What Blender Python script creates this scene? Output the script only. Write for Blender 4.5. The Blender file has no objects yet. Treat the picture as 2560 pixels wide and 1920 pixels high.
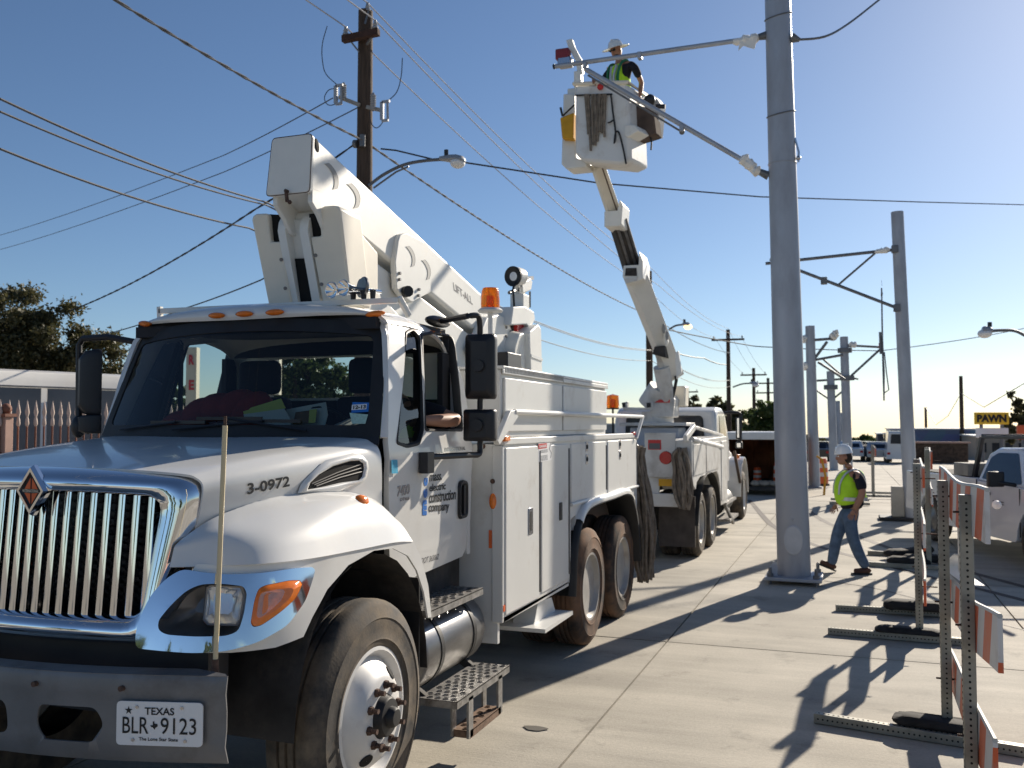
import bpy, bmesh, math, random, bisect
import numpy as np
from mathutils import Vector, Matrix, geometry, noise
random.seed(7)
S = bpy.context.scene
COL = S.collection
R = math.radians

# ------------------------------------------------------------------ camera, sky, sun, exposure
CAM_H = 2.1
PITCH, YAW = R(2.5174), R(20.1257)
FPX, CX, CY = 2320.0, 1280.0, 960.0
cam = bpy.data.objects.new('camera', bpy.data.cameras.new('camera'))
COL.objects.link(cam)
cam.location = (0, 0, CAM_H)
cam.rotation_euler = (R(90) + PITCH, 0, YAW)
cam.data.sensor_width = 36
cam.data.lens = 36 * FPX / 2560
cam.data.clip_start = 0.1
cam.data.clip_end = 3000
cam.data.dof.use_dof = True
cam.data.dof.focus_distance = 4.6
cam.data.dof.aperture_fstop = 4.6
S.camera = cam

SUN_EL, SUN_AZ = R(24.5), math.atan2(0.285, 0.958)      # azimuth measured from +Y towards +X
W = bpy.data.worlds.new('World')
S.world = W
W.use_nodes = True
wn, wl = W.node_tree.nodes, W.node_tree.links
bg = wn['Background']
sky = wn.new('ShaderNodeTexSky')
sky.sky_type = 'NISHITA'
sky.sun_disc = False
sky.sun_elevation = SUN_EL
sky.sun_rotation = SUN_AZ
sky.altitude = 0
sky.air_density = 0.85
sky.dust_density = 0.25
sky.ozone_density = 4.0
wl.new(sky.outputs[0], bg.inputs[0])
bg.inputs[1].default_value = 0.066
sun = bpy.data.objects.new('sun', bpy.data.lights.new('sun', 'SUN'))
COL.objects.link(sun)
sun.data.energy = 5.0
sun.data.angle = R(0.53)
sun.data.color = (1.0, 0.90, 0.76)
sdir = Vector((math.sin(SUN_AZ) * math.cos(SUN_EL), math.cos(SUN_AZ) * math.cos(SUN_EL), math.sin(SUN_EL)))
sun.rotation_euler = sdir.to_track_quat('Z', 'Y').to_euler()
S.view_settings.view_transform = 'Standard'
S.view_settings.look = 'None'
S.view_settings.gamma = 1
S.view_settings.use_curve_mapping = False
S.view_settings.exposure = 0.55

# a measuring ray through a point of the photograph, cut by a plane of the place
_f = Vector((-math.sin(YAW) * math.cos(PITCH), math.cos(YAW) * math.cos(PITCH), math.sin(PITCH)))
_r = Vector((math.cos(YAW), math.sin(YAW), 0))
_u = _r.cross(_f)
def P(x, y, X=None, Y=None, Z=None, D=None):
    d = _f * FPX + _r * (x - CX) - _u * (y - CY)
    o = Vector((0, 0, CAM_H))
    if X is not None: t = X / d.x
    elif Y is not None: t = Y / d.y
    elif Z is not None: t = (Z - CAM_H) / d.z
    else: t = D / FPX
    return o + d * t

# ------------------------------------------------------------------ materials
def nt(name):
    m = bpy.data.materials.new(name); m.use_nodes = True
    n = m.node_tree.nodes; return m, n, m.node_tree.links, n['Principled BSDF']
MATS = {}
def mat(name, col, rough=0.5, metal=0.0, var=0.0, vscale=6.0, bump=0.0, bscale=60.0, coat=0.0, trans=0.0, emit=None, estr=0.0,
        spec=0.5, dirt=None, dscale=3.0, dlo=0.52, dhi=0.75, damt=0.6, alpha=1.0, ior=1.45, stretch=None):
    m, n, l, b = nt(name)
    c = (*col, 1)
    b.inputs['Base Color'].default_value = c
    b.inputs['Roughness'].default_value = rough
    b.inputs['Metallic'].default_value = metal
    b.inputs['Specular IOR Level'].default_value = spec
    b.inputs['IOR'].default_value = ior
    b.inputs['Coat Weight'].default_value = coat
    b.inputs['Coat Roughness'].default_value = 0.06
    b.inputs['Transmission Weight'].default_value = trans
    b.inputs['Alpha'].default_value = alpha
    if emit:
        b.inputs['Emission Color'].default_value = (*emit, 1); b.inputs['Emission Strength'].default_value = estr
    tc = n.new('ShaderNodeTexCoord')
    src = tc.outputs['Object']
    if stretch:
        mp = n.new('ShaderNodeMapping'); mp.inputs['Scale'].default_value = stretch
        l.new(src, mp.inputs[0]); src = mp.outputs[0]
    cur = None
    if var > 0:
        t = n.new('ShaderNodeTexNoise'); t.inputs['Scale'].default_value = vscale; t.inputs['Detail'].default_value = 6
        l.new(src, t.inputs['Vector'])
        r = n.new('ShaderNodeMapRange'); r.inputs[1].default_value = 0.3; r.inputs[2].default_value = 0.7
        r.inputs[3].default_value = 1 - var; r.inputs[4].default_value = 1 + var
        l.new(t.outputs['Fac'], r.inputs[0])
        mx = n.new('ShaderNodeMix'); mx.data_type = 'RGBA'; mx.blend_type = 'MULTIPLY'; mx.inputs[0].default_value = 1
        mx.inputs[6].default_value = c; l.new(r.outputs[0], mx.inputs[7])
        cur = mx.outputs[2]
    if dirt:
        t = n.new('ShaderNodeTexNoise'); t.inputs['Scale'].default_value = dscale; t.inputs['Detail'].default_value = 8
        t.inputs['Roughness'].default_value = 0.65
        l.new(src, t.inputs['Vector'])
        r = n.new('ShaderNodeMapRange'); r.inputs[1].default_value = dlo; r.inputs[2].default_value = dhi
        r.inputs[3].default_value = 0; r.inputs[4].default_value = damt
        l.new(t.outputs['Fac'], r.inputs[0])
        mx = n.new('ShaderNodeMix'); mx.data_type = 'RGBA'; l.new(r.outputs[0], mx.inputs[0])
        if cur: l.new(cur, mx.inputs[6])
        else: mx.inputs[6].default_value = c
        mx.inputs[7].default_value = (*dirt, 1); cur = mx.outputs[2]
        r2 = n.new('ShaderNodeMapRange'); r2.inputs[3].default_value = rough; r2.inputs[4].default_value = min(1, rough + 0.3)
        l.new(r.outputs[0], r2.inputs[0]); l.new(r2.outputs[0], b.inputs['Roughness'])
    if cur: l.new(cur, b.inputs['Base Color'])
    if bump > 0:
        t = n.new('ShaderNodeTexNoise'); t.inputs['Scale'].default_value = bscale; t.inputs['Detail'].default_value = 5
        l.new(src, t.inputs['Vector'])
        bp = n.new('ShaderNodeBump'); bp.inputs['Strength'].default_value = bump; bp.inputs['Distance'].default_value = 0.01
        l.new(t.outputs['Fac'], bp.inputs['Height']); l.new(bp.outputs[0], b.inputs['Normal'])
    MATS[name] = m
    return m

WHITE = mat('white_paint', (0.70, 0.695, 0.67), 0.30, coat=0.5, var=0.03, vscale=2.5, dirt=(0.50, 0.46, 0.38), dscale=2.2, dlo=0.52, dhi=0.8, damt=0.35)
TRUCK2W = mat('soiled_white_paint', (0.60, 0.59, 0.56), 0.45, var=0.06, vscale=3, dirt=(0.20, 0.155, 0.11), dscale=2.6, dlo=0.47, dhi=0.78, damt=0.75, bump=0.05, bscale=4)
WHITE2 = mat('white_body_paint', (0.68, 0.68, 0.655), 0.38, var=0.03, vscale=3, dirt=(0.34, 0.27, 0.19), dscale=3.5, dlo=0.56, dhi=0.85, damt=0.5, bump=0.03, bscale=4)
CREAM = mat('cream_fibreglass', (0.78, 0.72, 0.60), 0.42, var=0.03, dirt=(0.35, 0.25, 0.15), dscale=5, dlo=0.62, dhi=0.85, damt=0.5)
BOOMW = mat('boom_white', (0.76, 0.75, 0.70), 0.40, var=0.03, dirt=(0.40, 0.30, 0.20), dscale=3.0, dlo=0.60, dhi=0.85, damt=0.45)
CHROME = mat('chrome', (0.82, 0.83, 0.85), 0.055, 1.0, bump=0.012, bscale=9)
BLACK = mat('black_rubber', (0.018, 0.018, 0.019), 0.55, var=0.25, vscale=9)
BLKPL = mat('black_plastic', (0.02, 0.02, 0.023), 0.42, var=0.15, bump=0.05, bscale=250)
DARK = mat('dark_void', (0.008, 0.008, 0.008), 0.9)
UNDER = mat('grimy_chassis', (0.035, 0.032, 0.03), 0.75, var=0.4, vscale=7, dirt=(0.16, 0.13, 0.10), dscale=5, dlo=0.5, dhi=0.8, damt=0.5, bump=0.3, bscale=20)
STEEL = mat('grey_steel', (0.20, 0.20, 0.205), 0.42, 0.75, var=0.2, dirt=(0.13, 0.10, 0.08), dscale=7, damt=0.5, bump=0.06, bscale=40)
BUMPER = mat('painted_bumper', (0.19, 0.19, 0.195), 0.45, 0.35, var=0.12, vscale=5, dirt=(0.10, 0.085, 0.07), dscale=4, damt=0.55, bump=0.08, bscale=50)
TANK = mat('aluminium_tank', (0.20, 0.20, 0.205), 0.34, 0.9, var=0.15, vscale=14, dirt=(0.10, 0.085, 0.07), dscale=9, dlo=0.5, damt=0.6, bump=0.04, bscale=60, stretch=(1, 0.25, 1))
STEP = mat('step_plate', (0.30, 0.29, 0.275), 0.48, 0.55, var=0.35, vscale=18, dirt=(0.13, 0.09, 0.06), dscale=14, damt=0.7, bump=0.1, bscale=90)
TYRE = mat('tyre_rubber', (0.042, 0.038, 0.035), 0.82, var=0.25, vscale=12, dirt=(0.24, 0.185, 0.125), dscale=4.5, dlo=0.40, dhi=0.72, damt=0.75, bump=0.12, bscale=80)
TYREM = mat('muddy_tyre_rubber', (0.045, 0.036, 0.03), 0.85, var=0.3, vscale=9, dirt=(0.26, 0.145, 0.085), dscale=3.0, dlo=0.40, dhi=0.70, damt=0.9, bump=0.2, bscale=60)
RIM = mat('white_rim', (0.66, 0.65, 0.63), 0.45, 0.1, var=0.06, dirt=(0.30, 0.24, 0.18), dscale=6, dlo=0.5, dhi=0.8, damt=0.55)
RIMM = mat('dusty_rim', (0.45, 0.43, 0.40), 0.5, 0.3, var=0.1, dirt=(0.32, 0.22, 0.15), dscale=5, damt=0.6)
RUST = mat('rusty_iron', (0.10, 0.06, 0.045), 0.8, 0.2, var=0.4, vscale=40, bump=0.3, bscale=120)
AMBER = mat('amber_lens', (0.85, 0.20, 0.015), 0.15, coat=0.6, var=0.1, vscale=40, bump=0.1, bscale=120)
AMBERT = mat('amber_glass', (0.95, 0.24, 0.01), 0.18, trans=0.75, ior=1.2, coat=0.4, bump=0.35, bscale=90)
REDL = mat('red_lens', (0.45, 0.012, 0.012), 0.35, coat=0.1, spec=0.3, bump=0.1, bscale=90)
CLEAR = mat('clear_lens', (0.9, 0.92, 0.92), 0.06, trans=0.75, ior=1.3, bump=0.2, bscale=70)
HOUSING = mat('lamp_housing', (0.16, 0.165, 0.175), 0.35, 0.6, var=0.1)
INTER = mat('cab_interior', (0.020, 0.021, 0.026), 0.8, var=0.2)
SEATM = mat('seat_fabric', (0.022, 0.024, 0.034), 0.9, var=0.2, bump=0.2, bscale=300)
PAPER = mat('paper', (0.72, 0.72, 0.70), 0.7, var=0.04)
PAPERY = mat('yellow_paper', (0.72, 0.74, 0.20), 0.7)
PAPERB = mat('brown_card', (0.22, 0.12, 0.06), 0.7)
BLACKT = mat('black_print', (0.012, 0.012, 0.014), 0.5)
GREYT = mat('grey_print', (0.10, 0.10, 0.11), 0.5)
BLUET = mat('blue_print', (0.02, 0.15, 0.50), 0.4)
REDT = mat('red_print', (0.55, 0.03, 0.03), 0.5)
WHITEP = mat('white_print', (0.78, 0.78, 0.78), 0.45)
BADGE = mat('chrome_badge', (0.45, 0.45, 0.47), 0.22, 0.9)
CABLEM = mat('aluminium_cable', (0.42, 0.42, 0.44), 0.7, 0.0, spec=0.2)
CABLED = mat('black_cable', (0.02, 0.02, 0.022), 0.6)
GALV = mat('galvanised_steel', (0.40, 0.42, 0.46), 0.48, 0.35, var=0.09, vscale=1.6, dirt=(0.24, 0.25, 0.28), dscale=2.5, dlo=0.45, dhi=0.7, damt=0.5, bump=0.03, bscale=60, stretch=(1, 1, 0.35))
GALVD = mat('weathered_steel', (0.16, 0.165, 0.175), 0.55, 0.5, var=0.15, vscale=5)
FOAM = mat('white_wrap', (0.80, 0.77, 0.72), 0.8, var=0.05, bump=0.4, bscale=30)
WOODP = mat('creosote_wood', (0.075, 0.05, 0.035), 0.9, var=0.35, vscale=10, bump=0.5, bscale=25, stretch=(3, 3, 0.25))
PORC = mat('grey_porcelain', (0.33, 0.34, 0.36), 0.25)
ROPE = mat('grey_rope', (0.20, 0.165, 0.13), 0.95, var=0.35, vscale=14, bump=0.6, bscale=60)
ORANGE = mat('orange_sheeting', (0.72, 0.13, 0.03), 0.4, var=0.1, dirt=(0.5, 0.42, 0.38), dscale=8, dlo=0.6, damt=0.4)
SHEETW = mat('white_sheeting', (0.66, 0.64, 0.62), 0.38, var=0.06, dirt=(0.40, 0.36, 0.32), dscale=6, damt=0.5)
PERF = mat('perforated_tube', (0.30, 0.29, 0.25), 0.5, 0.55, var=0.15, vscale=9, dirt=(0.20, 0.15, 0.10), dscale=8, damt=0.5)
SKIN = mat('skin', (0.36, 0.18, 0.115), 0.55, var=0.08, bump=0.05, bscale=200)
HIVIS = mat('hi_vis_yellow', (0.46, 0.80, 0.03), 0.8, var=0.08, vscale=12, bump=0.15, bscale=30)
SILVER = mat('reflective_tape', (0.55, 0.56, 0.57), 0.35, 0.3)
NAVY = mat('navy_cotton', (0.012, 0.013, 0.02), 0.9, var=0.2)
DENIM = mat('denim', (0.085, 0.13, 0.20), 0.9, var=0.25, vscale=14, bump=0.2, bscale=60)
BOOT = mat('brown_leather', (0.085, 0.035, 0.022), 0.6, var=0.3, vscale=20)
HELMET = mat('white_helmet', (0.80, 0.80, 0.78), 0.12, coat=0.6)
HAIR = mat('dark_hair', (0.03, 0.02, 0.015), 0.8)
BEARD = mat('grey_beard', (0.10, 0.075, 0.06), 0.9)
REDCL = mat('red_cloth', (0.30, 0.035, 0.035), 0.95, var=0.2, bump=0.3, bscale=25)
YBAG = mat('yellow_canvas', (0.60, 0.32, 0.03), 0.85, var=0.15, bump=0.2, bscale=60)
BROWNC = mat('brown_canvas', (0.10, 0.07, 0.055), 0.9, var=0.3)
PICKW = mat('pickup_paint', (0.72, 0.73, 0.74), 0.2, coat=0.6, var=0.02)
BARK = mat('bark', (0.06, 0.045, 0.035), 0.95, var=0.4, vscale=12, bump=0.6, bscale=30)
IRON = mat('rust_red_iron', (0.20, 0.085, 0.055), 0.75, var=0.25, vscale=14)
PINKP = mat('pinkish_stone', (0.42, 0.27, 0.22), 0.8, var=0.1)
SPEARM = mat('pale_spear_paint', (0.48, 0.38, 0.33), 0.6)

def glass_mat(name, tint, refl=0.5, a=0.75):
    m, n, l, b = nt(name)
    out = n['Material Output']
    tr = n.new('ShaderNodeBsdfTransparent'); tr.inputs[0].default_value = (*tint, 1)
    gl = n.new('ShaderNodeBsdfGlossy'); gl.inputs['Roughness'].default_value = 0.02
    fr = n.new('ShaderNodeFresnel'); fr.inputs[0].default_value = 1.5
    ml = n.new('ShaderNodeMath'); ml.operation = 'MULTIPLY'; ml.inputs[1].default_value = refl * 2
    mx = n.new('ShaderNodeMixShader')
    l.new(fr.outputs[0], ml.inputs[0]); l.new(ml.outputs[0], mx.inputs[0])
    l.new(tr.outputs[0], mx.inputs[1]); l.new(gl.outputs[0], mx.inputs[2]); l.new(mx.outputs[0], out.inputs[0])
    n.remove(b)
    MATS[name] = m
    return m
GLASS = glass_mat('windshield_glass', (0.60, 0.68, 0.66), 0.5)
TINT = glass_mat('tinted_glass', (0.30, 0.36, 0.36), 0.6)
GLASSD = mat('dark_window', (0.016, 0.022, 0.035), 0.12, coat=0.0, spec=0.35, var=0.1, vscale=2)

def leaf_mat(name, c1, c2, trans=0.25):
    m, n, l, b = nt(name)
    g = n.new('ShaderNodeNewGeometry')
    rp = n.new('ShaderNodeValToRGB')
    rp.color_ramp.elements[0].color = (*c1, 1); rp.color_ramp.elements[1].color = (*c2, 1)
    l.new(g.outputs['Random Per Island'], rp.inputs[0])
    b.inputs['Roughness'].default_value = 0.55
    l.new(rp.outputs[0], b.inputs['Base Color'])
    tl = n.new('ShaderNodeBsdfTranslucent'); l.new(rp.outputs[0], tl.inputs[0])
    mx = n.new('ShaderNodeMixShader'); mx.inputs[0].default_value = trans
    l.new(b.outputs[0], mx.inputs[1]); l.new(tl.outputs[0], mx.inputs[2])
    l.new(mx.outputs[0], n['Material Output'].inputs[0])
    return m
LEAF = leaf_mat('oak_leaves', (0.040, 0.045, 0.018), (0.125, 0.110, 0.045), 0.35)
LEAFG = leaf_mat('green_leaves', (0.035, 0.060, 0.016), (0.105, 0.140, 0.036), 0.35)

def concrete_mat(name, col, tine=True):
    m, n, l, b = nt(name)
    g = n.new('ShaderNodeNewGeometry'); pos = g.outputs['Position']
    def noi(sc, det=6, vec=None, rough=0.6):
        t = n.new('ShaderNodeTexNoise'); t.inputs['Scale'].default_value = sc; t.inputs['Detail'].default_value = det
        t.inputs['Roughness'].default_value = rough
        l.new(vec or pos, t.inputs['Vector']); return t.outputs['Fac']
    def rng(v, a, c, d, e):
        r = n.new('ShaderNodeMapRange'); r.inputs[1].default_value = a; r.inputs[2].default_value = c
        r.inputs[3].default_value = d; r.inputs[4].default_value = e; l.new(v, r.inputs[0]); return r.outputs[0]
    def mul(a, c):
        x = n.new('ShaderNodeMath'); x.operation = 'MULTIPLY'; l.new(a, x.inputs[0]); l.new(c, x.inputs[1]); return x.outputs[0]
    mp = n.new('ShaderNodeMapping'); mp.inputs['Scale'].default_value = (0.35, 2.6, 1); l.new(pos, mp.inputs[0])
    v = mul(rng(noi(0.55, 5), 0.35, 0.65, 0.82, 1.12), rng(noi(1.0, 6, mp.outputs[0]), 0.3, 0.7, 0.80, 1.14))
    v = mul(v, rng(noi(45, 4), 0.3, 0.7, 0.90, 1.08))
    st = rng(noi(2.1, 8, None, 0.7), 0.57, 0.72, 1.0, 0.62)
    v = mul(v, st)
    oi = n.new('ShaderNodeObjectInfo')
    v = mul(v, rng(oi.outputs['Random'], 0, 1, 0.90, 1.08))
    mx = n.new('ShaderNodeMix'); mx.data_type = 'RGBA'; mx.blend_type = 'MULTIPLY'; mx.inputs[0].default_value = 1
    mx.inputs[6].default_value = (*col, 1); l.new(v, mx.inputs[7]); l.new(mx.outputs[2], b.inputs['Base Color'])
    b.inputs['Roughness'].default_value = 0.85
    mp2 = n.new('ShaderNodeMapping'); mp2.inputs['Scale'].default_value = (3, 70, 1); l.new(pos, mp2.inputs[0])
    h = noi(1.0, 4, mp2.outputs[0])
    h2 = noi(60, 4)
    ad = n.new('ShaderNodeMath'); ad.operation = 'ADD'; l.new(h, ad.inputs[0]); l.new(h2, ad.inputs[1])
    bp = n.new('ShaderNodeBump'); bp.inputs['Strength'].default_value = 0.35; bp.inputs['Distance'].default_value = 0.006
    l.new(ad.outputs[0], bp.inputs['Height']); l.new(bp.outputs[0], b.inputs['Normal'])
    return m
CONC = concrete_mat('road_concrete', (0.42, 0.385, 0.32))
CONC2 = concrete_mat('pale_concrete', (0.44, 0.41, 0.35))
EARTH = mat('dusty_ground', (0.27, 0.24, 0.19), 0.95, var=0.25, vscale=0.4, bump=0.3, bscale=6)
ASPH = mat('asphalt', (0.05, 0.05, 0.05), 0.9, var=0.3, vscale=3, bump=0.3, bscale=60)
RAILM = mat('rail_steel', (0.075, 0.06, 0.05), 0.7, 0.0, var=0.3)

# ------------------------------------------------------------------ mesh builder
class MB:
    def __init__(s): s.v, s.f, s.m = [], [], []
    def add(s, vs, fs, m=0):
        if not fs: return s
        vs = list(vs); o = len(s.v); s.v += [tuple(v) for v in vs]; assert max(max(f) for f in fs) < len(vs)
        s.f += [tuple(i + o for i in f) for f in fs]; s.m += [m] * len(fs); return s
    def box(s, a, b, m=0, rot=None, piv=None):
        (x0, y0, z0), (x1, y1, z1) = a, b
        vs = [Vector(q) for q in ((x0, y0, z0), (x1, y0, z0), (x1, y1, z0), (x0, y1, z0), (x0, y0, z1), (x1, y0, z1), (x1, y1, z1), (x0, y1, z1))]
        if rot is not None:
            c = Vector(piv) if piv is not None else (vs[0] + vs[6]) / 2
            vs = [c + rot @ (v - c) for v in vs]
        return s.add(vs, [(0, 3, 2, 1), (4, 5, 6, 7), (0, 1, 5, 4), (1, 2, 6, 5), (2, 3, 7, 6), (3, 0, 4, 7)], m)
    def bar(s, p0, p1, w, h, m=0, up=(0, 0, 1)):
        p0, p1 = Vector(p0), Vector(p1); d = (p1 - p0).normalized(); upv = Vector(up)
        if abs(d.dot(upv)) > 0.98: upv = Vector((0, 1, 0))
        r = d.cross(upv).normalized(); u = r.cross(d)
        vs = [p + r * a * w / 2 + u * b * h / 2 for p in (p0, p1) for a, b in ((-1, -1), (1, -1), (1, 1), (-1, 1))]
        return s.add(vs, [(0, 1, 2, 3), (7, 6, 5, 4), (0, 4, 5, 1), (1, 5, 6, 2), (2, 6, 7, 3), (3, 7, 4, 0)], m)
    def cyl(s, p0, p1, r0, r1=None, n=16, caps=True, m=0):
        return s.tube([p0, p1], [r0, r0 if r1 is None else r1], n, caps, m)
    def tube(s, pts, r, n=8, caps=True, m=0, closed=False):
        pts = [Vector(p) for p in pts]; k = len(pts)
        if not isinstance(r, (list, tuple)): r = [r] * k
        vs, fs = [], []
        prev = None
        for i, p in enumerate(pts):
            if closed: t = pts[(i + 1) % k] - pts[i - 1]
            else: t = pts[min(i + 1, k - 1)] - pts[max(i - 1, 0)]
            t.normalize()
            if prev is None:
                a = Vector((0, 0, 1)) if abs(t.z) < 0.9 else Vector((0, 1, 0))
                prev = t.cross(a).normalized()
            else:
                prev = (prev - t * prev.dot(t)).normalized()
            b = t.cross(prev)
            vs += [p + (prev * math.cos(2 * math.pi * j / n) + b * math.sin(2 * math.pi * j / n)) * r[i] for j in range(n)]
        for i in range(k if closed else k - 1):
            i2 = (i + 1) % k
            for j in range(n):
                j2 = (j + 1) % n
                fs.append((i * n + j, i * n + j2, i2 * n + j2, i2 * n + j))
        if caps and not closed:
            fs.append(tuple(range(n - 1, -1, -1))); fs.append(tuple((k - 1) * n + j for j in range(n)))
        return s.add(vs, fs, m)
    def prism(s, poly, axis, a0, a1, m=0):
        n = len(poly)
        def q(u, v, a):
            return (a, u, v) if axis == 'x' else ((u, a, v) if axis == 'y' else (u, v, a))
        vs = [q(u, v, a0) for u, v in poly] + [q(u, v, a1) for u, v in poly]
        fs = [tuple(range(n - 1, -1, -1)), tuple(range(n, 2 * n))] + [(i, (i + 1) % n, n + (i + 1) % n, n + i) for i in range(n)]
        return s.add(vs, fs, m)
    def loft(s, rings, closed=True, caps=False, m=0):
        n = len(rings[0]); vs = [v for r in rings for v in r]; fs = []
        for i in range(len(rings) - 1):
            for j in range(n if closed else n - 1):
                j2 = (j + 1) % n
                fs.append((i * n + j, i * n + j2, (i + 1) * n + j2, (i + 1) * n + j))
        if caps:
            fs.append(tuple(range(n - 1, -1, -1))); fs.append(tuple((len(rings) - 1) * n + j for j in range(n)))
        return s.add(vs, fs, m)
    def lathe(s, prof, o, axis, n=24, m=0, closed_prof=False):
        o, ax = Vector(o), Vector(axis).normalized()
        a = Vector((0, 0, 1)) if abs(ax.z) < 0.9 else Vector((0, 1, 0))
        u = ax.cross(a).normalized(); w = ax.cross(u)
        rings = [[o + ax * h + (u * math.cos(2 * math.pi * j / n) + w * math.sin(2 * math.pi * j / n)) * r for j in range(n)] for r, h in prof]
        if closed_prof: rings.append(rings[0])
        return s.loft(rings, True, False, m)
    def ball(s, c, r, n=12, k=8, m=0, rot=None):
        c = Vector(c)
        if not isinstance(r, (tuple, list)): r = (r, r, r)
        vs = []; fs = []
        for i in range(k + 1):
            t = math.pi * i / k
            for j in range(n):
                p = 2 * math.pi * j / n
                q = Vector((r[0] * math.sin(t) * math.cos(p), r[1] * math.sin(t) * math.sin(p), r[2] * math.cos(t)))
                vs.append(c + (rot @ q if rot is not None else q))
        for i in range(k):
            for j in range(n):
                j2 = (j + 1) % n
                fs.append((i * n + j, (i + 1) * n + j, (i + 1) * n + j2, i * n + j2))
        return s.add(vs, fs, m)
    def build(s, name, mats, parent=None, smooth=35, bevel=0.0, bseg=2, solid=0.0, soff=0.0, org=None, merge=0.0, fixn=True, face=None):
        o0 = Vector(org) if org is not None else (ORG.get(parent.name, Vector()) if parent is not None else Vector())
        me = bpy.data.meshes.new(name)
        me.from_pydata([tuple(Vector(v) - o0) for v in s.v], [], s.f)
        mats = mats if isinstance(mats, (list, tuple)) else [mats]
        for m in mats: me.materials.append(m)
        if len(mats) > 1: me.polygons.foreach_set('material_index', s.m)
        if merge > 0 or fixn:
            bm = bmesh.new(); bm.from_mesh(me)
            if merge > 0: bmesh.ops.remove_doubles(bm, verts=bm.verts, dist=merge)
            if fixn: bmesh.ops.recalc_face_normals(bm, faces=bm.faces)
            if face is not None:
                fv = Vector(face); tot = sum((f.normal * f.calc_area() for f in bm.faces), Vector()).dot(fv)
                if tot < 0: bmesh.ops.reverse_faces(bm, faces=bm.faces)
            bm.to_mesh(me); bm.free()
        if smooth:
            me.polygons.foreach_set('use_smooth', [True] * len(me.polygons))
            me.set_sharp_from_angle(angle=R(smooth))
        me.update()
        ob = bpy.data.objects.new(name, me); COL.objects.link(ob)
        if parent is not None:
            ob.parent = parent; ORG[ob.name] = o0
        elif org is not None:
            ob.location = o0; ORG[ob.name] = o0
        if solid:
            md = ob.modifiers.new('solid', 'SOLIDIFY'); md.thickness = solid; md.offset = soff
            if smooth: es = ob.modifiers.new('split', 'EDGE_SPLIT'); es.split_angle = R(max(smooth, 40)); es.use_edge_sharp = True
        if bevel:
            md = ob.modifiers.new('bevel', 'BEVEL'); md.width = bevel; md.segments = bseg; md.limit_method = 'ANGLE'; md.angle_limit = R(40)
            md.harden_normals = False
        return ob
ORG = {}

def tag(o, label=None, cat=None, group=None, kind=None):
    if label: o['label'] = label
    if cat: o['category'] = cat
    if group: o['group'] = group
    if kind: o['kind'] = kind
    return o
def thing(name, label, cat, loc=(0, 0, 0), rz=0.0, group=None, world=True):
    o = bpy.data.objects.new(name, None); COL.objects.link(o)
    o.empty_display_size = 0.2
    o.location = loc; o.rotation_euler = (0, 0, rz)
    ORG[o.name] = Vector(loc) if world else Vector()
    return tag(o, label, cat, group)
def dup(root, loc=None, rz=None, label=None, group=None):
    r = root.copy(); COL.objects.link(r)
    if loc is not None: r.location = loc
    if rz is not None: r.rotation_euler = (0, 0, rz)
    if label: r['label'] = label
    if group: r['group'] = group
    for ch in list(root.children):
        c = ch.copy(); COL.objects.link(c); c.parent = r
        for g in list(ch.children):
            d = g.copy(); COL.objects.link(d); d.parent = c
    return r

def cr(p0, p1, p2, p3, t):
    return 0.5 * ((2 * p1) + (p2 - p0) * t + (2 * p0 - 5 * p1 + 4 * p2 - p3) * t * t + (3 * p1 - p0 - 3 * p2 + p3) * t ** 3)
def spline(pts, k):
    pts = [Vector(p) for p in pts]; out = []
    n = len(pts)
    for i in range(n - 1):
        a = pts[i - 1] if i > 0 else pts[0] * 2 - pts[1]
        d = pts[i + 2] if i + 2 < n else pts[-1] * 2 - pts[-2]
        for j in range(k):
            out.append(cr(a, pts[i], pts[i + 1], d, j / k))
    out.append(pts[-1]); return out
def surf(rows, ku, kv):
    rows = [spline(r, ku) for r in rows]
    cols = [spline([r[j] for r in rows], kv) for j in range(len(rows[0]))]
    return [[cols[j][i] for j in range(len(cols))] for i in range(len(cols[0]))]
def grid(mb, rows, m=0): mb.loft(rows, False, False, m)
def inpoly(p, poly):
    x, y = p; c = False; n = len(poly); j = n - 1
    for i in range(n):
        xi, yi = poly[i]; xj, yj = poly[j]
        if (yi > y) != (yj > y) and x < (xj - xi) * (y - yi) / (yj - yi) + xi: c = not c
        j = i
    return c
def resample(poly, step, closed=True):
    out = []; n = len(poly)
    for i in range(n if closed else n - 1):
        a, b = Vector(poly[i]), Vector(poly[(i + 1) % n]); k = max(1, int((b - a).length / step))
        out += [tuple(a.lerp(b, j / k)) for j in range(k)]
    return out
def rounded(poly, r, k=5):
    out = []; n = len(poly)
    for i in range(n):
        p0, p, p1 = Vector(poly[i - 1]), Vector(poly[i]), Vector(poly[(i + 1) % n])
        a, b = (p0 - p), (p1 - p); rr = min(r if not isinstance(r, (list, tuple)) else r[i], a.length * 0.45, b.length * 0.45)
        a = p + a.normalized() * rr; b = p + b.normalized() * rr
        for j in range(k + 1):
            t = j / k; out.append(tuple(a * (1 - t) ** 2 + p * 2 * t * (1 - t) + b * t * t))
    return out
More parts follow.
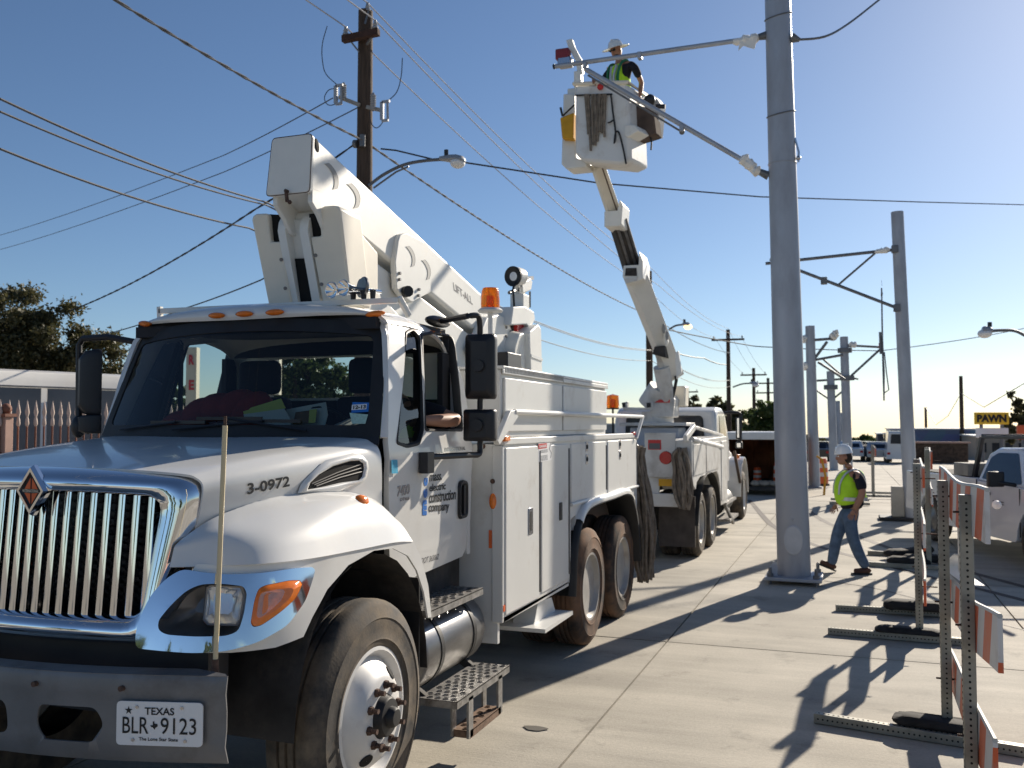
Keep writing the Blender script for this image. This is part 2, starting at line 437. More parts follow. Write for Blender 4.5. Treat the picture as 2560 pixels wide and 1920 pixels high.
def panel(mb, outer, holes, fmap, step=0.08, m=0):
    outer = resample(outer, step); holes = [resample(h, step) for h in holes]
    pts = [Vector(p) for p in outer]; ed = [(i, (i + 1) % len(outer)) for i in range(len(outer))]
    for h in holes:
        o = len(pts); pts += [Vector(p) for p in h]; ed += [(o + i, o + (i + 1) % len(h)) for i in range(len(h))]
    xs = [p[0] for p in outer]; ys = [p[1] for p in outer]
    bl = list(pts)
    x = min(xs) + step * 0.5
    while x < max(xs):
        y = min(ys) + step * 0.5
        while y < max(ys):
            if inpoly((x, y), outer) and not any(inpoly((x, y), h) for h in holes):
                q = Vector((x, y))
                if min((q - b).length for b in bl) > step * 0.4: pts.append(q)
            y += step
        x += step
    vs, _, fs, *_ = geometry.delaunay_2d_cdt(pts, ed, [], 1, 1e-6)
    keep = []
    for f in fs:
        c = sum((vs[i] for i in f), Vector((0, 0))) / len(f)
        if inpoly(c, outer) and not any(inpoly(c, h) for h in holes): keep.append(tuple(f))
    mb.add([fmap(v[0], v[1]) for v in vs], keep, m)
def lettering(txt, o, right, up, material, parent, bold=0.0, name='lettering', thick=0.0015, shear=0.0, fmap=None, spacing=1.0):
    """flat print: the glyphs fill the parallelogram from o along right (full width) and up (full height)"""
    c = bpy.data.curves.new(name, 'FONT'); c.body = txt; c.offset = bold; c.shear = shear; c.resolution_u = 3; c.space_character = spacing
    c.extrude = 0.0
    t = bpy.data.objects.new('tmp', c); COL.objects.link(t)
    dg = bpy.context.evaluated_depsgraph_get()
    me = bpy.data.meshes.new_from_object(t.evaluated_get(dg))
    bpy.data.objects.remove(t); bpy.data.curves.remove(c)
    xs = [v.co.x for v in me.vertices]; ys = [v.co.y for v in me.vertices]
    x0, x1, y0, y1 = min(xs), max(xs), min(ys), max(ys)
    o, right, up = Vector(o), Vector(right), Vector(up)
    nrm = right.cross(up).normalized() * thick
    vs = [o + right * ((v.co.x - x0) / (x1 - x0)) + up * ((v.co.y - y0) / (y1 - y0)) + nrm for v in me.vertices]
    if fmap: vs = [fmap(v) for v in vs]
    mb = MB(); mb.add(vs, [tuple(p.vertices) for p in me.polygons])
    bpy.data.meshes.remove(me)
    return mb.build(name, material, parent, smooth=0, fixn=False)
def circle(n, r=1.0, a0=0.0): return [(r * math.cos(a0 + 2 * math.pi * i / n), r * math.sin(a0 + 2 * math.pi * i / n)) for i in range(n)]
def lerp(a, b, t): return a + (b - a) * t
def interp(x, tab):
    if x <= tab[0][0]: return tab[0][1]
    for (a, p), (b, q) in zip(tab, tab[1:]):
        if x <= b: return p + (q - p) * (x - a) / (b - a)
    return tab[-1][1]
# ------------------------------------------------------------------ near utility truck, standing along the kerb side, front towards us
def Z1(x, y): return (x * .5544, 1000 + y * .5544)
def Z2(x, y): return (700 + x * .5547, 1000 + y * .5547)
def Z3(x, y): return (100 + x * .4069, 700 + y * .4069)
def Z4(x, y): return (900 + x * .4219, 750 + y * .4219)
def Z5(x, y): return (600 + x * .3617, 300 + y * .3617)
XC = -3.58
T1 = thing('utility_truck', 'nearest white utility truck with chrome grille and its boom folded over the cab', 'utility truck', (XC, 7.0, 0), group='white bucket trucks parked along the road')
def X(o): return XC + o

# chassis
mb = MB()
for s in (-1, 1): mb.box((X(s * .43 - .05), 3.5, .70), (X(s * .43 + .05), 10.9, .96))
for y in (4.36, 8.72, 10.02): mb.cyl((X(-.95), y, .56), (X(.95), y, .56), .09, n=10)
for y in (8.72, 10.02): mb.ball((X(0), y, .58), .24)
for s in (-1, 1):
    for y in (3.9, 4.3, 4.8): mb.box((X(s * .55 - .1), y - .12, .62), (X(s * .55 + .1), y + .12, .80))
mb.box((X(-.75), 3.75, .70), (X(.75), 4.7, 1.55))
mb.box((X(-.95), 4.95, .95), (X(.95), 6.1, 1.2))
mb.box((X(-.35), 5.0, .5), (X(.35), 8.2, .95))
mb.build('chassis', UNDER, T1, bevel=.01)
mb = MB()                                            # dark radiator and valance behind the bumper
mb.box((X(-.66), 3.5, .85), (X(.66), 3.66, 1.86)); mb.box((X(-.95), 3.36, .80), (X(.95), 3.5, 1.16))
for i in range(14): mb.box((X(-.64), 3.455, 1.26 + i * .038), (X(.64), 3.50, 1.275 + i * .038))
mb.build('radiator', BLKPL, T1)

# bumper: bowed channel with two tow openings
BP = [(-1.17, 3.19), (-.92, 3.115), (-.66, 3.05), (-.35, 3.0), (0, 2.985), (.35, 3.0), (.66, 3.05), (.92, 3.115), (1.17, 3.19)]
def bumper_y(o):
    return interp(o, BP)
BPS = spline([(a, b, 0) for a, b in BP], 6)
def bump_map(o, z):
    y = interp(o, [(p.x, p.y) for p in BPS]); dz = 0
    if z > 1.045: y += (z - 1.045) * 0.45
    if z < .76: y += (.76 - z) * 0.6
    if .80 < z < 1.0: y += .010
    return (X(o), y, z)
mb = MB()
holes = [rounded([(s * .52, 1.0), (s * .13, 1.01), (s * .17, .82), (s * .46, .80)], .05) for s in (-1, 1)]
holes = [h if i else h for i, h in enumerate(holes)]
hl = [rounded([(.37, .935), (.63, .935), (.67, .87), (.63, .795), (.40, .795), (.36, .85)], .03)]
hl = [hl[0], [(-a, b) for a, b in hl[0]], rounded([(-.20, .94), (.20, .94), (.22, .80), (-.22, .80)], .05)]
panel(mb, [(-1.17, .72), (1.17, .72), (1.17, 1.075), (-1.17, 1.075)], hl, bump_map, .06)
bumper = mb.build('bumper', BUMPER, T1, solid=.008, soff=-1, smooth=50, face=(0, -1, 0))
mb = MB()
r0 = [(X(p.x), p.y + .012, 1.072) for p in BPS]; r1 = [(X(p.x * .985), p.y + .02 + .08 * min(1, (1.17 - abs(p.x)) * 6), 1.078) for p in BPS]; r2 = [(q[0], q[1], 1.05) for q in r1]
mb.loft([r0, r1, r2], False)
mb.build('bumper_flange', BUMPER, bumper, solid=.006)
mb = MB()
for o in (.36, -.36, .75): 
    y = bumper_y(o); mb.cyl((X(o), y - .012, 1.02), (X(o), y + .02, 1.02), .012, n=8)
mb.build('bolt', RUST, bumper)
# plate
pl = Vector((X(.915), bumper_y(.915) - .006, .885)); th = math.atan2(.27, 1)
pr = Vector((math.cos(th), math.sin(th), .0)); pu = Vector((0, 0, 1)); pn = pr.cross(pu)
W2, H2 = .182, .088
mb = MB()
ring = rounded([(-W2, -H2), (W2, -H2), (W2, H2), (-W2, H2)], .02)
mb.loft([[pl + pr * a + pu * b + pn * d for a, b in ring] for d in (0, .006)], True, True)
plate = mb.build('license_plate', WHITEP, T1)
def onplate(a, b): return pl + pr * a + pu * b + pn * .0068
lettering('TEXAS', onplate(-.062, .036), pr * .125, pu * .030, BLACKT, plate, .02)
lettering('BLR', onplate(-.155, -.040), pr * .110, pu * .066, BLACKT, plate, .004)
lettering('9123', onplate(.006, -.040), pr * .150, pu * .066, BLACKT, plate, .004)
lettering('The Lone Star State', onplate(-.085, -.068), pr * .165, pu * .014, BLACKT, plate, .02)
mb = MB()
def flat(pts2, c, sc): return [onplate(c[0] + a * sc, c[1] + b * sc) + pn * .001 for a, b in pts2]
star = [(math.cos(math.pi / 2 + i * math.pi / 5) * (1 if i % 2 == 0 else .38), math.sin(math.pi / 2 + i * math.pi / 5) * (1 if i % 2 == 0 else .38)) for i in range(10)]
mb.add(flat(star, (-.130, .052), .018), [tuple(range(10))])
tex = [(-.3, 1), (.1, 1), (.1, .5), (.9, .35), (1, -.2), (.4, -.6), (.2, -1.1), (-.2, -.6), (-.45, -.4), (-.65, -.5), (-1, 0), (-.3, .05)]
mb.add(flat(tex, (-.022, -.006), .016), [tuple(range(12))])
mb.build('plate_star', BLACKT, plate, smooth=0)
mb = MB()
for a, b in ((-.095, .066), (.095, .066), (-.11, -.066), (.11, -.066)): mb.cyl(onplate(a, b), onplate(a, b) + pn * .004, .007, n=8)
mb.build('plate_screw', BADGE, plate)
# marker rod on the bumper corner
b0 = P(*Z1(970, 1245), Y=3.24); b1 = P(*Z1(1015, 115), Y=3.24); b2 = P(*Z1(1016, 72), Y=3.24)
mb = MB(); mb.cyl(b0 + Vector((0, 0, .05)), b1, .0105, n=8)
rod = mb.build('marker_rod', mat('cream_rod', (.62, .52, .33), .45), T1)
mb = MB(); mb.cyl(b0 - Vector((0, 0, .02)), b0 + Vector((0, 0, .07)), .017, .014, n=8); mb.cyl(b0 - Vector((0, 0, .01)), b0 + Vector((0, 0, .008)), .03, n=8)
mb.build('rod_base', RUST, rod)
mb = MB(); mb.cyl(b1, b2, .007, n=6); mb.build('rod_tip', RUST, rod)

# chrome grille surround, lofted ring
def rring(w_top, w_bot, zt, zb, ctop, y, r, ymid=0.0, k=6):
    p = rounded([(w_bot, zb), (w_top, zt), (-w_top, zt), (-w_bot, zb)], r, k)
    p = resample(p, .05)
    out = []
    for a, b in p:
        q = a / max(w_top, w_bot)
        t = (b - zb) / (zt - zb)
        bb = b + (ctop * (1 - q * q) if t > .8 else 0)
        out.append((X(a), y + .13 * q * q + ymid * (1 - t) * -1, bb))
    return out
def samecount(rings, n):
    out = []
    for r in rings:
        L = [0]
        for i in range(len(r)): L.append(L[-1] + (Vector(r[(i + 1) % len(r)]) - Vector(r[i])).length)
        o = []
        for k in range(n):
            s = L[-1] * k / n
            j = max(i for i in range(len(r)) if L[i] <= s)
            t = (s - L[j]) / max(1e-6, L[j + 1] - L[j])
            o.append(Vector(r[j]).lerp(Vector(r[(j + 1) % len(r)]), t))
        out.append(o)
    return out
rings = [rring(.835, .72, 1.86, 1.13, .045, 3.42, .10, .10), rring(.825, .715, 1.855, 1.14, .045, 3.33, .10, .10), rring(.79, .695, 1.835, 1.165, .045, 3.275, .10, .09),
         rring(.74, .67, 1.81, 1.195, .04, 3.245, .09, .08), rring(.69, .64, 1.785, 1.225, .03, 3.245, .08, .07), rring(.665, .62, 1.775, 1.245, .025, 3.265, .075, .06), rring(.655, .61, 1.77, 1.25, .02, 3.34, .07, .06)]
mb = MB(); mb.loft(samecount(rings, 120), True)
grille = mb.build('grille_surround', CHROME, T1, smooth=60)
mb = MB()
for i in range(-9, 10):
    o = i * .066 + .0
    if abs(o) > .615: continue
    for _ in (0,):
        q = o / .66; y = 3.30 + .13 * q * q
        t = MB()
        rows = []
        for z in (1.225, 1.5, 1.80 - .02 * abs(q)):
            yy = y - .06 * (1 - (z - 1.13) / .7)
            rows.append([(X(o) - .0215, yy + .035, z), (X(o) - .018, yy + .006, z), (X(o), yy, z), (X(o) + .018, yy + .006, z), (X(o) + .0215, yy + .035, z)])
        t.loft(rows, False); t.build('slat', CHROME, grille, smooth=50)
# emblem: chrome diamond with an orange road mark
ec = P(74, 1227, Y=3.225)
mb = MB()
def dia(w, h, y, dz=0):
    w, h = w * .84, h * .80
    return dia_(w, h, y, dz)
def dia_(w, h, y, dz=0): return [(ec.x + a * w, y, ec.z + b * h + dz) for a, b in ((1, 0), (0, 1), (-1, 0), (0, -1))]
mb.loft([dia(.105, .145, ec.y + .04), dia(.105, .145, ec.y + .02), dia(.095, .132, ec.y), dia(.078, .108, ec.y), dia(.074, .103, ec.y + .012)], True)
emblem = mb.build('emblem', CHROME, T1, smooth=0)
mb = MB(); mb.add(dia(.076, .106, ec.y + .010), [(0, 1, 2, 3)])
mb.build('emblem_field', BLACKT, emblem, smooth=0)
mb = MB()
for tri in ([(-.040, .007), (-.004, .060), (-.004, .008)], [(.040, .007), (.004, .060), (.004, .008)], [(-.040, -.010), (-.004, -.060), (-.004, -.012)], [(.040, -.010), (.004, -.060), (.004, -.012)]):
    mb.add([(ec.x + a, ec.y + .008, ec.z + b) for a, b in tri], [(0, 1, 2)])
mb.build('emblem_mark', ORANGE, emblem, smooth=0)
lettering('INTERNATIONAL', (ec.x - .048, ec.y + .007, ec.z - .008), (.096, 0, 0), (0, 0, .014), BADGE, emblem, .02)

# hood
HR = [[(0, 3.37, 1.902), (.45, 3.385, 1.897), (.73, 3.43, 1.88), (.80, 3.45, 1.862), (.832, 3.46, 1.82), (.82, 3.46, 1.72), (.79, 3.455, 1.60)],
      [(0, 3.65, 1.948), (.45, 3.66, 1.942), (.76, 3.68, 1.925), (.845, 3.69, 1.90), (.883, 3.69, 1.855), (.885, 3.69, 1.78), (.87, 3.69, 1.70)],
      [(0, 3.95, 1.982), (.46, 3.95, 1.978), (.80, 3.97, 1.962), (.892, 3.98, 1.935), (.932, 3.98, 1.89), (.94, 3.98, 1.82), (.93, 3.98, 1.75)],
      [(0, 4.25, 2.01), (.48, 4.28, 2.008), (.85, 4.34, 1.995), (.945, 4.36, 1.97), (.985, 4.37, 1.92), (.995, 4.37, 1.85), (.99, 4.37, 1.74)],
      [(0, 4.50, 2.026), (.50, 4.56, 2.03), (.89, 4.70, 2.025), (.985, 4.745, 2.00), (1.03, 4.75, 1.95), (1.045, 4.75, 1.85), (1.047, 4.75, 1.64)]]
def HX(o, y, z, s=1): return (X(o * s), y, z)
rows = []
for r in HR:
    full = [(-a, y, z) for a, y, z in reversed(r[1:])] + list(r)
    rows.append([(X(a), y, z) for a, y, z in full])
mb = MB(); grid(mb, surf(rows, 5, 6))
hood = mb.build('hood', WHITE, T1, smooth=50, solid=.012, soff=-1, face=(0, 0, 1))
def hoodside(y, z):
    t = [(r[5][1], r[5][0]) for r in HR]
    return X(interp(y, t))
def hside_px(x, y):                       # a point of the right hood side seen through the photograph
    q = P(x, y, X=X(.93))
    for _ in range(12): q = P(x, y, X=hoodside(q.y, q.z))
    return q
a = hside_px(*Z1(1108, 428)); b = hside_px(*Z1(1300, 390)); c = hside_px(*Z1(1112, 376))
lettering('3-0972', a + Vector((.005, 0, 0)), b - a, Vector((0, 0, c.z - a.z)), BLACKT, hood, .03, thick=.004)
# side vent: rim, black mouth, bars
vp = [hside_px(*Z2(*q)) for q in ((112, 405), (125, 372), (165, 335), (230, 298), (310, 274), (352, 272), (371, 285), (374, 310), (366, 345), (352, 362), (260, 376), (170, 395))]
vc = sum(vp, Vector()) / len(vp)
def vring(s, dx): return [vc + (p - vc) * s + Vector((dx, 0, 0)) for p in vp]
def vring2(grow, dx):
    out = []
    for i, p in enumerate(vp):
        d = (p - vc); d.x = 0; out.append(p + d.normalized() * grow + Vector((dx, 0, 0)))
    return out
mb = MB(); mb.loft([vring2(.060, -.004), vring2(.036, .016), vring2(.014, .020), vring2(.002, .016), vring2(-.004, .006)], True)
vent = mb.build('vent_rim', WHITE, T1, smooth=60)
mb = MB(); mb.add(vring2(.0, .008), [tuple(range(len(vp)))]); mb.build('vent_mouth', DARK, vent, smooth=0)
mb = MB()
for k in range(3):
    t = .3 + k * .22
    a, b = vp[0].lerp(vp[3], t) if False else (vp[11].lerp(vp[1], t)), vp[8].lerp(vp[5], t)
    mb.tube([a + Vector((.009, 0, 0)), (a + b) / 2 + Vector((.010, 0, .006)), b + Vector((.009, 0, 0))], .004, 5)
mb.build('vent_bar', BLKPL, vent)

# fenders: flared top, lower skirt with wheel opening, chrome lamp bezel
FT = [[(.78, 3.40, 1.60), (.80, 3.32, 1.575), (.80, 3.305, 1.545), (.80, 3.285, 1.485)],
      [(.83, 3.50, 1.665), (.92, 3.44, 1.625), (.97, 3.42, 1.57), (1.0, 3.385, 1.488)],
      [(.87, 3.66, 1.71), (.99, 3.62, 1.655), (1.075, 3.57, 1.585), (1.13, 3.53, 1.485)],
      [(.91, 3.88, 1.745), (1.03, 3.86, 1.69), (1.13, 3.83, 1.605), (1.195, 3.80, 1.475)],
      [(.975, 4.22, 1.755), (1.07, 4.21, 1.715), (1.155, 4.19, 1.63), (1.22, 4.17, 1.468)],
      [(1.02, 4.55, 1.715), (1.09, 4.56, 1.69), (1.16, 4.57, 1.61), (1.222, 4.57, 1.458)],
      [(1.04, 4.74, 1.61), (1.09, 4.77, 1.585), (1.155, 4.79, 1.53), (1.215, 4.81, 1.435)]]
SK = spline([(.70, 3.20, 0), (.86, 3.235, 0), (1.0, 3.325, 0), (1.12, 3.49, 0), (1.185, 3.73, 0), (1.212, 4.1, 0), (1.215, 4.6, 0), (1.212, 5.08, 0)], 40)
SL = [0.0]
for i in range(len(SK) - 1): SL.append(SL[-1] + (SK[i + 1] - SK[i]).length)
def skpt(s):
    s = max(0, min(s, SL[-1] - 1e-5))
    j = min(bisect.bisect_right(SL, s) - 1, len(SL) - 2)
    return SK[j].lerp(SK[j + 1], (s - SL[j]) / (SL[j + 1] - SL[j]))
def s_of_y(y):
    best = min(range(len(SK)), key=lambda i: abs(SK[i].y - y)); return SL[best]
def skirt(side, out=0.0):
    def f(s, z):
        p = skpt(s); q = skpt(s + .01); t = (q - p); n = Vector((t.y, -t.x, 0)); n = n.normalized() if n.length > 0 else Vector((1, 0, 0))
        fade = 1 - min(1, s / 1.0); drop = (max(0, 1.46 - z) ** 2 * .26 + (z - 1.13) * .20) * fade
        p = p + n * (out - .0) ; return (X(side * (p.x - drop * .3)), p.y + drop, z)
    return f
sy = s_of_y
arch = [(sy(3.74), 1.12), (sy(3.80), 1.20), (sy(3.92), 1.31), (sy(4.10), 1.40), (sy(4.35), 1.44), (sy(4.58), 1.425), (sy(4.76), 1.36), (sy(4.88), 1.26), (sy(4.97), 1.12), (sy(5.03), .96)]
skout = [(.11, 1.152), (.18, 1.135), (.40, 1.115), (.62, 1.105)] + arch + [(sy(5.075), .955), (sy(5.03), 1.15), (sy(4.94), 1.32), (sy(4.83), 1.432), (sy(4.57), 1.462), (sy(4.17), 1.472), (sy(3.80), 1.478), (sy(3.53), 1.488), (sy(3.345), 1.49), (.24, 1.50), (.15, 1.36)]
def bez_s(px, py):                        # where a picture point meets the skirt surface
    lo, hi = 0.0, SL[-1] * .7             # the skirt recedes along s, so the miss changes sign once
    def miss(s):
        p = skpt(s); q = P(px, py, Y=p.y); return X(p.x) - q.x, q.z
    if miss(lo)[0] > 0: return lo, miss(lo)[1]
    for _ in range(40):
        m = (lo + hi) / 2
        if miss(m)[0] < 0: lo = m
        else: hi = m
    return lo, miss(lo)[1]
conv = [(640, 1108), (740, 1118), (870, 1128), (1000, 1120), (1120, 1085), (1250, 1010), (1340, 900), (1385, 800), (1398, 765), (1385, 753), (1300, 760), (1150, 783), (1000, 790), (900, 783), (800, 768), (735, 810), (680, 880), (645, 970), (632, 1040)]
h1 = [(725, 990), (728, 1030), (760, 1050), (880, 1058), (1000, 1055), (1050, 1035), (1075, 960), (1090, 870), (1075, 840), (980, 830), (890, 833), (830, 860), (770, 920)]
h2 = [(1100, 1000), (1110, 1018), (1140, 1012), (1230, 950), (1300, 890), (1333, 830), (1325, 812), (1280, 812), (1170, 835), (1140, 850), (1120, 900)]
B, H1, H2 = (rounded([bez_s(*Z1(*q)) for q in h], .03, 3) for h in (conv, h1, h2))
for side in (1, -1):
    mb = MB()
    rows = [[(X(side * a), y, z) for a, y, z in r] for r in FT]
    grid(mb, surf(rows, 4, 6))
    fender = mb.build('fender', WHITE, T1, smooth=60, solid=.01, soff=-1, face=(side, 0, 1))
    mb = MB(); panel(mb, skout, [H1, H2], skirt(side, -.004), .06)
    mb.build('fender_skirt', WHITE, fender, smooth=60, solid=.012, soff=-1, face=(side, 0, 0))
    mb = MB()                             # dark inner arch liner
    ring = [(4.36 + .70 * math.cos(t), .66 + .76 * math.sin(t)) for t in [math.pi * i / 14 for i in range(15)]]
    mb.loft([[(X(side * o), y, z) for y, z in ring] for o in (.55, 1.19)], False)
    mb.add([(X(side * .55), y, z) for y, z in ring], [tuple(range(15))])
    mb.build('arch_liner', UNDER, fender, smooth=60)
    def bez(sd, out):
        return lambda a, z: skirt(sd, out + .066 - .17 * (z - 1.13))(a, z)
    fm = bez(side, .012)
    mb = MB(); panel(mb, B, [H1, H2], fm, .03)
    bz = mb.build('headlight_bezel', CHROME, T1, smooth=60, solid=.06, soff=-1, face=(side * .4, -1, 0))
    mb = MB()                             # recessed bowl
    c0 = (sum(p[0] for p in H1) / len(H1), sum(p[1] for p in H1) / len(H1))
    def hr(sc, out): return [bez(side, out)(c0[0] + (s - c0[0]) * sc, c0[1] + (z - c0[1]) * sc) for s, z in H1]
    mb.loft([hr(1.0, .012), hr(.97, -.02), hr(.88, -.10), hr(.3, -.13)], True); mb.add(hr(.3, -.13), [tuple(range(len(H1)))])
    mb.build('headlight_bowl', HOUSING, bz, smooth=60)
    lr = [bez_s(*Z1(*q)) for q in ((915, 850), (905, 990), (925, 1012), (1050, 1015), (1068, 990), (1088, 880), (1075, 845), (935, 840))] if side > 0 else lr
    lr = lr; lc = (sum(p[0] for p in lr) / len(lr), sum(p[1] for p in lr) / len(lr))
    def lring(sc, out): return [bez(side, out)(lc[0] + (s - lc[0]) * sc, lc[1] + (z - lc[1]) * sc) for s, z in lr]
    mb = MB(); mb.loft([lring(1.04, -.085), lring(1.04, -.01), lring(1.0, -.004), lring(.93, -.008)], True)
    mb.build('headlight_ring', STEEL, bz, smooth=50)
    mb = MB(); mb.loft([lring(.94, -.008), lring(.6, .0), lring(.2, .003)], True); mb.add(lring(.2, .003), [tuple(range(len(lr)))])
    mb.build('headlight', CLEAR, bz, smooth=70)
    mb = MB(); mb.loft([lring(.9, -.012), lring(.5, -.05)], True); mb.add(lring(.5, -.05), [tuple(range(len(lr)))])
    mb.build('reflector', CHROME, bz, smooth=70)
    c2 = (sum(p[0] for p in H2) / len(H2), sum(p[1] for p in H2) / len(H2))
    def tr(sc, out): return [bez(side, out)(c2[0] + (s - c2[0]) * sc, c2[1] + (z - c2[1]) * sc) for s, z in H2]
    mb = MB(); mb.loft([tr(1.0, .0), tr(.97, .014), tr(.6, .018)], True); mb.add(tr(.6, .018), [tuple(range(len(H2)))])
    mb.build('indicator_lens', AMBER, bz, smooth=70)
    mb = MB(); cl = [bez(side, .0195)(c2[0] + (s - c2[0]) * .5 - .035, c2[1] + (z - c2[1]) * .62) for s, z in H2]
    mb.add(cl, [tuple(range(len(cl)))]); mb.build('side_lens', CLEAR, bz, smooth=0)
    # amber lamp on the fender crown
    lc3 = P(*Z2(362, 468), X=X(1.085)) if side > 0 else Vector((X(-1.085), lc3.y, lc3.z))
    mb = MB(); mb.ball(lc3 + Vector((0, 0, -.012)), (.045, .075, .022), 14, 6)
    lamp = mb.build('lamp_base', CHROME, T1)
    mb = MB(); mb.ball(lc3 + Vector((0, .0, .008)), (.040, .066, .042), 14, 8); mb.build('lamp_lens', AMBER, lamp)

# wheels
def tyre_prof(Rr, ri, w, bulge=.012):
    return [(ri, -.005), (ri + .02, .004), (ri + (Rr - ri) * .16, bulge * .6), (ri + (Rr - ri) * .18, bulge * 1.15), (ri + (Rr - ri) * .22, bulge * .75), (ri + (Rr - ri) * .42, bulge), (ri + (Rr - ri) * .60, bulge), (ri + (Rr - ri) * .62, bulge * 1.35), (ri + (Rr - ri) * .66, bulge * .8), (Rr - .035, -.006), (Rr - .012, -.022),
            (Rr - .003, -.04), (Rr, -.055), (Rr, -.088), (Rr - .017, -.090), (Rr - .017, -.104), (Rr, -.106), (Rr, -.132), (Rr - .017, -.134), (Rr - .017, -.149), (Rr, -.151),
            (Rr, -.178), (Rr - .017, -.180), (Rr - .017, -.194), (Rr, -.196), (Rr, -w + .055), (Rr - .012, -w + .02), (Rr - .04, -w + .004), (ri, -w)]
def wheel(parent, side, xo, y, z, Rr, ri, front, tm, rm, dual=False, name='wheel', n=56):
    ax = Vector((side, 0, 0)); o = Vector((xo, y, z))
    mb = MB()
    if front:
        pr = [(ri - .0, -.01), (ri + .008, -.002), (ri - .012, .002), (ri - .03, -.02), (ri - .045, -.045), (ri - .055, -.035), (ri - .10, .018), (ri - .13, .042), (ri - .15, .052), (.115, .056), (.112, .05)]
    else:
        pr = [(ri, -.01), (ri + .006, -.002), (ri - .015, -.004), (ri - .035, -.05), (ri - .05, -.055), (.10, -.055), (0.001, -.05)]
    mb.lathe(pr, o, ax, 40)
    rim = mb.build(name, rm, parent, smooth=40)
    mb = MB(); mb.lathe(tyre_prof(Rr, ri, .28), o, ax, n); mb.build('tyre', tm, rim, smooth=32)
    if dual:
        mb = MB(); mb.lathe(tyre_prof(Rr, ri, .28), o - ax * .33, ax, 36); mb.build('tyre', tm, rim, smooth=32)
    if front:
        mb = MB(); mb.lathe([(.118, .045), (.105, .062), (.10, .085), (.092, .095), (.055, .098), (.05, .125), (.042, .135), (.001, .136)], o, ax, 24)
        mb.build('hub', BLACK, rim)
        for k in range(10):
            t = 2 * math.pi * (k + .3) / 10
            c = o + Vector((0, math.cos(t) * .158, math.sin(t) * .158))
            mb = MB(); mb.cyl(c + ax * .045, c + ax * .072, .024, .021, 6); mb.cyl(c + ax * .072, c + ax * .105, .0135, n=8)
            mb.build('lug_nut', RUST, rim, smooth=0)
        mb = MB()
        for k in range(2):
            t = math.pi * k + R(236); rad = Vector((0, math.cos(t), math.sin(t))); nn = ax * .78 + rad * .62
            mb.lathe([(.040, .002), (.038, .005), (.001, .005)], o + rad * (ri - .112) + ax * .026, nn, 16)
        mb.build('hand_hole', DARK, rim)
    return rim
for side in (1, -1):
    wheel(T1, side, X(side * 1.215), 4.36, .59, .59, .34, True, TYRE, RIM)
    for y in (8.72, 10.04): wheel(T1, side, X(side * 1.20), y, .55, .555, .315, False, TYREM, RIMM, True)

# ------------------------------------------------------------------ cab
_SO = [(1.15, 1.025), (1.30, 1.045), (1.45, 1.05), (1.80, 1.052), (1.835, 1.056), (1.85, 1.066), (1.88, 1.062), (2.0, 1.05), (2.06, 1.045), (2.4, 1.005), (2.66, .958), (2.735, .925), (2.80, .84)]
_ST = [(1.1 + i * .005, sum(interp(1.1 + i * .005 + d * .006, _SO) for d in range(-6, 7)) / 13) for i in range(345)]
def side_off(z): return interp(z, _ST)
def side_px(x, y):
    q = P(x, y, X=X(1.05))
    for _ in range(10): q = P(x, y, X=X(side_off(q.z)))
    return q
def spx(pts): return [(q.y, q.z) for q in (side_px(*Z4(*p)) for p in pts)]
DO = [(4.835, 1.42), (4.832, 1.60), (4.822, 1.80), (4.815, 2.0), (4.835, 2.10), (4.90, 2.40), (4.965, 2.66), (5.0, 2.735)]
back = [(5.45, 2.735), (5.66, 2.72), (5.82, 2.67), (5.94, 2.57), (6.02, 2.42), (6.06, 2.2), (6.07, 1.9), (6.065, 1.60), (6.05, 1.40), (6.01, 1.25), (5.96, 1.19)]
bottom = [(5.10, 1.155), (4.95, 1.16), (4.87, 1.24)]
DOOR = DO + back + bottom
QW = rounded(spx([(216, 845), (268, 195), (312, 172), (350, 215), (372, 770), (350, 850), (280, 868)]), .03)
MW = rounded(spx([(385, 770), (360, 205), (440, 190), (535, 212), (556, 262), (588, 560), (606, 770)]), .03)
def cabside(side, out=0.0):
    return lambda y, z: (X(side * (side_off(z) + out)), y, z)
cab = None
mb = MB()                                  # roof
prof = [(-.935, 2.722), (-.915, 2.752), (-.84, 2.80), (-.55, 2.845), (0, 2.865), (.55, 2.845), (.84, 2.80), (.915, 2.752), (.935, 2.722)]
def roofrow(y, drop, fr=0.0): return [(X(a * (1 - fr)), y + .20 * (a / .95) ** 2 * (1 if y < 5.2 else 0), z - drop * (1 - .85 * (a / .95) ** 2 * (1 if y < 5.2 else 0))) for a, z in prof]
rows = [roofrow(4.80, .115), roofrow(4.785, .08), roofrow(4.82, .03), roofrow(4.96, .0), roofrow(5.35, -.005), roofrow(5.70, .02, .003), roofrow(5.92, .09, .02), roofrow(6.03, .24, .04)]
grid(mb, surf(rows, 3, 4))
cab = mb.build('cab_roof', WHITE, T1, smooth=60, solid=.02, soff=-1, face=(0, 0, 1))
mb = MB()                                  # back wall with window
wall = [(-1.05, 1.2), (1.05, 1.2), (1.05, 2.05), (1.0, 2.4), (.92, 2.62), (-.92, 2.62), (-1.0, 2.4), (-1.05, 2.05)]
rw = rounded([(-.68, 2.30), (.68, 2.30), (.64, 2.60), (-.64, 2.60)], .07)
panel(mb, wall, [rw], lambda a, z: (X(a), 6.05 - .04 * max(0, z - 2.2), z), .12)
mb.build('back_wall', WHITE, cab, solid=.05, soff=-1, face=(0, 1, 0))
mb = MB(); mb.box((X(-.95), 4.9, 1.20), (X(.95), 6.0, 1.26)); mb.box((X(-.95), 4.78, 1.26), (X(.95), 4.84, 1.98))
mb.build('floor', INTER, cab)
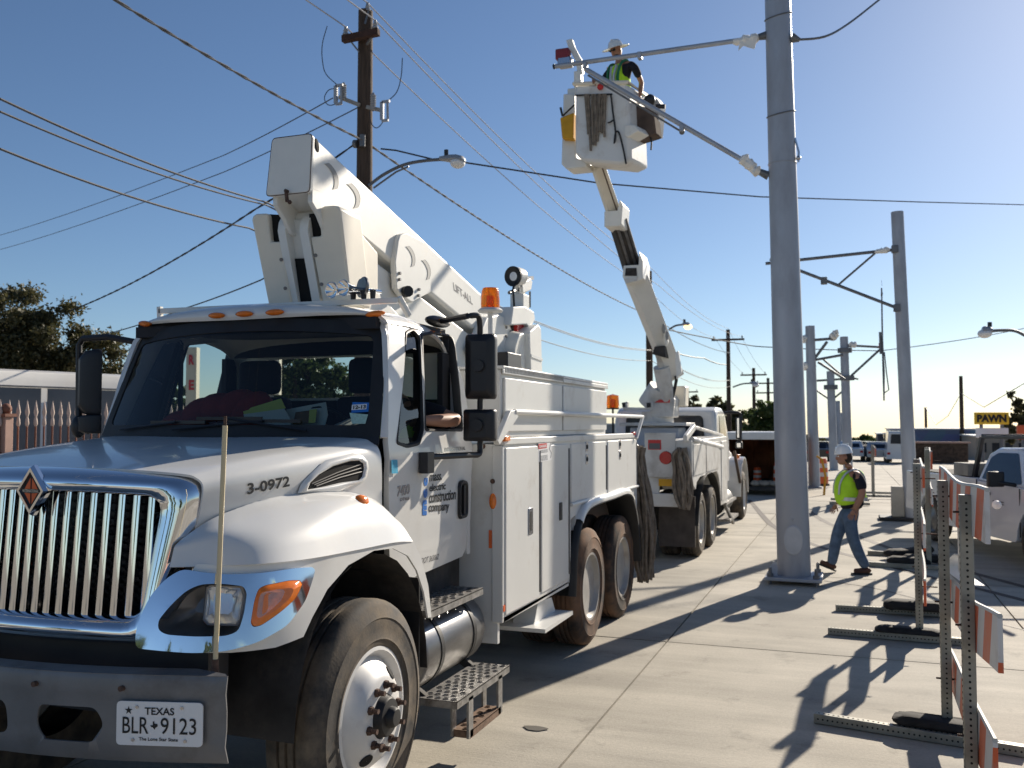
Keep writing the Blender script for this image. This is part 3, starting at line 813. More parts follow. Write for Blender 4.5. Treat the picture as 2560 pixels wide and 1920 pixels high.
mb = MB(); mb.box((X(-.90), 4.95, 2.74), (X(.90), 5.95, 2.77)); mb.box((X(-.90), 4.93, 2.68), (X(.90), 5.05, 2.75)); mb.box((X(-.92), 5.985, 1.3), (X(.92), 6.0, 2.28)); mb.box((X(-.92), 5.95, 2.61), (X(.92), 6.0, 2.72))
for s in (-1, 1):
    mb.box((X(s * .90 - .02), 5.86, 1.3), (X(s * .90 + .02), 6.0, 2.60)); mb.box((X(s * .97 - .02), 4.95, 1.3), (X(s * .97 + .02), 5.9, 2.02))
mb.build('headliner', INTER, cab)
for side in (1, -1):
    mb = MB(); panel(mb, DOOR, [QW, MW], cabside(side), .07)
    door = mb.build('door', WHITE, T1, smooth=50, solid=.035, soff=-1, face=(side, 0, 0))
    for hole, nm, grow in ((QW, 'quarter_window_seal', 0), (MW, 'window_seal', 0)):
        cy = sum(p[0] for p in hole) / len(hole); cz = sum(p[1] for p in hole) / len(hole)
        def rg(d, out):
            o = []
            for y, z in hole:
                v = Vector((y - cy, z - cz)); v = v * (1 + d / max(v.length, .05)); o.append(cabside(side, out)(cy + v.x, cz + v.y))
            return o
        mb = MB(); mb.loft([rg(.012, .0), rg(.008, .007), rg(-.006, .007), rg(-.016, -.01), rg(-.01, -.05)], True)
        mb.build(nm, BLACK, door, smooth=50)
    cy = sum(p[0] for p in QW) / len(QW); cz = sum(p[1] for p in QW) / len(QW)
    mb = MB(); panel(mb, [(cy + (y - cy) * .98, cz + (z - cz) * .99) for y, z in QW], [], cabside(side, -.012), .08)
    mb.build('quarter_window', TINT, door, smooth=60)
    mb = MB(); mb.box((X(side * .98) - .012, MW[0][0] - .5, 2.0) if False else (X(side * .93) - .01, 5.40, 2.06), (X(side * .93) + .01, 5.43, 2.64)); 
    mb.build('window_post', BLKPL, door)
    if side > 0:
        hc = [side_px(*Z4(*p)) for p in ((580, 1080), (626, 1070), (622, 1285), (578, 1290))]
        ys = [p.y for p in hc]; zs = [p.z for p in hc]; hy0, hy1, hz0, hz1 = min(ys), max(ys), min(zs), max(zs)
    mb = MB(); rr = rounded([(hy0, hz0), (hy1, hz0), (hy1, hz1), (hy0, hz1)], .05)
    def hring(sc, out): return [(X(side * (1.053 + out)), (hy0 + hy1) / 2 + (y - (hy0 + hy1) / 2) * sc, (hz0 + hz1) / 2 + (z - (hz0 + hz1) / 2) * sc) for y, z in rr]
    mb.loft([hring(1.06, .0), hring(1.0, .02), hring(.86, .02), hring(.72, .003)], True); mb.add(hring(.75, .003), [tuple(range(len(rr)))])
    mb.box((X(side * 1.062) - .012, (hy0 + hy1) / 2 - .012, hz0 + .03), (X(side * 1.062) + .012, (hy0 + hy1) / 2 + .02, hz1 - .03))
    mb.build('handle', BLKPL, door)
    if side > 0: door_r = door
# writing on the driver door
def DZ(x, y): return (960 + x * .1929, 1100 + y * .1929)
def door_text(txt, bl, br, tl, m, bold=.02, shear=0.0):
    a, b, c = (side_px(*DZ(*q)) for q in (bl, br, tl))
    fm = lambda v: Vector((X(side_off(v.z)) + .0025, v.y, v.z))
    return lettering(txt, a, b - a, c - a, m, door_r, bold, fmap=fm, spacing=.92)
door_text('mass.', (585, 540), (745, 520), (592, 452), BLACKT, .02)
door_text('electric', (582, 670), (795, 640), (586, 572), BLACKT, .02)
door_text('construction', (578, 822), (925, 770), (585, 680), BLACKT, .02)
door_text('company', (572, 970), (838, 945), (578, 850), BLACKT, .02)
door_text('m', (550, 975), (552, 780), (492, 975), BLUET, .07)
door_text('e', (558, 752), (562, 632), (503, 752), BLUET, .07)
door_text('c', (562, 598), (566, 490), (510, 598), BLUET, .07)
door_text('USDOT 363062', (420, 1622), (700, 1545), (432, 1545), GREYT, .0)
door_text('INTERNATIONAL', (785, 150), (1050, 130), (785, 98), BADGE, .03)
door_text('7400', (165, 740), (328, 700), (172, 600), BADGE, .03)
door_text('DT466', (205, 795), (326, 775), (205, 750), BADGE, .03)
a, b, c = (side_px(*DZ(*q)) for q in ((78, 435), (158, 432), (82, 258)))
mb = MB(); mb.add([Vector((X(1.067), v.y, v.z)) for v in (a, b, b + (c - a), c)], [(0, 1, 2, 3)]); mb.build('permit_decal', mat('blue_decal', (.03, .33, .52), .5, var=.2, vscale=60), door_r, smooth=0)
# windshield
def ws(u, v, out=0.0):
    yb = 4.775 - .24 * (1 - u * u); yt = 5.02 - .19 * (1 - u * u)
    return Vector((X(u * (1.02 - .075 * v - .02 * v * v)), lerp(yb, yt, v) - out, lerp(2.028, 2.712 + .05 * (1 - u * u), v)))
mb = MB()
gl = rounded([(-.93, .10), (.93, .10), (.93, .885), (-.93, .885)], .06)
panel(mb, rounded([(-1.0, -.01), (1.0, -.01), (1.0, 1.0), (-1.0, 1.0)], .03), [gl], lambda u, v: ws(u, v, .004), .10)
wsf = mb.build('windshield_frame', BLACK, T1, smooth=60, solid=.012, soff=-1, face=(0, -1, 0))
mb = MB(); panel(mb, [(a * 1.01, b) for a, b in gl], [], lambda u, v: ws(u, v, -.002), .12)
mb.build('windshield', GLASS, T1, smooth=80)
mb = MB(); panel(mb, rounded([(-1.0, -.06), (1.0, -.06), (1.0, .0), (-1.0, .0)], .01), [], lambda u, v: ws(u, v, .012), .15)
mb.build('cowl', BLKPL, T1, solid=.05, soff=-1, face=(0, -1, 0))
for side in (1, -1):                        # white A pillar between windshield and door
    mb = MB(); rows = []
    for v in [i / 8 for i in range(9)]:
        p = ws(side * 1.0, v); z = p.z; yd = interp(z, [(b, a) for a, b in DO])
        rows.append([p, Vector((X(side * (side_off(z) - .012)), (p.y + yd) / 2 - .01, z)), Vector((X(side * (side_off(z) + .001)), yd, z))])
    mb.loft([[tuple(q) for q in r] for r in rows], False); mb.build('pillar', WHITE, T1, smooth=60, solid=.02, soff=-1, face=(side, -.5, 0))
for base, tip in (((-.25, .06), (.35, .13)), ((.62, .055), (.12, .15)), ((-.75, .06), (-.25, .12))):
    mb = MB(); a, b = ws(*base, .03), ws(*tip, .025); mb.tube([a, a.lerp(b, .5) - Vector((0, .01, 0)), b], .008, 6)
    c = ws(tip[0] - .22, tip[1] + .0, .015); d = ws(tip[0] + .22, tip[1] + .0, .015); mb.bar(c, d, .012, .02)
    mb.build('wiper', BLKPL, T1)
# inspection sticker on the glass
def wpx(x, y):
    best = None
    for i in range(41):
        for j in range(41):
            q = ws(.6 + .4 * i / 40, j / 40 * .45, .006)
            d = q - Vector((0, 0, CAM_H)); k = d.dot(_f)
            e = (CX + FPX * d.dot(_r) / k - x) ** 2 + (CY - FPX * d.dot(_u) / k - y) ** 2
            if best is None or e < best[0]: best = (e, q)
    return best[1]
def sticker(px4, m, nm='sticker'):
    q = [wpx(*Z3(*p)) for p in px4]; mb = MB(); mb.add(q, [(0, 1, 2, 3)]); return mb.build(nm, m, wsf, smooth=0), q
sticker([(1908, 812), (2018, 812), (2020, 752), (1915, 748)], BLUET)
st, q = sticker([(1912, 880), (2000, 880), (2015, 822), (1905, 818)], mat('green_sticker', (.35, .52, .46), .6, var=.15, vscale=80))
q = [wpx(*Z3(*p)) + Vector((.0, -.003, 0)) for p in ((1918, 796), (2008, 796), (2008, 764), (1918, 764))]
mb = MB(); mb.add(q, [(0, 1, 2, 3)]); mb.build('sticker', WHITEP, wsf, smooth=0)
lettering('12-13', q[0].lerp(q[2], .12) + Vector((0, -.002, 0)), (q[1] - q[0]) * .84, (q[3] - q[0]) * .7, BLACKT, wsf, .04)
# interior
mb = MB(); mb.box((X(-.92), 4.80, 1.75), (X(.92), 5.12, 2.02)); mb.box((X(-.1), 4.95, 1.6), (X(.92), 5.2, 2.0))
mb.build('dashboard', INTER, cab, bevel=.03)
for o in (-.50, .42):
    mb = MB()
    mb.box((X(o - .25), 5.30, 1.55), (X(o + .25), 5.72, 1.72)); mb.box((X(o - .25), 5.68, 1.7), (X(o + .25), 5.83, 2.30)); mb.box((X(o - .17), 5.70, 2.32), (X(o + .17), 5.81, 2.57))
    mb.build('seat', SEATM, cab, bevel=.05, bseg=3)
mb = MB(); c = Vector((X(.45), 5.14, 2.02)); rx = Matrix.Rotation(R(-62), 3, 'X')
mb.tube([c + rx @ Vector((.21 * math.cos(t), .21 * math.sin(t), 0)) for t in [2 * math.pi * i / 28 for i in range(28)]], .013, 8, closed=True)
for t in (R(90), R(210), R(330)): mb.cyl(c, c + rx @ Vector((.2 * math.cos(t), .2 * math.sin(t), 0)), .012, n=6)
mb.cyl(c, c - rx @ Vector((0, 0, .3)), .03, n=8)
mb.build('steering_wheel', BLKPL, cab)
# roof: markers, light bar, horns
for px in ((465, 787), (Z3(1085, 218)[0], Z3(0, 218)[1]), (Z3(1255, 208)[0], Z3(0, 208)[1]), (Z3(1442, 198)[0], Z3(0, 198)[1]), Z3(2060, 208), Z3(645, 268))[1:]:
    q = P(*px, Y=4.84)
    for _ in range(6): q = P(*px, Y=4.775 + .20 * ((q.x - XC) / .95) ** 2)
    mb = MB(); mb.ball(q, (.062, .035, .020), 14, 8, rot=Matrix.Rotation(math.atan(.42 * (q.x - XC)), 3, 'Z') @ Matrix.Rotation(R(-8) * (q.x - XC), 3, 'Y')); mb.build('roof_marker', AMBER, T1)
bl, br_ = P(*Z3(735, 192), Y=5.0), P(*Z3(2205, 125), Y=5.0)
mb = MB(); mb.bar(bl, br_, .03, .034); mb.bar(bl + Vector((0, 0, .03)), bl - Vector((-.01, 0, .10)), .03, .03); mb.bar(br_ + Vector((0, 0, .02)), P(*Z5(1168, 1355), Y=5.08), .03, .03)
bar = mb.build('light_bar', BOOMW, T1, bevel=.003)
for k, (px, ln) in enumerate((((1790, 62), .30), ((1862, 48), .34))):
    a = P(*Z3(*px), Y=4.86); d = Vector((.22, .97, .05)).normalized() if k else Vector((.18, .98, .04)).normalized()
    mb = MB(); mb.lathe([(.046, -.002), (.050, 0), (.047, .006), (.034, .03), (.022, .07), (.014, .13), (.0125, ln), (.001, ln)], a, d, 18)
    mb.lathe([(.046, -.002), (.02, .05), (.001, .06)], a, d, 18)
    mb.build('horn', CHROME, bar, smooth=60)
a = P(*Z3(2000, 40), Y=5.05); mb = MB(); mb.lathe([(.001, .0), (.058, .0), (.062, .01), (.058, .02), (.001, .02)], a, (-.6, -.75, 0), 20); mb.lathe([(.001, .0), (.058, .0), (.062, .01), (.058, .02), (.001, .02)], a + Vector((-.035, .03, -.005)), (-.6, -.75, 0), 20)
mb.build('horn_disc', TANK, bar)
mb = MB()
for px in ((1925, 100), (1990, 95), (2045, 90)): q = P(*Z3(*px), Y=5.03); mb.cyl(q - Vector((0, 0, .05)), q + Vector((0, 0, .03)), .014, .02, 8)
mb.build('horn_bracket', BLKPL, bar)

# mirrors
def mirror(side, top, elbow_t, elbow_b, low, x_heads):
    mb = MB(); pts = [top] + spline([elbow_t[0], elbow_t[1], elbow_t[2]], 4) + spline([elbow_b[0], elbow_b[1], elbow_b[2]], 4) + [low]
    mb.tube(pts, .020, 10); mb.ball(top, (.045, .19, .04)); mb.box(low + Vector((-.03, -.05, -.10)), low + Vector((.03, .05, .03)))
    br = mb.build('mirror_bracket', BLKPL, T1, bevel=.008)
    return br
XM = X(1.18)
tp = side_px(*Z4(430, 130)); tp.x += .04
e1 = P(*Z4(640, 95), X=XM + .02); e2 = P(*Z4(700, 95), X=XM + .06); e3 = P(*Z4(712, 160), X=XM + .06)
f1 = P(*Z4(712, 850), X=XM + .05); f2 = P(*Z4(706, 912), X=XM + .05); f3 = P(*Z4(650, 918), X=XM + .02)
lo = side_px(*Z4(365, 930)); lo.x += .035
mir = mirror(1, tp, (e1, e2, e3), (f1, f2, f3), lo, None)
def mhead(cs, XX, d, par):
    q = [P(*Z4(*p), X=XX) for p in cs]; c = sum(q, Vector()) / 4
    ex = (q[1] - q[0]) ; ez = (q[0] - q[3])
    poly = rounded([(-.5, -.5), (.5, -.5), (.5, .5), (-.5, .5)], .10, 4)
    # head faces back; its width runs across the road, its height is vertical
    wx = ex.length; hz = abs(ez.z)
    mb = MB(); ang = R(8); rt = Vector((math.cos(ang), math.sin(ang), 0)); nn = Vector((math.sin(ang), -math.cos(ang), 0))
    def rg(sc, o): return [c + rt * a * sc * d[0] + Vector((0, 0, b * d[1] * (1 - (1 - sc) * .5))) + nn * o for a, b in poly]
    mb.loft([rg(.97, -.05), rg(1.0, -.04), rg(1.0, -.005), rg(.9, .035), rg(.5, .055)], True); mb.add(rg(.5, .055), [tuple(range(len(poly)))])
    h = mb.build('mirror_head', BLKPL, par, smooth=60)
    mb = MB(); mb.add(rg(.93, -.051), [tuple(range(len(poly)))]); mb.build('mirror_glass', CHROME, par, smooth=0)
    mb = MB(); mb.cyl(c + nn * .03, c + nn * .085, .045, .04, 14); mb.build('mirror_clamp', BLKPL, par)
mhead(((618, 168), (815, 188), (800, 615), (605, 605)), XM + .06, (.215, .44), mir)
mhead(((605, 640), (808, 648), (800, 845), (600, 835)), XM + .06, (.225, .215), mir)
# far mirror, left of the cab
mb = MB()
a = P(600, 825, X=X(-.98)) if False else Vector((X(-.98), 5.05, 2.66)); q1 = P(*Z3(265, 360), Y=4.95); q2 = P(*Z3(240, 400), Y=4.95); q3 = P(*Z3(238, 900), Y=4.95); q4 = P(*Z3(300, 930), Y=4.95)
mb.tube([a, P(*Z3(420, 350), Y=4.98), q1, q2, q3, q4], .022, 10); mb.ball(q3, (.05, .05, .08))
far = mb.build('mirror_bracket', BLKPL, T1)
ct = P(*Z3(315, 630), Y=4.97); cb = P(*Z3(312, 885), Y=4.97)
for c, d in ((ct, (.19, .45)), (cb, (.19, .13))):
    poly = rounded([(-.5, -.5), (.5, -.5), (.5, .5), (-.5, .5)], .12, 4)
    ang = R(-35); rt = Vector((math.cos(ang), math.sin(ang), 0)); nn = Vector((math.sin(ang), -math.cos(ang), 0))
    def rg(sc, o): return [c + rt * a * sc * d[0] + Vector((0, 0, b * d[1] * (1 - (1 - sc) * .5))) + nn * o for a, b in poly]
    mb = MB(); mb.loft([rg(.97, -.05), rg(1.0, -.04), rg(1.0, -.005), rg(.85, .05), rg(.4, .08)], True); mb.add(rg(.4, .08), [tuple(range(len(poly)))]); mb.add(rg(.97, -.05), [tuple(range(len(poly)))])
    mb.build('mirror_head', BLKPL, far, smooth=60)

# fuel tank and steps
def perf_step(name, x0, x1, y0, y1, z, par, m=STEP, nx=5, ny=13):
    mb = MB(); hs = []
    for i in range(nx):
        for j in range(ny):
            cx = lerp(x0, x1, (i + .5 + (.25 if j % 2 else -.25) * .8) / nx); cy = lerp(y0, y1, (j + .5) / ny)
            if x0 + .02 < cx < x1 - .02: hs.append([(cx + a * .8, cy + b) for a, b in circle(8, .017)])
    panel(mb, [(x0, y0), (x1, y0), (x1, y1), (x0, y1)], hs, lambda a, b: (a, b, z), .5)
    s = mb.build(name, m, par, smooth=0, solid=.006, soff=-1)
    mb = MB(); mb.box((x0, y0, z - .045), (x0 + .006, y1, z - .004)); mb.box((x1 - .006, y0, z - .045), (x1, y1, z + .004)); mb.box((x0 + .008, y0, z - .045), (x1 - .008, y0 + .006, z - .004)); mb.box((x0 + .008, y1 - .006, z - .045), (x1 - .008, y1, z - .004))
    mb.build('step_edge', m, s); 
    mb = MB()
    for h in hs: cx = sum(p[0] for p in h) / 8; cy = sum(p[1] for p in h) / 8; mb.lathe([(.017, .0), (.020, .004), (.016, .0045)], (cx, cy, z), (0, 0, 1), 8)
    tag(mb.build('step_tread', m, s), kind='stuff')
    return s
mb = MB(); tx, tz, tr = X(.93), .70, .245
mb.lathe([(.001, 0), (tr * .8, .0), (tr * .95, .02), (tr, .06), (tr, .95), (tr * .95, .99), (tr * .8, 1.01), (.001, 1.01)], (tx, 5.06, tz), (0, 1, 0), 36)
tank = mb.build('fuel_tank', TANK, T1, smooth=50)
for y in (5.30, 5.82): mb = MB(); mb.lathe([(tr + .001, 0), (tr + .006, 0), (tr + .006, .045), (tr + .001, .045)], (tx, y, tz), (0, 1, 0), 36); mb.build('tank_strap', BLACK, tank)
perf_step('upper_step', X(.93), X(1.19), 5.10, 5.95, .985, T1)
perf_step('lower_step', X(1.13), X(1.385), 5.06, 5.94, .48, T1)
perf_step('bottom_step', X(1.26), X(1.385), 5.26, 5.78, .25, T1, mat('rusty_step', (.20, .13, .09), .8, .3, var=.4, vscale=30), 2, 8)
for y in (5.27, 5.77):
    for x0, x1, w in ((1.37, 1.385, .035), (1.262, 1.275, .03)): mb = MB(); mb.box((X(x0), y - w, .21), (X(x1), y + w, .455)); mb.build('step_hanger', STEP, T1)
for y in (5.12, 5.86):
    mb = MB(); mb.bar((X(1.15), y, .46), (X(.9), y, .62), .04, .05); mb.build('step_bracket', UNDER, T1)
    mb = MB(); mb.bar((X(.9), y, .95), (X(.7), y, .95), .04, .05); mb.build('step_bracket', UNDER, T1)
mb = MB(); mb.box((X(.72), 4.985, .42), (X(1.17), 5.0, 1.20)); mb.build('mud_flap', BLACK, T1)

# ------------------------------------------------------------------ service body
XB = 1.22; BW = WHITE2
def yb(px, py=1109): return P(px, py, X=X(XB)).y
side_poly = [(6.21, .70), (7.84, .725), (7.90, .95), (7.98, 1.14), (8.12, 1.27), (8.35, 1.34), (9.95, 1.36), (10.20, 1.28), (10.38, 1.08), (10.46, .95), (10.56, .95), (10.56, 1.96), (6.21, 1.96)]
body = None
for side in (1, -1):
    mb = MB(); panel(mb, side_poly, [rounded([(7.885, 1.27), (8.045, 1.295), (7.925, .92), (7.885, .90)], .02), rounded([(10.36, 1.30), (10.46, 1.31), (10.46, .98), (10.42, 1.1)], .015)] if side > 0 else [], lambda y, z: (X(side * XB), y, z), .25)
    p = mb.build('body_side', BW, T1, smooth=0, solid=.04, soff=0)
    if side > 0: body = p
mb = MB()
mb.box((X(-XB) + .02, 6.20, .55), (X(XB) - .021, 6.24, 1.96)); mb.box((X(-XB) + .03, 6.3, 1.90), (X(XB) - .03, 10.5, 1.95)); mb.box((X(-XB) + .03, 10.50, 1.0), (X(XB) - .03, 10.54, 1.90))
mb.box((X(.75), 6.3, .75), (X(1.15), 7.8, .80)); mb.box((X(.98), 6.25, 1.36), (X(1.0), 10.5, 1.9))
mb.build('body_shell', BW, T1)
mb = MB(); mb.box((X(.60), 6.26, .60), (X(.64), 10.5, 1.9)); mb.build('inner_wall', UNDER, T1)
mb = MB(); mb.box((X(.55), 7.86, 1.385), (X(1.19), 10.45, 1.40)); mb.box((X(.62), 7.80, .74), (X(1.19), 7.83, 1.38)); mb.build('wheel_liner', DARK, T1)
mb = MB(); mb.box((X(XB) - .05, 6.19, 1.955), (X(XB) + .035, 10.60, 2.005)); mb.build('deck_trim', BW, T1, bevel=.006)
# front wall trims and lamps
mb = MB(); mb.box((X(XB) - .06, 6.185, .70), (X(XB) + .022, 6.215, 1.95)); mb.build('corner_post', BW, T1, bevel=.006)
for px, py, w, h, m, nm in ((960, 456, .030, .058, AMBER, 'marker_lamp'), (957, 628, .034, .115, ORANGE, 'reflector_strip')):
    q = P(*Z2(px, py), Y=6.19); mb = MB()
    if nm == 'marker_lamp': mb.ball(q, (w, .022, h), 12, 8)
    else: mb.box(q - Vector((w * .8, 0, h * .55)), q + Vector((w * .8, .006, h * .55)))
    mb.build(nm, m, T1)
mb = MB(); q = P(*Z2(960, 366), Y=6.19); mb.cyl(q, q + Vector((0, -.012, 0)), .018, n=10); q = P(*Z2(915, 208), Y=6.19); mb.cyl(q, q + Vector((0, -.02, 0)), .02, n=10); mb.build('plug', RUST, T1)
for (a, b) in (((1003, 165), (1043, 182)), ): 
    q = P(*Z2(1022, 174), X=X(XB) + .04); mb = MB(); mb.box(q - Vector((.02, .055, .02)), q + Vector((.01, .055, .02))); mb.build('marker_lamp', AMBER, T1, bevel=.008)
q = P(*Z2(1016, 935), X=X(XB) + .022); mb = MB(); mb.box(q - Vector((0, .05, .022)), q + Vector((.004, .05, .022))); mb.build('reflector_strip', ORANGE, T1)
q = P(*Z4(1628, 792), X=X(XB) + .04); mb = MB(); mb.box(q - Vector((.03, .05, .02)), q + Vector((.0, .05, .02))); mb.build('marker_lamp', REDL, T1, bevel=.008)
def comp_door(y0, y1, z0, z1, hy, hz, kind):
    mb = MB(); mb.box((X(XB) + .008, y0, z0), (X(XB) + .030, y1, z1)); d = mb.build('compartment_door', BW, T1, bevel=.007)
    mb = MB()
    if kind == 'paddle':
        mb.box((X(XB) + .0305, hy - .05, hz - .10), (X(XB) + .036, hy + .05, hz + .10)); h = mb.build('latch_plate', BADGE, d, bevel=.003)
        mb = MB(); mb.box((X(XB) + .0355, hy - .027, hz - .072), (X(XB) + .0375, hy + .027, hz + .072)); mb.build('latch_recess', DARK, d)
    elif kind == 'twin':
        for dz in (.055, -.06):
            mb.box((X(XB) + .0305, hy - .035, hz + dz - .045), (X(XB) + .035, hy + .035, hz + dz + .045))
        mb.build('latch_plate', BADGE, d, bevel=.003)
        mb = MB()
        for dz in (.055, -.06): mb.ball((X(XB) + .037, hy, hz + dz), (.008, .018, .022), 8, 6)
        mb.build('latch_recess', DARK, d)
    else:
        mb.box((X(XB) + .031, hy - .035, hz - .075), (X(XB) + .04, hy + .035, hz + .075)); mb.build('latch_recess', BLACK, d, bevel=.006)
    mb = MB(); mb.cyl((X(XB) + .03, y1 + .02, z0 + .04), (X(XB) + .03, y1 + .02, z1 - .04), .008, n=6); mb.build('hinge', STEEL, d)
    return d
def yz(p): q = P(*Z4(*p), X=X(XB) + .03); return q.y, q.z
comp_door(6.235, 6.98, .745, 1.935, *yz((1010, 1310)), 'paddle')
dd = comp_door(7.05, 7.79, .765, 1.935, *yz((1187, 1252)), 'dark')
comp_door(7.88, 9.10, 1.41, 1.935, *yz((1343, 905)), 'twin')
comp_door(9.19, 10.50, 1.41, 1.935, *yz((1540, 885)), 'twin')
mb = MB(); mb.cyl((X(XB) + .035, 7.86, 1.398), (X(XB) + .035, 10.56, 1.398), .016, n=8); mb.build('drip_rail', BW, T1)
mb = MB(); mb.box((X(XB) + .0, 6.205, .70), (X(XB) + .02, 7.82, .735)); mb.build('sill', BW, T1)
# warning notice
a, b, c = (P(*Z4(*q), X=X(XB) + .031) for q in ((1058, 962), (1137, 948), (1056, 850)))
mb = MB(); mb.add([a, b, b + (c - a), c], [(0, 1, 2, 3)]); mb.build('danger_notice', WHITEP, dd, smooth=0)
v = c - a; h = b - a; e = Vector((.0015, 0, 0))
mb = MB(); mb.add([p + e for p in (a + v * .70, a + v * .70 + h * .62, a + v * .97 + h * .62, a + v * .97)], [(0, 1, 2, 3)]); mb.build('notice_header', REDT, dd, smooth=0)
lettering('DANGER', a + v * .76 + h * .06 + e * 1.5, h * .5, v * .14, WHITEP, dd, .03)
mb = MB()
for t in (.60, .54, .48, .30, .24, .18, .12, .06): mb.add([p + e for p in (a + v * t + h * .1, a + v * t + h * .68, a + v * (t + .02) + h * .68, a + v * (t + .02) + h * .1)], [(0, 1, 2, 3)])
zz = [(.92, .98), (.80, .62), (.95, .40), (.88, .12)]
for (p, q) in zip(zz, zz[1:]): mb.add([a + h * p[0] + v * p[1] + e, a + h * (p[0] + .03) + v * p[1] + e, a + h * (q[0] + .03) + v * q[1] + e, a + h * q[0] + v * q[1] + e], [(0, 1, 2, 3)])
mb.build('notice_text', GREYT, dd, smooth=0)
# wheel arch flare: white lip above, black rubber down the sides
arch2 = spline([(0, 7.87, .60), (0, 7.93, .95), (0, 8.03, 1.15), (0, 8.20, 1.29), (0, 8.50, 1.345), (0, 9.3, 1.355), (0, 9.85, 1.36), (0, 10.14, 1.29), (0, 10.34, 1.10), (0, 10.46, .85), (0, 10.52, .55)], 5)
ac = Vector((0, 9.2, .5))
def off(d): 
    o = []
    for i, p in enumerate(arch2):
        t = arch2[min(i + 1, len(arch2) - 1)] - arch2[max(i - 1, 0)]; n = Vector((0, -t.z, t.y)).normalized(); o.append(p + n * d)
    return o
def fl(d, dx): return [(X(XB) + dx, p.y, p.z) for p in off(d)]
k = len(arch2)
mb = MB(); mb.loft([fl(.045, .015), fl(.04, .055), fl(.015, .075), fl(-.015, .07), fl(-.025, .04), fl(-.025, -.25)], False)
fa = mb.build('wheel_arch_flare', BLACK, T1, smooth=60)
mb = MB(); i0, i1 = int(k * .24), int(k * .74)
mb.loft([fl(.060, .016)[i0:i1], fl(.058, .062)[i0:i1], fl(.024, .082)[i0:i1], fl(.0, .080)[i0:i1]], False); mb.build('flare_lip', WHITE, fa, smooth=60)
# upper compartment box
mb = MB()
mb.box((X(.62), 6.22, 2.006), (X(XB) - .005, 9.23, 2.50)); ub = mb.build('upper_box', BW, T1, bevel=.012)
mb = MB(); mb.box((X(XB) - .004, 6.26, 2.05), (X(XB) + .014, 7.66, 2.44)); mb.build('upper_door', BW, ub, bevel=.006)
mb = MB(); mb.box((X(XB) - .004, 7.70, 2.05), (X(XB) + .014, 9.20, 2.44)); mb.build('upper_door', BW, ub, bevel=.006)
for y0, y1 in ((6.21, 7.67), (7.69, 9.24)): mb = MB(); mb.box((X(.61), y0, 2.502), (X(XB) + .02, y1, 2.525)); mb.box((X(XB) + .008, y0, 2.465), (X(XB) + .02, y1, 2.501)); mb.build('lid', BW, ub, bevel=.005)
mb = MB(); 
for i in range(46): mb.box((X(XB) + .0195, 6.25 + i * .031, 2.478), (X(XB) + .023, 6.264 + i * .031, 2.515))
mb.build('lid_hinge', STEEL, ub)
# handrail and folded end board
mb = MB(); ra, rb_ = P(*Z4(915, 662), X=X(1.27)), P(*Z4(1675, 692), X=X(1.27)); mb.cyl(ra, rb_, .02, n=10)
mb.cyl(rb_, rb_ + Vector((0, -.35, -.25)), .02, n=8); mb.build('handrail', BW, T1)
mb = MB(); c = [P(*Z4(*p), X=X(1.26)) for p in ((800, 830), (812, 860), (925, 690), (905, 652), (880, 655))]
mb.loft([[p + Vector((-.02, 0, 0)) for p in c], [p + Vector((.02, 0, 0)) for p in c]], True, True); mb.build('rail_bracket', BW, T1, bevel=.004)
# landing pads under the body, outrigger foot
q = P(*Z2(1150, 985), X=X(1.15)); mb = MB(); mb.box((q.x - .25, q.y - .35, q.z - .03), (q.x + .2, q.y + .4, q.z)); mb.prism([(q.y - .2, q.z), (q.y + .35, q.z), (q.y + .25, q.z + .13), (q.y - .1, q.z + .16)], 'x', q.x - .12, q.x + .06)
mb.cyl((q.x - .1, q.y, q.z + .1), (q.x - .1, q.y, .95), .05, n=10); mb.build('outrigger_foot', BW, T1)
# beacon on its post
q = P(*Z5(1730, 1330), Y=6.30)
mb = MB(); mb.cyl((q.x, q.y, 2.5), (q.x, q.y, q.z), .018, n=8); mb.lathe([(.001, 0), (.085, .0), (.095, .012), (.075, .03), (.001, .03)], q, (0, 0, 1), 20); bc = mb.build('beacon_post', BW, T1)
mb = MB(); hgt = (P(*Z5(1730, 1158), Y=6.30) - q).z
mb.lathe([(.066, .028), (.070, .05), (.068, hgt * .55), (.064, hgt - .03), (.055, hgt - .005), (.001, hgt)], q, (0, 0, 1), 24); mb.build('beacon_dome', AMBERT, bc)
mb = MB(); mb.cyl(q + Vector((0, 0, .03)), q + Vector((0, 0, .12)), .025, n=10); mb.build('beacon_lamp', AMBER, bc)

# ------------------------------------------------------------------ folded boom
bp0 = P(*Z5(500, 95), X=X(.16))
BXL, BXR = P(*Z5(232, 115), Y=bp0.y).x - .0, X(.16)
def bp(x, y, o): q = P(*Z5(x, y), X=X(o)); return (q.y, q.z)
e0 = bp(500, 95, .16); e1 = bp(1650, 1180, .16); f0 = bp(480, 500, .16)
dy, dz = e1[0] - e0[0], e1[1] - e0[1]
far_y = 10.2
def top_at(y): return e0[1] + dz / dy * (y - e0[0])
bm_h = .43
mb = MB()
mb.prism([(e0[0] + .0, e0[1]), (far_y, top_at(far_y)), (far_y, top_at(far_y) - .40), (6.0, top_at(6.0) - bm_h), (e0[0] + .34, top_at(e0[0]) - bm_h - .05), (e0[0] + .10, f0[1]), (e0[0] - .02, f0[1])], 'x', BXL, BXR)
boom = mb.build('upper_boom', BOOMW, T1, bevel=.03, bseg=3)
def recess(parent, pts, o, m, name, dx=.004):
    q = [P(*Z5(*p), X=X(o) + dx) for p in pts]; mb = MB(); mb.add(q, [tuple(range(len(q)))]); return mb.build(name, m, parent, smooth=0)
GREYR = mat('grey_slot', (.30, .30, .29), .6)
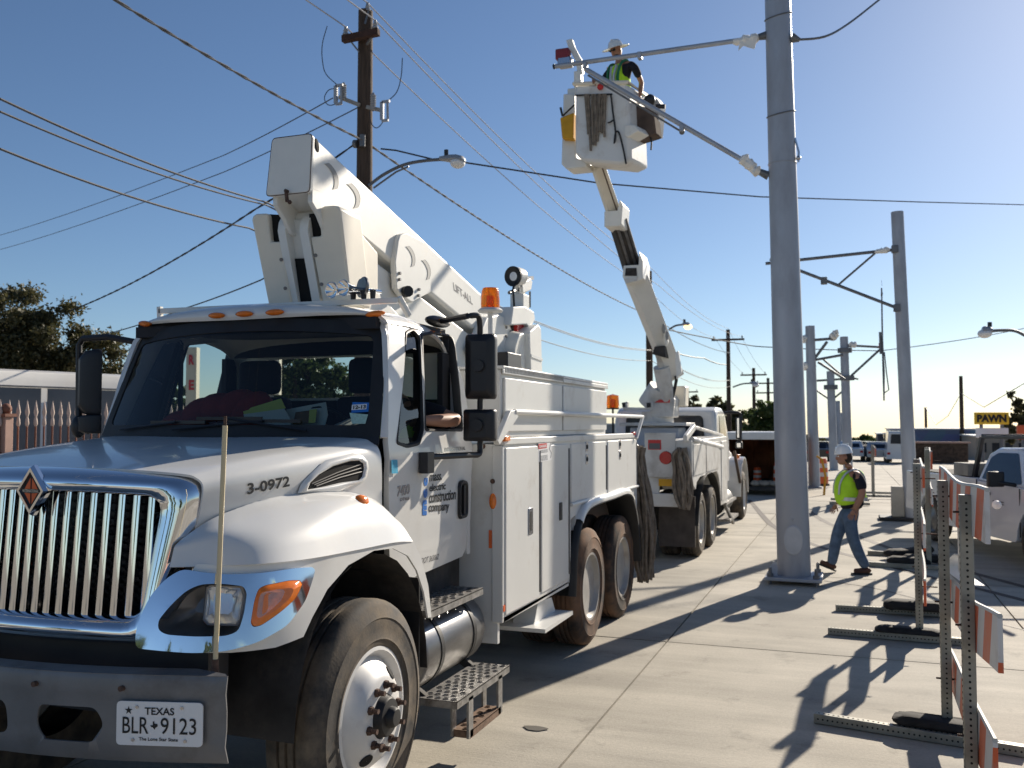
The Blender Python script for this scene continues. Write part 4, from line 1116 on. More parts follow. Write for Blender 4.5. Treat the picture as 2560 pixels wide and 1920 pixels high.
def cres(x0, y0, x1, y1, bul, th):
    outp, inp = [], []
    for i in range(13):
        t = i / 12; s = math.sin(math.pi * t) ** .8
        outp.append((lerp(x0, x1, t) + bul * s + th * .5, lerp(y0, y1, t) - 4 * s)); inp.append((lerp(x0, x1, t) + bul * s - th * .5 + th * .12 * s, lerp(y0, y1, t) + 5))
    return outp + inp[::-1]
def crescent_slot(parent, *a, o=.16):
    pts = cres(*a); q = [P(*Z5(*p), X=X(o)) for p in pts]; n = len(q)
    mb = MB(); mb.loft([[p + Vector((.004, 0, 0)) for p in q], [p + Vector((-.03, 0, 0)) for p in q]], True); mb.add([p + Vector((.003, 0, 0)) for p in q], [tuple(range(n))]); return mb.build('lightening_slot', GREYR, parent, smooth=0)
crescent_slot(boom, 597, 298, 655, 475, 30, 30)
crescent_slot(boom, 752, 438, 798, 605, 34, 30)
mb = MB(); q = P(*Z5(535, 155), X=X(.165)); mb.ball(q - Vector((.004, 0, .02)), (.005, .03, .048), 12, 8, rot=Matrix.Rotation(R(20), 3, 'X')); mb.build('end_hole', DARK, boom)
a, b, c = P(*Z5(1478, 1178), X=X(.16)), P(*Z5(1608, 1280), X=X(.16)), P(*Z5(1470, 1120), X=X(.16))
lettering('LIFT-ALL', a, b - a, c - a, GREYT, boom, .03)
mb = MB()                                   # front cap plate with a lip and latch
cq = [P(*Z5(*p), Y=e0[0] - .035) for p in ((225, 118), (500, 94), (482, 498), (182, 515))]
cq[0].z = cq[1].z; cq[3].z = cq[2].z
cc = sum(cq, Vector()) / 4
def rr4(sc, d): return [cc + Vector((a * sc, d, b * sc)) for a, b in rounded([((p - cc).x, (p - cc).z) for p in cq], .03, 4)]
mb.loft([rr4(1.0, .03), rr4(1.0, 0), rr4(.97, -.006)], True); mb.add(rr4(.97, -.006), [tuple(range(20))])
cap = mb.build('boom_end_cap', BOOMW, T1, smooth=40)
mb = MB(); mb.tube(rr4(1.0, -.001), .0035, 4, closed=True); mb.build('rust_edge', RUST, cap)
q = P(*Z5(318, 520), Y=e0[0] - .06); mb = MB(); mb.bar(q + Vector((0, 0, .035)), q - Vector((-.01, 0, .045)), .022, .012, up=(0, 1, 0)); mb.cyl(q + Vector((0, -.01, .03)), q + Vector((0, .03, .03)), .012, n=8); mb.ball(q - Vector((-.03, 0, .05)), .015); mb.build('latch', RUST, cap)
# elbow: leaning frame with two clevis ears and a pin, two side covers, a slot between
YE = e0[0]; LEAN = .27
def Q(x, y, c=0.0):                          # point on the leaning front plane, c metres behind it
    x, y = Z5(x, y)
    d = (P(x, y, D=1.0) - Vector((0, 0, CAM_H))); k0 = 5.72 + LEAN * 2.97 + c - LEAN * CAM_H
    return Vector((0, 0, CAM_H)) + d * (k0 / (d.y + LEAN * d.z))
def slab(pts, c0, c1, name, m, par, bev=.02):
    f = [Q(x, y, c0) for x, y in pts]; mb = MB(); mb.loft([f, [p + Vector((0, c1 - c0, 0)) for p in f]], True, True)
    return mb.build(name, m, par, bevel=bev, bseg=3)
for x0, x1 in ((BXL - .002, BXL + .035), (BXR - .035, BXR + .002)):
    zl = Q(510, 790).z; mb = MB()
    mb.prism([(e0[0] + .0, f0[1] + .04), (e0[0] + .0, f0[1] - .06), (e0[0] + .10, zl + .10), (e0[0] + .18, zl + .01), (e0[0] + .27, zl), (e0[0] + .38, zl + .07), (e0[0] + .50, f0[1] - .05), (e0[0] + .50, f0[1] + .04)], 'x', x0, x1)
    mb.build('boom_cheek', BOOMW, boom, bevel=.008)
ears = None
for a0, a1 in ((270, 322), (420, 478)):
    pts = [(a0 + 78, 1268), (a0 + 2, 690), (a0 + 5, 650), (a0 + 20, 618), (a0 + 38, 607)]
    f = [Q(*p, -.02) for p in pts]; w = Q(a1, 690, -.02).x - Q(a0, 690, -.02).x
    zt, zb_ = f[4].z, f[0].z; yt = Q(a0, 690, -.02).y
    poly = [(f[0].y + .30, zb_), (yt + .30, zt - .14)] + [(yt + .14 + .16 * math.cos(t), zt - .16 + .16 * math.sin(t)) for t in [math.pi * i / 8 for i in range(9)]] + [(f[0].y, zb_)]
    mb = MB(); mb.prism(poly, 'x', f[1].x, f[1].x + w)
    e = mb.build('elbow_ear', BOOMW, T1, bevel=.014); ears = ears or e
mb = MB(); q = Q(370, 700, .12); mb.cyl((BXL - .02, q.y, q.z), (BXR + .04, q.y, q.z), .06, n=16); mb.build('elbow_pin', BOOMW, ears)
slab([(318, 690), (425, 690), (545, 1275), (400, 1275)], .03, .06, 'ear_web', BOOMW, ears, .004)
slab([(340, 960), (475, 955), (535, 1268), (390, 1272)], .012, .026, 'elbow_slot', DARK, ears, 0)
slab([(182, 650), (282, 655), (282, 838), (205, 842)], .0, .02, 'clevis_gap', DARK, ears, 0)
slab([(478, 650), (556, 640), (556, 800), (482, 806)], .0, .02, 'clevis_gap', DARK, ears, 0)
f = [(570, 1268), (482, 806), (556, 800), (541, 640), (552, 607), (580, 592), (640, 588), (672, 592), (690, 612), (765, 1268)]
fr = [Q(*p, -.05) for p in f]
xs = max(p.x for p in fr)
sd = [P(*Z5(x, y), X=X(.27)) for x, y in ((692, 606), (955, 920), (957, 1275), (766, 1272))]
bk = [Vector((p.x, p.y + .30, p.z)) for p in fr]
mb = MB(); mb.loft([fr, bk], True, True)
cov = mb.build('elbow_cover', CREAM, T1, bevel=.018, bseg=3)
mb = MB(); mb.loft([[p + Vector((-.12, 0, 0)) for p in sd], sd], True, True); mb.build('cover_side', CREAM, cov, bevel=.012)
f = [(195, 1280), (78, 690), (84, 660), (110, 645), (188, 642), (207, 842), (284, 836), (350, 1274)]
covl = slab(f, -.05, .30, 'elbow_cover', CREAM, T1, .018)
for par, pts in ((cov, ((523, 935), (565, 1135))), (covl, ((287, 965), (315, 1163)))):
    for x, y in pts: mb = MB(); q = Q(x, y, -.05); mb.cyl(q, q + Vector((0, -.008, -.002)), .013, n=10); mb.build('bolt', STEEL, par)
q = P(*Z5(712, 675), X=X(.27)); mb = MB(); mb.ball(q, (.004, .01, .022), 8, 6); mb.build('bolt', UNDER, cov)
# side gusset plate over both booms, with slots and bolts
g = [(1075, 975), (1095, 830), (1110, 790), (1150, 778), (1290, 850), (1320, 890), (1320, 1190), (1190, 1260), (1120, 1215), (1085, 1165)]
gq = [P(*Z5(*p), X=X(.20)) for p in g]
mb = MB(); mb.loft([[p + Vector((-.05, 0, 0)) for p in gq], gq], True, True); gus = mb.build('gusset_plate', BOOMW, T1, bevel=.008)
crescent_slot(gus, 1155, 870, 1190, 1010, 22, 22, o=.20); crescent_slot(gus, 1265, 965, 1295, 1100, 22, 22, o=.20)
mb = MB()
for x, y in ((1098, 1060), (1096, 1103), (1232, 1172), (1228, 1214)): q = P(*Z5(x, y), X=X(.20)); mb.cyl(q, q + Vector((.02, 0, 0)), .013, n=6)
mb.build('bolt', STEEL, gus)
q = P(*Z5(1135, 1190), X=X(.20)); mb = MB(); mb.cyl(q, q + Vector((.06, -.04, 0)), .045, n=10); mb.build('pin_plug', BLACK, gus)
# lower boom under it, running back to the turret
a0 = P(*Z5(1000, 1010), X=X(.12)); mb = MB()
def low_top(y): return top_at(y) - .50
mb.prism([(YE + .85, low_top(YE + .85)), (10.0, low_top(10.0) + .05), (10.0, low_top(10.0) - .35), (YE + .85, low_top(YE + .85) - .42)], 'x', X(-.15), X(.13)); mb.build('lower_boom', BOOMW, T1, bevel=.02)
mb = MB(); mb.prism([(YE + .75, 2.70), (YE + .75, 3.22), (7.3, 2.75), (7.3, 2.62)], 'x', X(-.14), X(.145)); mb.build('boom_rest', BOOMW, T1, bevel=.01)
mb = MB(); mb.prism([(7.1, 2.0), (7.6, 2.0), (7.5, 2.75), (7.2, 2.75)], 'x', X(-.12), X(.12)); mb.build('rest_post', BOOMW, T1)
# turret group at the tail
def TQ(x, y): return (1100 + x * .21097, 600 + y * .21097)
mb = MB(); mb.cyl((X(0), 9.9, 1.95), (X(0), 9.9, 2.45), .42, .38, 28); mb.box((X(-.32), 9.5, 2.4), (X(.32), 10.3, 2.6)); tur = mb.build('turret', BOOMW, T1, bevel=.015)
def plate(pts, Xx, th, nm, m=BOOMW, par=T1, bev=.012):
    q = [P(*TQ(*p), X=Xx) for p in pts]; mb = MB(); mb.loft([[p - Vector((th, 0, 0)) for p in q], q], True, True); return mb.build(nm, m, par, bevel=bev)
kp = plate([(560, 920), (700, 880), (800, 930), (850, 1060), (835, 1400), (740, 1540), (540, 1560), (400, 1300)], X(.25), .10, 'knuckle_plate')
mb = MB()
for x, y in ((782, 1035), (830, 1085), (778, 1140), (825, 1195), (800, 1310), (700, 1370), (700, 1425), (690, 1490)): q = P(*TQ(x, y), X=X(.25)); mb.cyl(q, q + Vector((.015, 0, 0)), .016, n=6)
mb.build('bolt', STEEL, kp)
a = P(*TQ(850, 1250), X=X(.25)); b = P(*TQ(960, 1330), X=X(.35)); mb = MB(); mb.cyl(a + Vector((-.3, 0, -.02)), b, .24, .20, 20); mb.build('swivel_housing', BOOMW, T1, bevel=.01)
a = P(*TQ(960, 1180), X=X(.3)); plate([(940, 1180), (1010, 1220), (1010, 1560), (960, 1480)], X(.36), .3, 'rear_housing')
plate([(1075, 1075), (1165, 1000), (1200, 1050), (1215, 1570), (1080, 1570), (1060, 1100)], X(.42), .28, 'tool_box')
mb = MB(); q0, q1 = P(*TQ(1078, 1370), X=X(.425)), P(*TQ(1212, 1420), X=X(.425)); mb.bar(q0, q1, .012, .03); mb.build('box_strap', BW, T1)
plate([(840, 1010), (870, 790), (1010, 785), (1115, 850), (1130, 930), (1075, 1055), (1030, 1000)], X(.33), .34, 'jib_head')
plate([(855, 1020), (1040, 1010), (1060, 1100), (1040, 1500), (860, 1480)], X(.24), .2, 'winch_cage', UNDER)
mb = MB(); q = P(*TQ(940, 1040), X=X(.26)); mb.box(q - Vector((.02, .12, .05)), q + Vector((.02, .12, .05))); mb.build('winch_brake', REDT, T1)
mb = MB(); q = P(*TQ(830, 1460), X=X(.38)); mb.box(q - Vector((.2, .2, .12)), q + Vector((0.05, .2, .1))); mb.build('control_box', BLKPL, T1, bevel=.01)
# jib arm with its sheave lamp on top
a = P(*TQ(945, 780), X=X(.25)); b = P(*TQ(905, 480), X=X(.25)); c = P(*TQ(862, 430), X=X(.25))
mb = MB(); mb.bar(a - Vector((0, 0, .1)), a + Vector((0, 0, .12)), .15, .2); mb.bar(a + Vector((0, 0, .1)), b, .07, .10); mb.bar(a + Vector((0, .12, .15)), b + Vector((0, .18, -.1)), .05, .06)
jib = mb.build('jib_arm', BOOMW, T1, bevel=.01)
mb = MB(); d = Vector((-.25, -.95, -.1)).normalized(); mb.cyl(c - d * .02, c - d * .16, .105, .09, 20); mb.build('sheave_head', BOOMW, jib, bevel=.01)
mb = MB(); mb.lathe([(.1, 0), (.108, -.02), (.1, -.03), (.07, -.012), (.001, -.004)], c - d * .02, -d, 20); mb.build('sheave_seal', BLACK, jib)
mb = MB(); mb.lathe([(.068, .002), (.04, .012), (.001, .016)], c - d * .02, d, 16); mb.build('lamp_lens', WHITEP, jib)
plate([(975, 510), (1075, 450), (1100, 500), (1085, 590), (985, 635)], X(.30), .10, 'jib_bracket', BOOMW, jib)
mb = MB(); mb.bar(P(*TQ(945, 465), X=X(.26)), P(*TQ(1085, 450), X=X(.26)), .05, .04); mb.cyl(P(*TQ(1065, 610), X=X(.26)), P(*TQ(1065, 800), X=X(.26)), .012, n=6); mb.cyl(P(*TQ(820, 625), X=X(.26)), P(*TQ(880, 600), X=X(.26)), .02, n=6); mb.build('jib_pin', STEEL, jib)
mb = MB(); pts = [P(*TQ(*p), X=X(.28)) for p in ((880, 800), (870, 650), (870, 560), (930, 470), (960, 520), (930, 600))]; mb.tube(spline(pts, 4), .012, 6); mb.build('jib_hose', CABLED, jib)
# ------------------------------------------------------------------ setting: ground, road slabs, kerb, rails
SLOPE = .012
def gz(y): return 0.0 if y < 25 else -SLOPE * (y - 25)
def G(x, y):                                # where the ground lies under a point of the photograph
    q = P(x, y, Z=0)
    if q.y > 25 or q.y < 0:
        d = P(x, y, D=1) - Vector((0, 0, CAM_H)); t = (25 * SLOPE - CAM_H) / (d.z + SLOPE * d.y); q = Vector((0, 0, CAM_H)) + d * t
    return q
mb = MB()
rows = [[(x, y, gz(y) - .06) for x in (-1800, -300, -60, -8, 16, 60, 300, 1800)] for y in (-400, -60, 0, 25, 60, 120, 300, 900, 2400)]
mb.loft(rows, False)
tag(mb.build('ground', EARTH, smooth=0, face=(0, 0, 1)), kind='structure')
road = bpy.data.objects.new('road', None); COL.objects.link(road); tag(road, kind='structure')
xs = [-7.45, -4.55, -1.72, 1.62, 5.2, 8.8, 12.4]
rnd = random.Random(3)
y = -22.0
yr = [-40, -31, -22, -14.5, -9.4, -4.6, -.2, 4.4, 9.05, 13.6, 18.2, 22.8, 27.4, 32, 36.6, 41.2, 46, 52, 58, 66, 76, 90, 110, 140, 180, 240]
for y0, y1 in zip(yr, yr[1:]):
    for x0, x1 in zip(xs, xs[1:]):
        g = .009
        dz = rnd.uniform(-.0025, .0025)
        mb = MB(); ys = [y0 + g, y1 - g]
        if y0 < 25 < y1: ys = [y0 + g, 25, y1 - g]
        top = [[(x, q, gz(q) + dz) for x in (x0 + g, x1 - g)] for q in ys]; bot = [[(x, q, gz(q) - .055) for x in (x0 + g, x1 - g)] for q in ys]
        mb.loft(top, False)
        ring = [top[0][0], top[0][1]] + [r[1] for r in top[1:]] + [r[0] for r in top[:0:-1]]; rb = [bot[0][0], bot[0][1]] + [r[1] for r in bot[1:]] + [r[0] for r in bot[:0:-1]]
        mb.loft([ring, rb], True)
        mb.build('slab', CONC if x0 > -5 else CONC2, road, smooth=0, fixn=True)
mb = MB(); mb.prism([(-7.80, -.05), (-7.47, -.05), (-7.48, .13), (-7.80, .14)], 'y', -40, 25); mb.prism([(-7.80, -.05), (-7.47, -.05), (-7.48, .13), (-7.80, .14)], 'y', 25.01, 25.02)
tag(mb.build('kerb', CONC2, smooth=0), kind='structure')
mb = MB(); mb.box((-9.7, -40, -.05), (-7.81, 25, .13)); tag(mb.build('pavement', CONC2, smooth=0), kind='structure')
mb = MB(); mb.box((-60, -40, -.05), (-9.72, 60, .06)); tag(mb.build('yard', EARTH, smooth=0), kind='structure')
def ribbon(name, px, w, m, z=.004, lab=None):
    pts = spline([G(*q) if isinstance(q, tuple) and len(q) == 2 else Vector(q) for q in px], 8)
    a, b = [], []
    for i, p in enumerate(pts):
        t = pts[min(i + 1, len(pts) - 1)] - pts[max(i - 1, 0)]; n = Vector((-t.y, t.x, 0)).normalized() * w / 2
        a.append((p.x + n.x, p.y + n.y, gz(p.y + n.y) + z)); b.append((p.x - n.x, p.y - n.y, gz(p.y - n.y) + z))
    mb = MB(); mb.loft([a, b], False)
    return tag(mb.build(name, m, smooth=0, face=(0, 0, 1)), kind='structure')
ribbon('rail', [(1872, 1250), (1905, 1288), (1943, 1322), (2037, 1363), (2175, 1403), (2335, 1446), (2444, 1472), (2600, 1512)], .13, RAILM)
ribbon('rail', [(1955, 1224), (2031, 1284), (2100, 1321), (2230, 1373), (2400, 1424), (2600, 1478)], .13, RAILM)
ribbon('rail', [(2600, 1585), (2500, 1560), (2440, 1542), (2300, 1500), (2180, 1470), (2060, 1452)], .03, RAILM)
q = G(1338, 1822); mb = MB(); mb.add([(q.x + .085 * math.cos(t) * (1 + .2 * math.sin(3 * t)), q.y + .05 * math.sin(t), .005) for t in [2 * math.pi * i / 22 for i in range(22)]], [tuple(range(22))])
tag(mb.build('oil_stain', mat('oil_stain', (.10, .09, .075), .7), smooth=0), kind='structure')
# ------------------------------------------------------------------ tram poles with their brackets
def shaft_mb(a, b, ra, rb, n=28):
    mb = MB(); mb.tube([a, a.lerp(b, .5), b], [ra, (ra + rb) / 2, rb], n); return mb
def wrap_mb(a, b, r, seed=1):
    rr = random.Random(seed); a, b = Vector(a), Vector(b); mb = MB(); k = 9
    mb.tube([a.lerp(b, i / k) + Vector((rr.uniform(-1, 1), rr.uniform(-1, 1), rr.uniform(-1, 1))) * r * .25 for i in range(k + 1)], [r * (.45 if i in (0, k) else rr.uniform(.75, 1.25)) for i in range(k + 1)], 9)
    return mb
# main pole
base = Vector((-.76, 13.05, 0)); top8 = P(1944, 0, Y=13.05); d = (top8 - base) / top8.z
MP = thing('tram_pole', 'thick grey steel pole nearest of all, strapped twice, holding the bracket the bucket worker reaches', 'pole', base, group='grey tram poles along the track')
shaft_mb(base + d * .10, base + d * 10.2, .217, .158, 36).build('shaft', GALV, MP, smooth=60)
mb = MB(); mb.box(base + Vector((-.36, -.36, .055)), base + Vector((.36, .36, .10))); mb.build('base_plate', GALV, MP, bevel=.008)
for sx in (-1, 1):
    for sy_ in (-1, 1):
        c = base + Vector((sx * .29, sy_ * .29, 0)); mb = MB(); mb.cyl(c, c + Vector((0, 0, .22)), .022, n=8); mb.cyl(c + Vector((0, 0, .10)), c + Vector((0, 0, .145)), .042, n=6); mb.build('anchor_bolt', GALVD, MP, smooth=0)
for k in range(3):
    mb = MB(); mb.prism([(base.y - .20 + k * .2 - .012, .10), (base.y - .20 + k * .2 + .012, .10), (base.y - .20 + k * .2 + .012, .22)], 'x', base.x - .3, base.x - .2); mb.build('stiffener', GALV, MP)
q = base + d * .58; cdir = Vector((-q.x, -q.y, 0)).normalized(); cs = cdir.cross(Vector((0, 0, 1)))
mb = MB(); e = [(.115 * math.cos(t), .17 * math.sin(t) * (1.15)) for t in [2 * math.pi * i / 28 for i in range(28)]]
def onp(a, b, o): th = a / .212; return q + cdir * ((.211 + o) * math.cos(th)) + cs * ((.211 + o) * math.sin(th)) + Vector((0, 0, b))
mb.loft([[onp(a, b, -.01) for a, b in e], [onp(a, b, .022) for a, b in e], [onp(a * .9, b * .9, .030) for a, b in e]], True); mb.add([onp(a * .9, b * .9, .030) for a, b in e], [tuple(range(28))])
mb.build('cover_plate', mat('pale_galvanised', (.52, .54, .57), .55, .2, var=.08), MP, smooth=50)
q2 = base + d * .85; mb = MB(); mb.ball(q2 + cdir * .20, .022, 8, 6); mb.build('cover_screw', GALV, MP)
for px_y, tilt in ((285, .05), (40, .06), (410, 0.0)):
    z = P(1960, px_y, Y=13.05).z; c = base + d * z; r = .217 - (.059 * z / 10.2) + .006
    mb = MB(); mb.tube([c + Vector((r * math.cos(t), r * math.sin(t), tilt * math.sin(t + .6))) for t in [2 * math.pi * i / 24 for i in range(24)]], .010 if tilt else .004, 6, closed=True); mb.build('cable_strap', GALVD if tilt else GALV, MP)
YB = 13.0
def B_(x, y, Y=YB): return P(x, y, Y=Y)
A0, A1 = B_(1905, 92), B_(1383, 167); C0, C1 = B_(1912, 432), B_(1462, 172)
mb = MB(); mb.cyl(B_(1868, 98), A1, .034, n=14); mb.build('top_tube', GALV, MP)
mb = MB(); mb.cyl(B_(1388, 166), A1, .037, n=14); mb.build('tube_cap', BLACK, MP)
mb = MB(); mb.cyl(B_(1880, 414), C1, .036, n=14); mb.build('stay_tube', GALV, MP)
mb = MB(); a, b = B_(1470, 188), B_(1705, 330); mb.cyl(a, b, .015, n=8); mb.ball(b, .04, 8, 6); mb.build('tie_rod', GALVD, MP)
wrap_mb(B_(1832, 108), B_(1898, 93), .06, 2).build('foam_wrap', FOAM, MP)
mb = MB(); mb.prism([(0, 0), (.10, -.16), (.13, -.04), (.30, -.12), (.26, .02)], 'x', 0, .02)
mb = MB(); c = B_(1850, 108); mb.add([c + Vector((0, -.05, 0)), c + Vector((-.02, -.06, -.13)), c + Vector((.05, -.05, -.06)), c + Vector((.12, -.06, -.10)), c + Vector((.2, -.05, -.13)), c + Vector((.24, -.05, .02))], [(0, 1, 2), (0, 2, 3), (0, 3, 4), (0, 4, 5)]); mb.build('loose_wrap', FOAM, MP, smooth=0, solid=.008)
wrap_mb(B_(1852, 395), B_(1898, 430), .068, 5).build('foam_wrap', FOAM, MP)
for p0, p1 in (((1896, 93), (1918, 88)), ((1896, 428), (1922, 440))):
    mb = MB(); mb.cyl(B_(*p0), B_(*p1, Y=13.03), .042, .06, 10); mb.build('insulator', GALVD, MP)
for px in ((1463, 165), (1705, 322), (1600, 140)):
    mb = MB(); c = B_(*px); mb.box(c - Vector((.03, .05, .05)), c + Vector((.03, .05, .05))); mb.build('clamp', GALV, MP, bevel=.008)
mb = MB(); mb.cyl(B_(1980, 95), B_(2000, 100), .07, .025, 10); mb.build('wire_anchor', GALVD, MP)
mb = MB(); pts = [B_(1987, 345), B_(1997, 380), B_(1996, 405)]; mb.tube(pts, .014, 6); mb.ball(B_(1996, 395), .035, 8, 6); mb.build('wire_end', BADGE, MP)
mb = MB(); w = [B_(1985, 100), B_(2060, 92), B_(2120, 60, Y=13.6), B_(2200, -2, Y=14.5)]; mb.tube(spline(w, 6), .016, 6)
tag(mb.build('span_cable', GALVD), 'thick span cable rising to the right from the main pole', 'cable')

def simple_pole(label, bx, tx, r0, r1, Yt=None, zfix=None):
    b = G(*bx); t = P(*tx, Y=b.y)
    T = thing('tram_pole', label, 'pole', b, group='grey tram poles along the track')
    shaft_mb(b, t, r0, r1, 18).build('shaft', GALV, T, smooth=60)
    mb = MB(); mb.box(b + Vector((-.25, -.25, 0)), b + Vector((.25, .25, .05))); mb.build('base_plate', GALV, T)
    return T, b.y
P2, y2 = simple_pole('grey steel tram pole between the main pole and the pickup, open bracket on its left', (2279, 1302), (2243, 530), .150, .132)
def B2(x, y): return P(x, y, Y=y2 - .1)
for n, a, b, r in (('top_tube', (2238, 624), (1914, 659), .036), ('stay_tube', (2240, 769), (1925, 648), .036), ('strut', (2189, 632), (2096, 712), .024)):
    mb = MB(); mb.cyl(B2(*a), B2(*b), r, n=10); mb.build(n, GALVD, P2)
wrap_mb(B2(2187, 630), B2(2226, 624), .06, 9).build('foam_wrap', FOAM, P2)
for a in ((2237, 623), (2242, 770), (2060, 702)): mb = MB(); c = B2(*a); mb.box(c - Vector((.07, .07, .08)), c + Vector((.07, .07, .08))); mb.build('clamp', GALVD, P2, bevel=.01)
P3, y3 = simple_pole('slim grey tram pole just right of the main pole with wrapped arms both sides', (2036, 1220), (2025, 815), .20, .16)
def B3(x, y): return P(x, y, Y=y3)
for n, a, b, r in (('bracket_tube', (2010, 852), (2088, 846), .05), ('bracket_tube', (2030, 905), (2068, 854), .05), ('bracket_tube', (2036, 900), (2108, 887), .045), ('bracket_tube', (2045, 905), (2112, 948), .045), ('bracket_tube', (2010, 918), (2040, 912), .07)):
    mb = MB(); mb.cyl(B3(*a), B3(*b), r, n=8); mb.build(n, GALVD, P3)
for a, b in (((2002, 848), (2018, 848)), ((2080, 845), (2092, 832)), ((2008, 918), (2030, 908))): wrap_mb(B3(*a), B3(*b), .13, 4).build('foam_wrap', FOAM, P3)
P4, y4 = simple_pole('grey tram pole behind the walking worker with a long arm to the right', (2121, 1196), (2110, 842), .20, .17)
def B4(x, y): return P(x, y, Y=y4)
for a, b, r in (((2114, 863), (2203, 868), .05), ((2122, 945), (2204, 870), .05), ((2112, 945), (2058, 898), .045), ((2112, 940), (2146, 948), .04)):
    mb = MB(); mb.cyl(B4(*a), B4(*b), r, n=8); mb.build('bracket_tube', GALVD, P4)
wrap_mb(B4(2122, 862), B4(2140, 863), .12, 6).build('foam_wrap', FOAM, P4)
for a in ((2112, 876), (2118, 945)): mb = MB(); c = B4(*a); mb.cyl(c - Vector((0, 0, .1)), c + Vector((0, 0, .1)), .30, n=14); mb.build('collar', GALVD, P4)
P5, y5 = simple_pole('farther grey tram pole with a collar near its top, third in the left row', (2085, 1176), (2076, 928), .22, .2)
for a, b, r in (((2038, 952), (2100, 948), .06), ((2035, 972), (2076, 1000), .05), ((2080, 1000), (2110, 975), .05)):
    mb = MB(); mb.cyl(P(*a, Y=y5), P(*b, Y=y5), r, n=8); mb.build('bracket_tube', GALVD, P5)
mb = MB(); c = P(2077, 968, Y=y5); mb.cyl(c - Vector((0, 0, .12)), c + Vector((0, 0, .12)), .36, n=14); mb.build('collar', GALVD, P5)
simple_pole('distant grey tram pole far down the street, thin and short', (2098, 1150), (2094, 1002), .2, .18)
simple_pole('most distant grey tram pole, next to the walking worker helmet', (2107, 1140), (2105, 1032), .2, .18)
# hanging contact gear between the poles
HG = thing('hanging_gear', 'dark contact wire gear with a red clamp hanging left of the second pole', 'wire gear', P(2206, 1000, Y=y4 - 1))
def B5(x, y): return P(x, y, Y=y4 - 1)
mb = MB(); mb.tube([B5(2204, 720), B5(2206, 850), B5(2209, 930), B5(2210, 1002)], [.03, .035, .05, .03], 8); mb.build('rod', GALVD, HG)
mb = MB(); mb.tube([B5(2202, 735), B5(2207, 735)], .07, 8); mb.tube([B5(2211, 880), B5(2216, 930), B5(2222, 975), B5(2211, 982)], .025, 6); mb.build('dropper', GALVD, HG)
mb = MB(); mb.tube([B5(2200, 830), B5(2202, 885)], .05, 8); mb.build('link', GALVD, HG)
mb = MB(); mb.box(B5(2197, 868), B5(2204, 857) + Vector((0, .1, 0))); mb.build('red_clamp', REDT, HG)
ht = B5(2204, 720)
mb = MB(); mb.tube([P(2205, 715, Y=y4 - 1), B5(2204, 700)], .006, 5); mb.build('hanger', CABLED, HG)

# ------------------------------------------------------------------ utility poles, street lamps and wires
UX = -7.9
UP = thing('utility_pole', 'tall brown wooden utility pole with crossarm, behind the folded boom', 'utility pole', (UX + .04, 14, 0), group='wooden utility poles')
pt = P(914, 28, Y=14); pb = Vector((P(911, 470, Y=14).x, 14, 0))
mb = MB(); mb.tube([pb, pb.lerp(pt, .5), pt], [.165, .145, .125], 16); mb.build('mast', WOODP, UP, smooth=60)
def U(x, y, Y=14.0): return P(x, y, Y=Y)
ca, cb = U(857, 99, 13.75), U(947, 80, 13.75); dd_ = (cb - ca)
mb = MB(); mb.bar(ca, cb, .11, .12); mb.build('crossarm', mat('dark_timber', (.06, .03, .022), .9, var=.3, vscale=12), UP, bevel=.01)
for a, b in (((877, 104), (898, 130)), ((930, 92), (917, 112))): mb = MB(); mb.bar(U(*a, 13.78), U(*b, 13.85), .04, .02); mb.build('arm_brace', GALVD, UP)
def insul(c, h=.16, r=.055):
    mb = MB(); mb.lathe([(.02, -.05), (.02, 0), (r, .02), (r * .9, .05), (r * .55, .06), (r * .8, .09), (r * .5, .12), (r * .5, h), (.001, h + .01)], c, (0, 0, 1), 12); return mb
ITOP, IL, IR = U(919, 30, 13.95), U(864, 90, 13.75), U(938, 74, 13.75)
for c in (ITOP, IL, IR): insul(c).build('insulator', PORC, UP)
mb = MB(); mb.bar(U(912, 60, 13.85), U(921, 28, 13.9), .03, .03); mb.build('top_pin', GALVD, UP)
mb = MB(); mb.bar(U(848, 243, 13.8), U(900, 263, 13.85), .06, .06); mb.bar(U(918, 268, 13.85), U(955, 276, 13.8), .06, .06); mb.build('cutout_arm', mat('grey_fibreglass', (.30, .28, .25), .6), UP)
for c in ((859, 228), (933, 254)):
    q = U(*c, 13.78); mb = MB(); mb.lathe([(.02, -.16)] + [v for k in range(7) for v in ((.055, -.14 + k * .04), (.035, -.125 + k * .04))] + [(.02, .15)], q, (0, 0, 1), 12); mb.build('lightning_arrester', PORC, UP)
for c in ((847, 235), (963, 276)):
    q = U(*c, 13.7); mb = MB(); mb.box(q + Vector((-.09, -.02, -.15)), q + Vector((-.03, .02, .15))); mb.cyl(q + Vector((.05, 0, -.15)), q + Vector((.04, 0, .16)), .022, n=8); mb.box(q + Vector((-.06, -.02, .13)), q + Vector((.08, .02, .17))); mb.box(q + Vector((-.06, -.02, -.19)), q + Vector((.06, .02, -.15))); mb.build('fuse_cutout', PORC, UP)
for pts in (((818, 65), (806, 110), (806, 150), (815, 185), (846, 215)), ((1006, 145), (1003, 190), (992, 230), (966, 256)), ((845, 220), (822, 225), (811, 245), (820, 262), (838, 260), (845, 248)), ((924, 275), (927, 305), (940, 320), (955, 308), (958, 290))):
    mb = MB(); mb.tube(spline([U(*p, 13.72) for p in pts], 5), .008, 5); mb.build('jumper_wire', CABLED, UP)
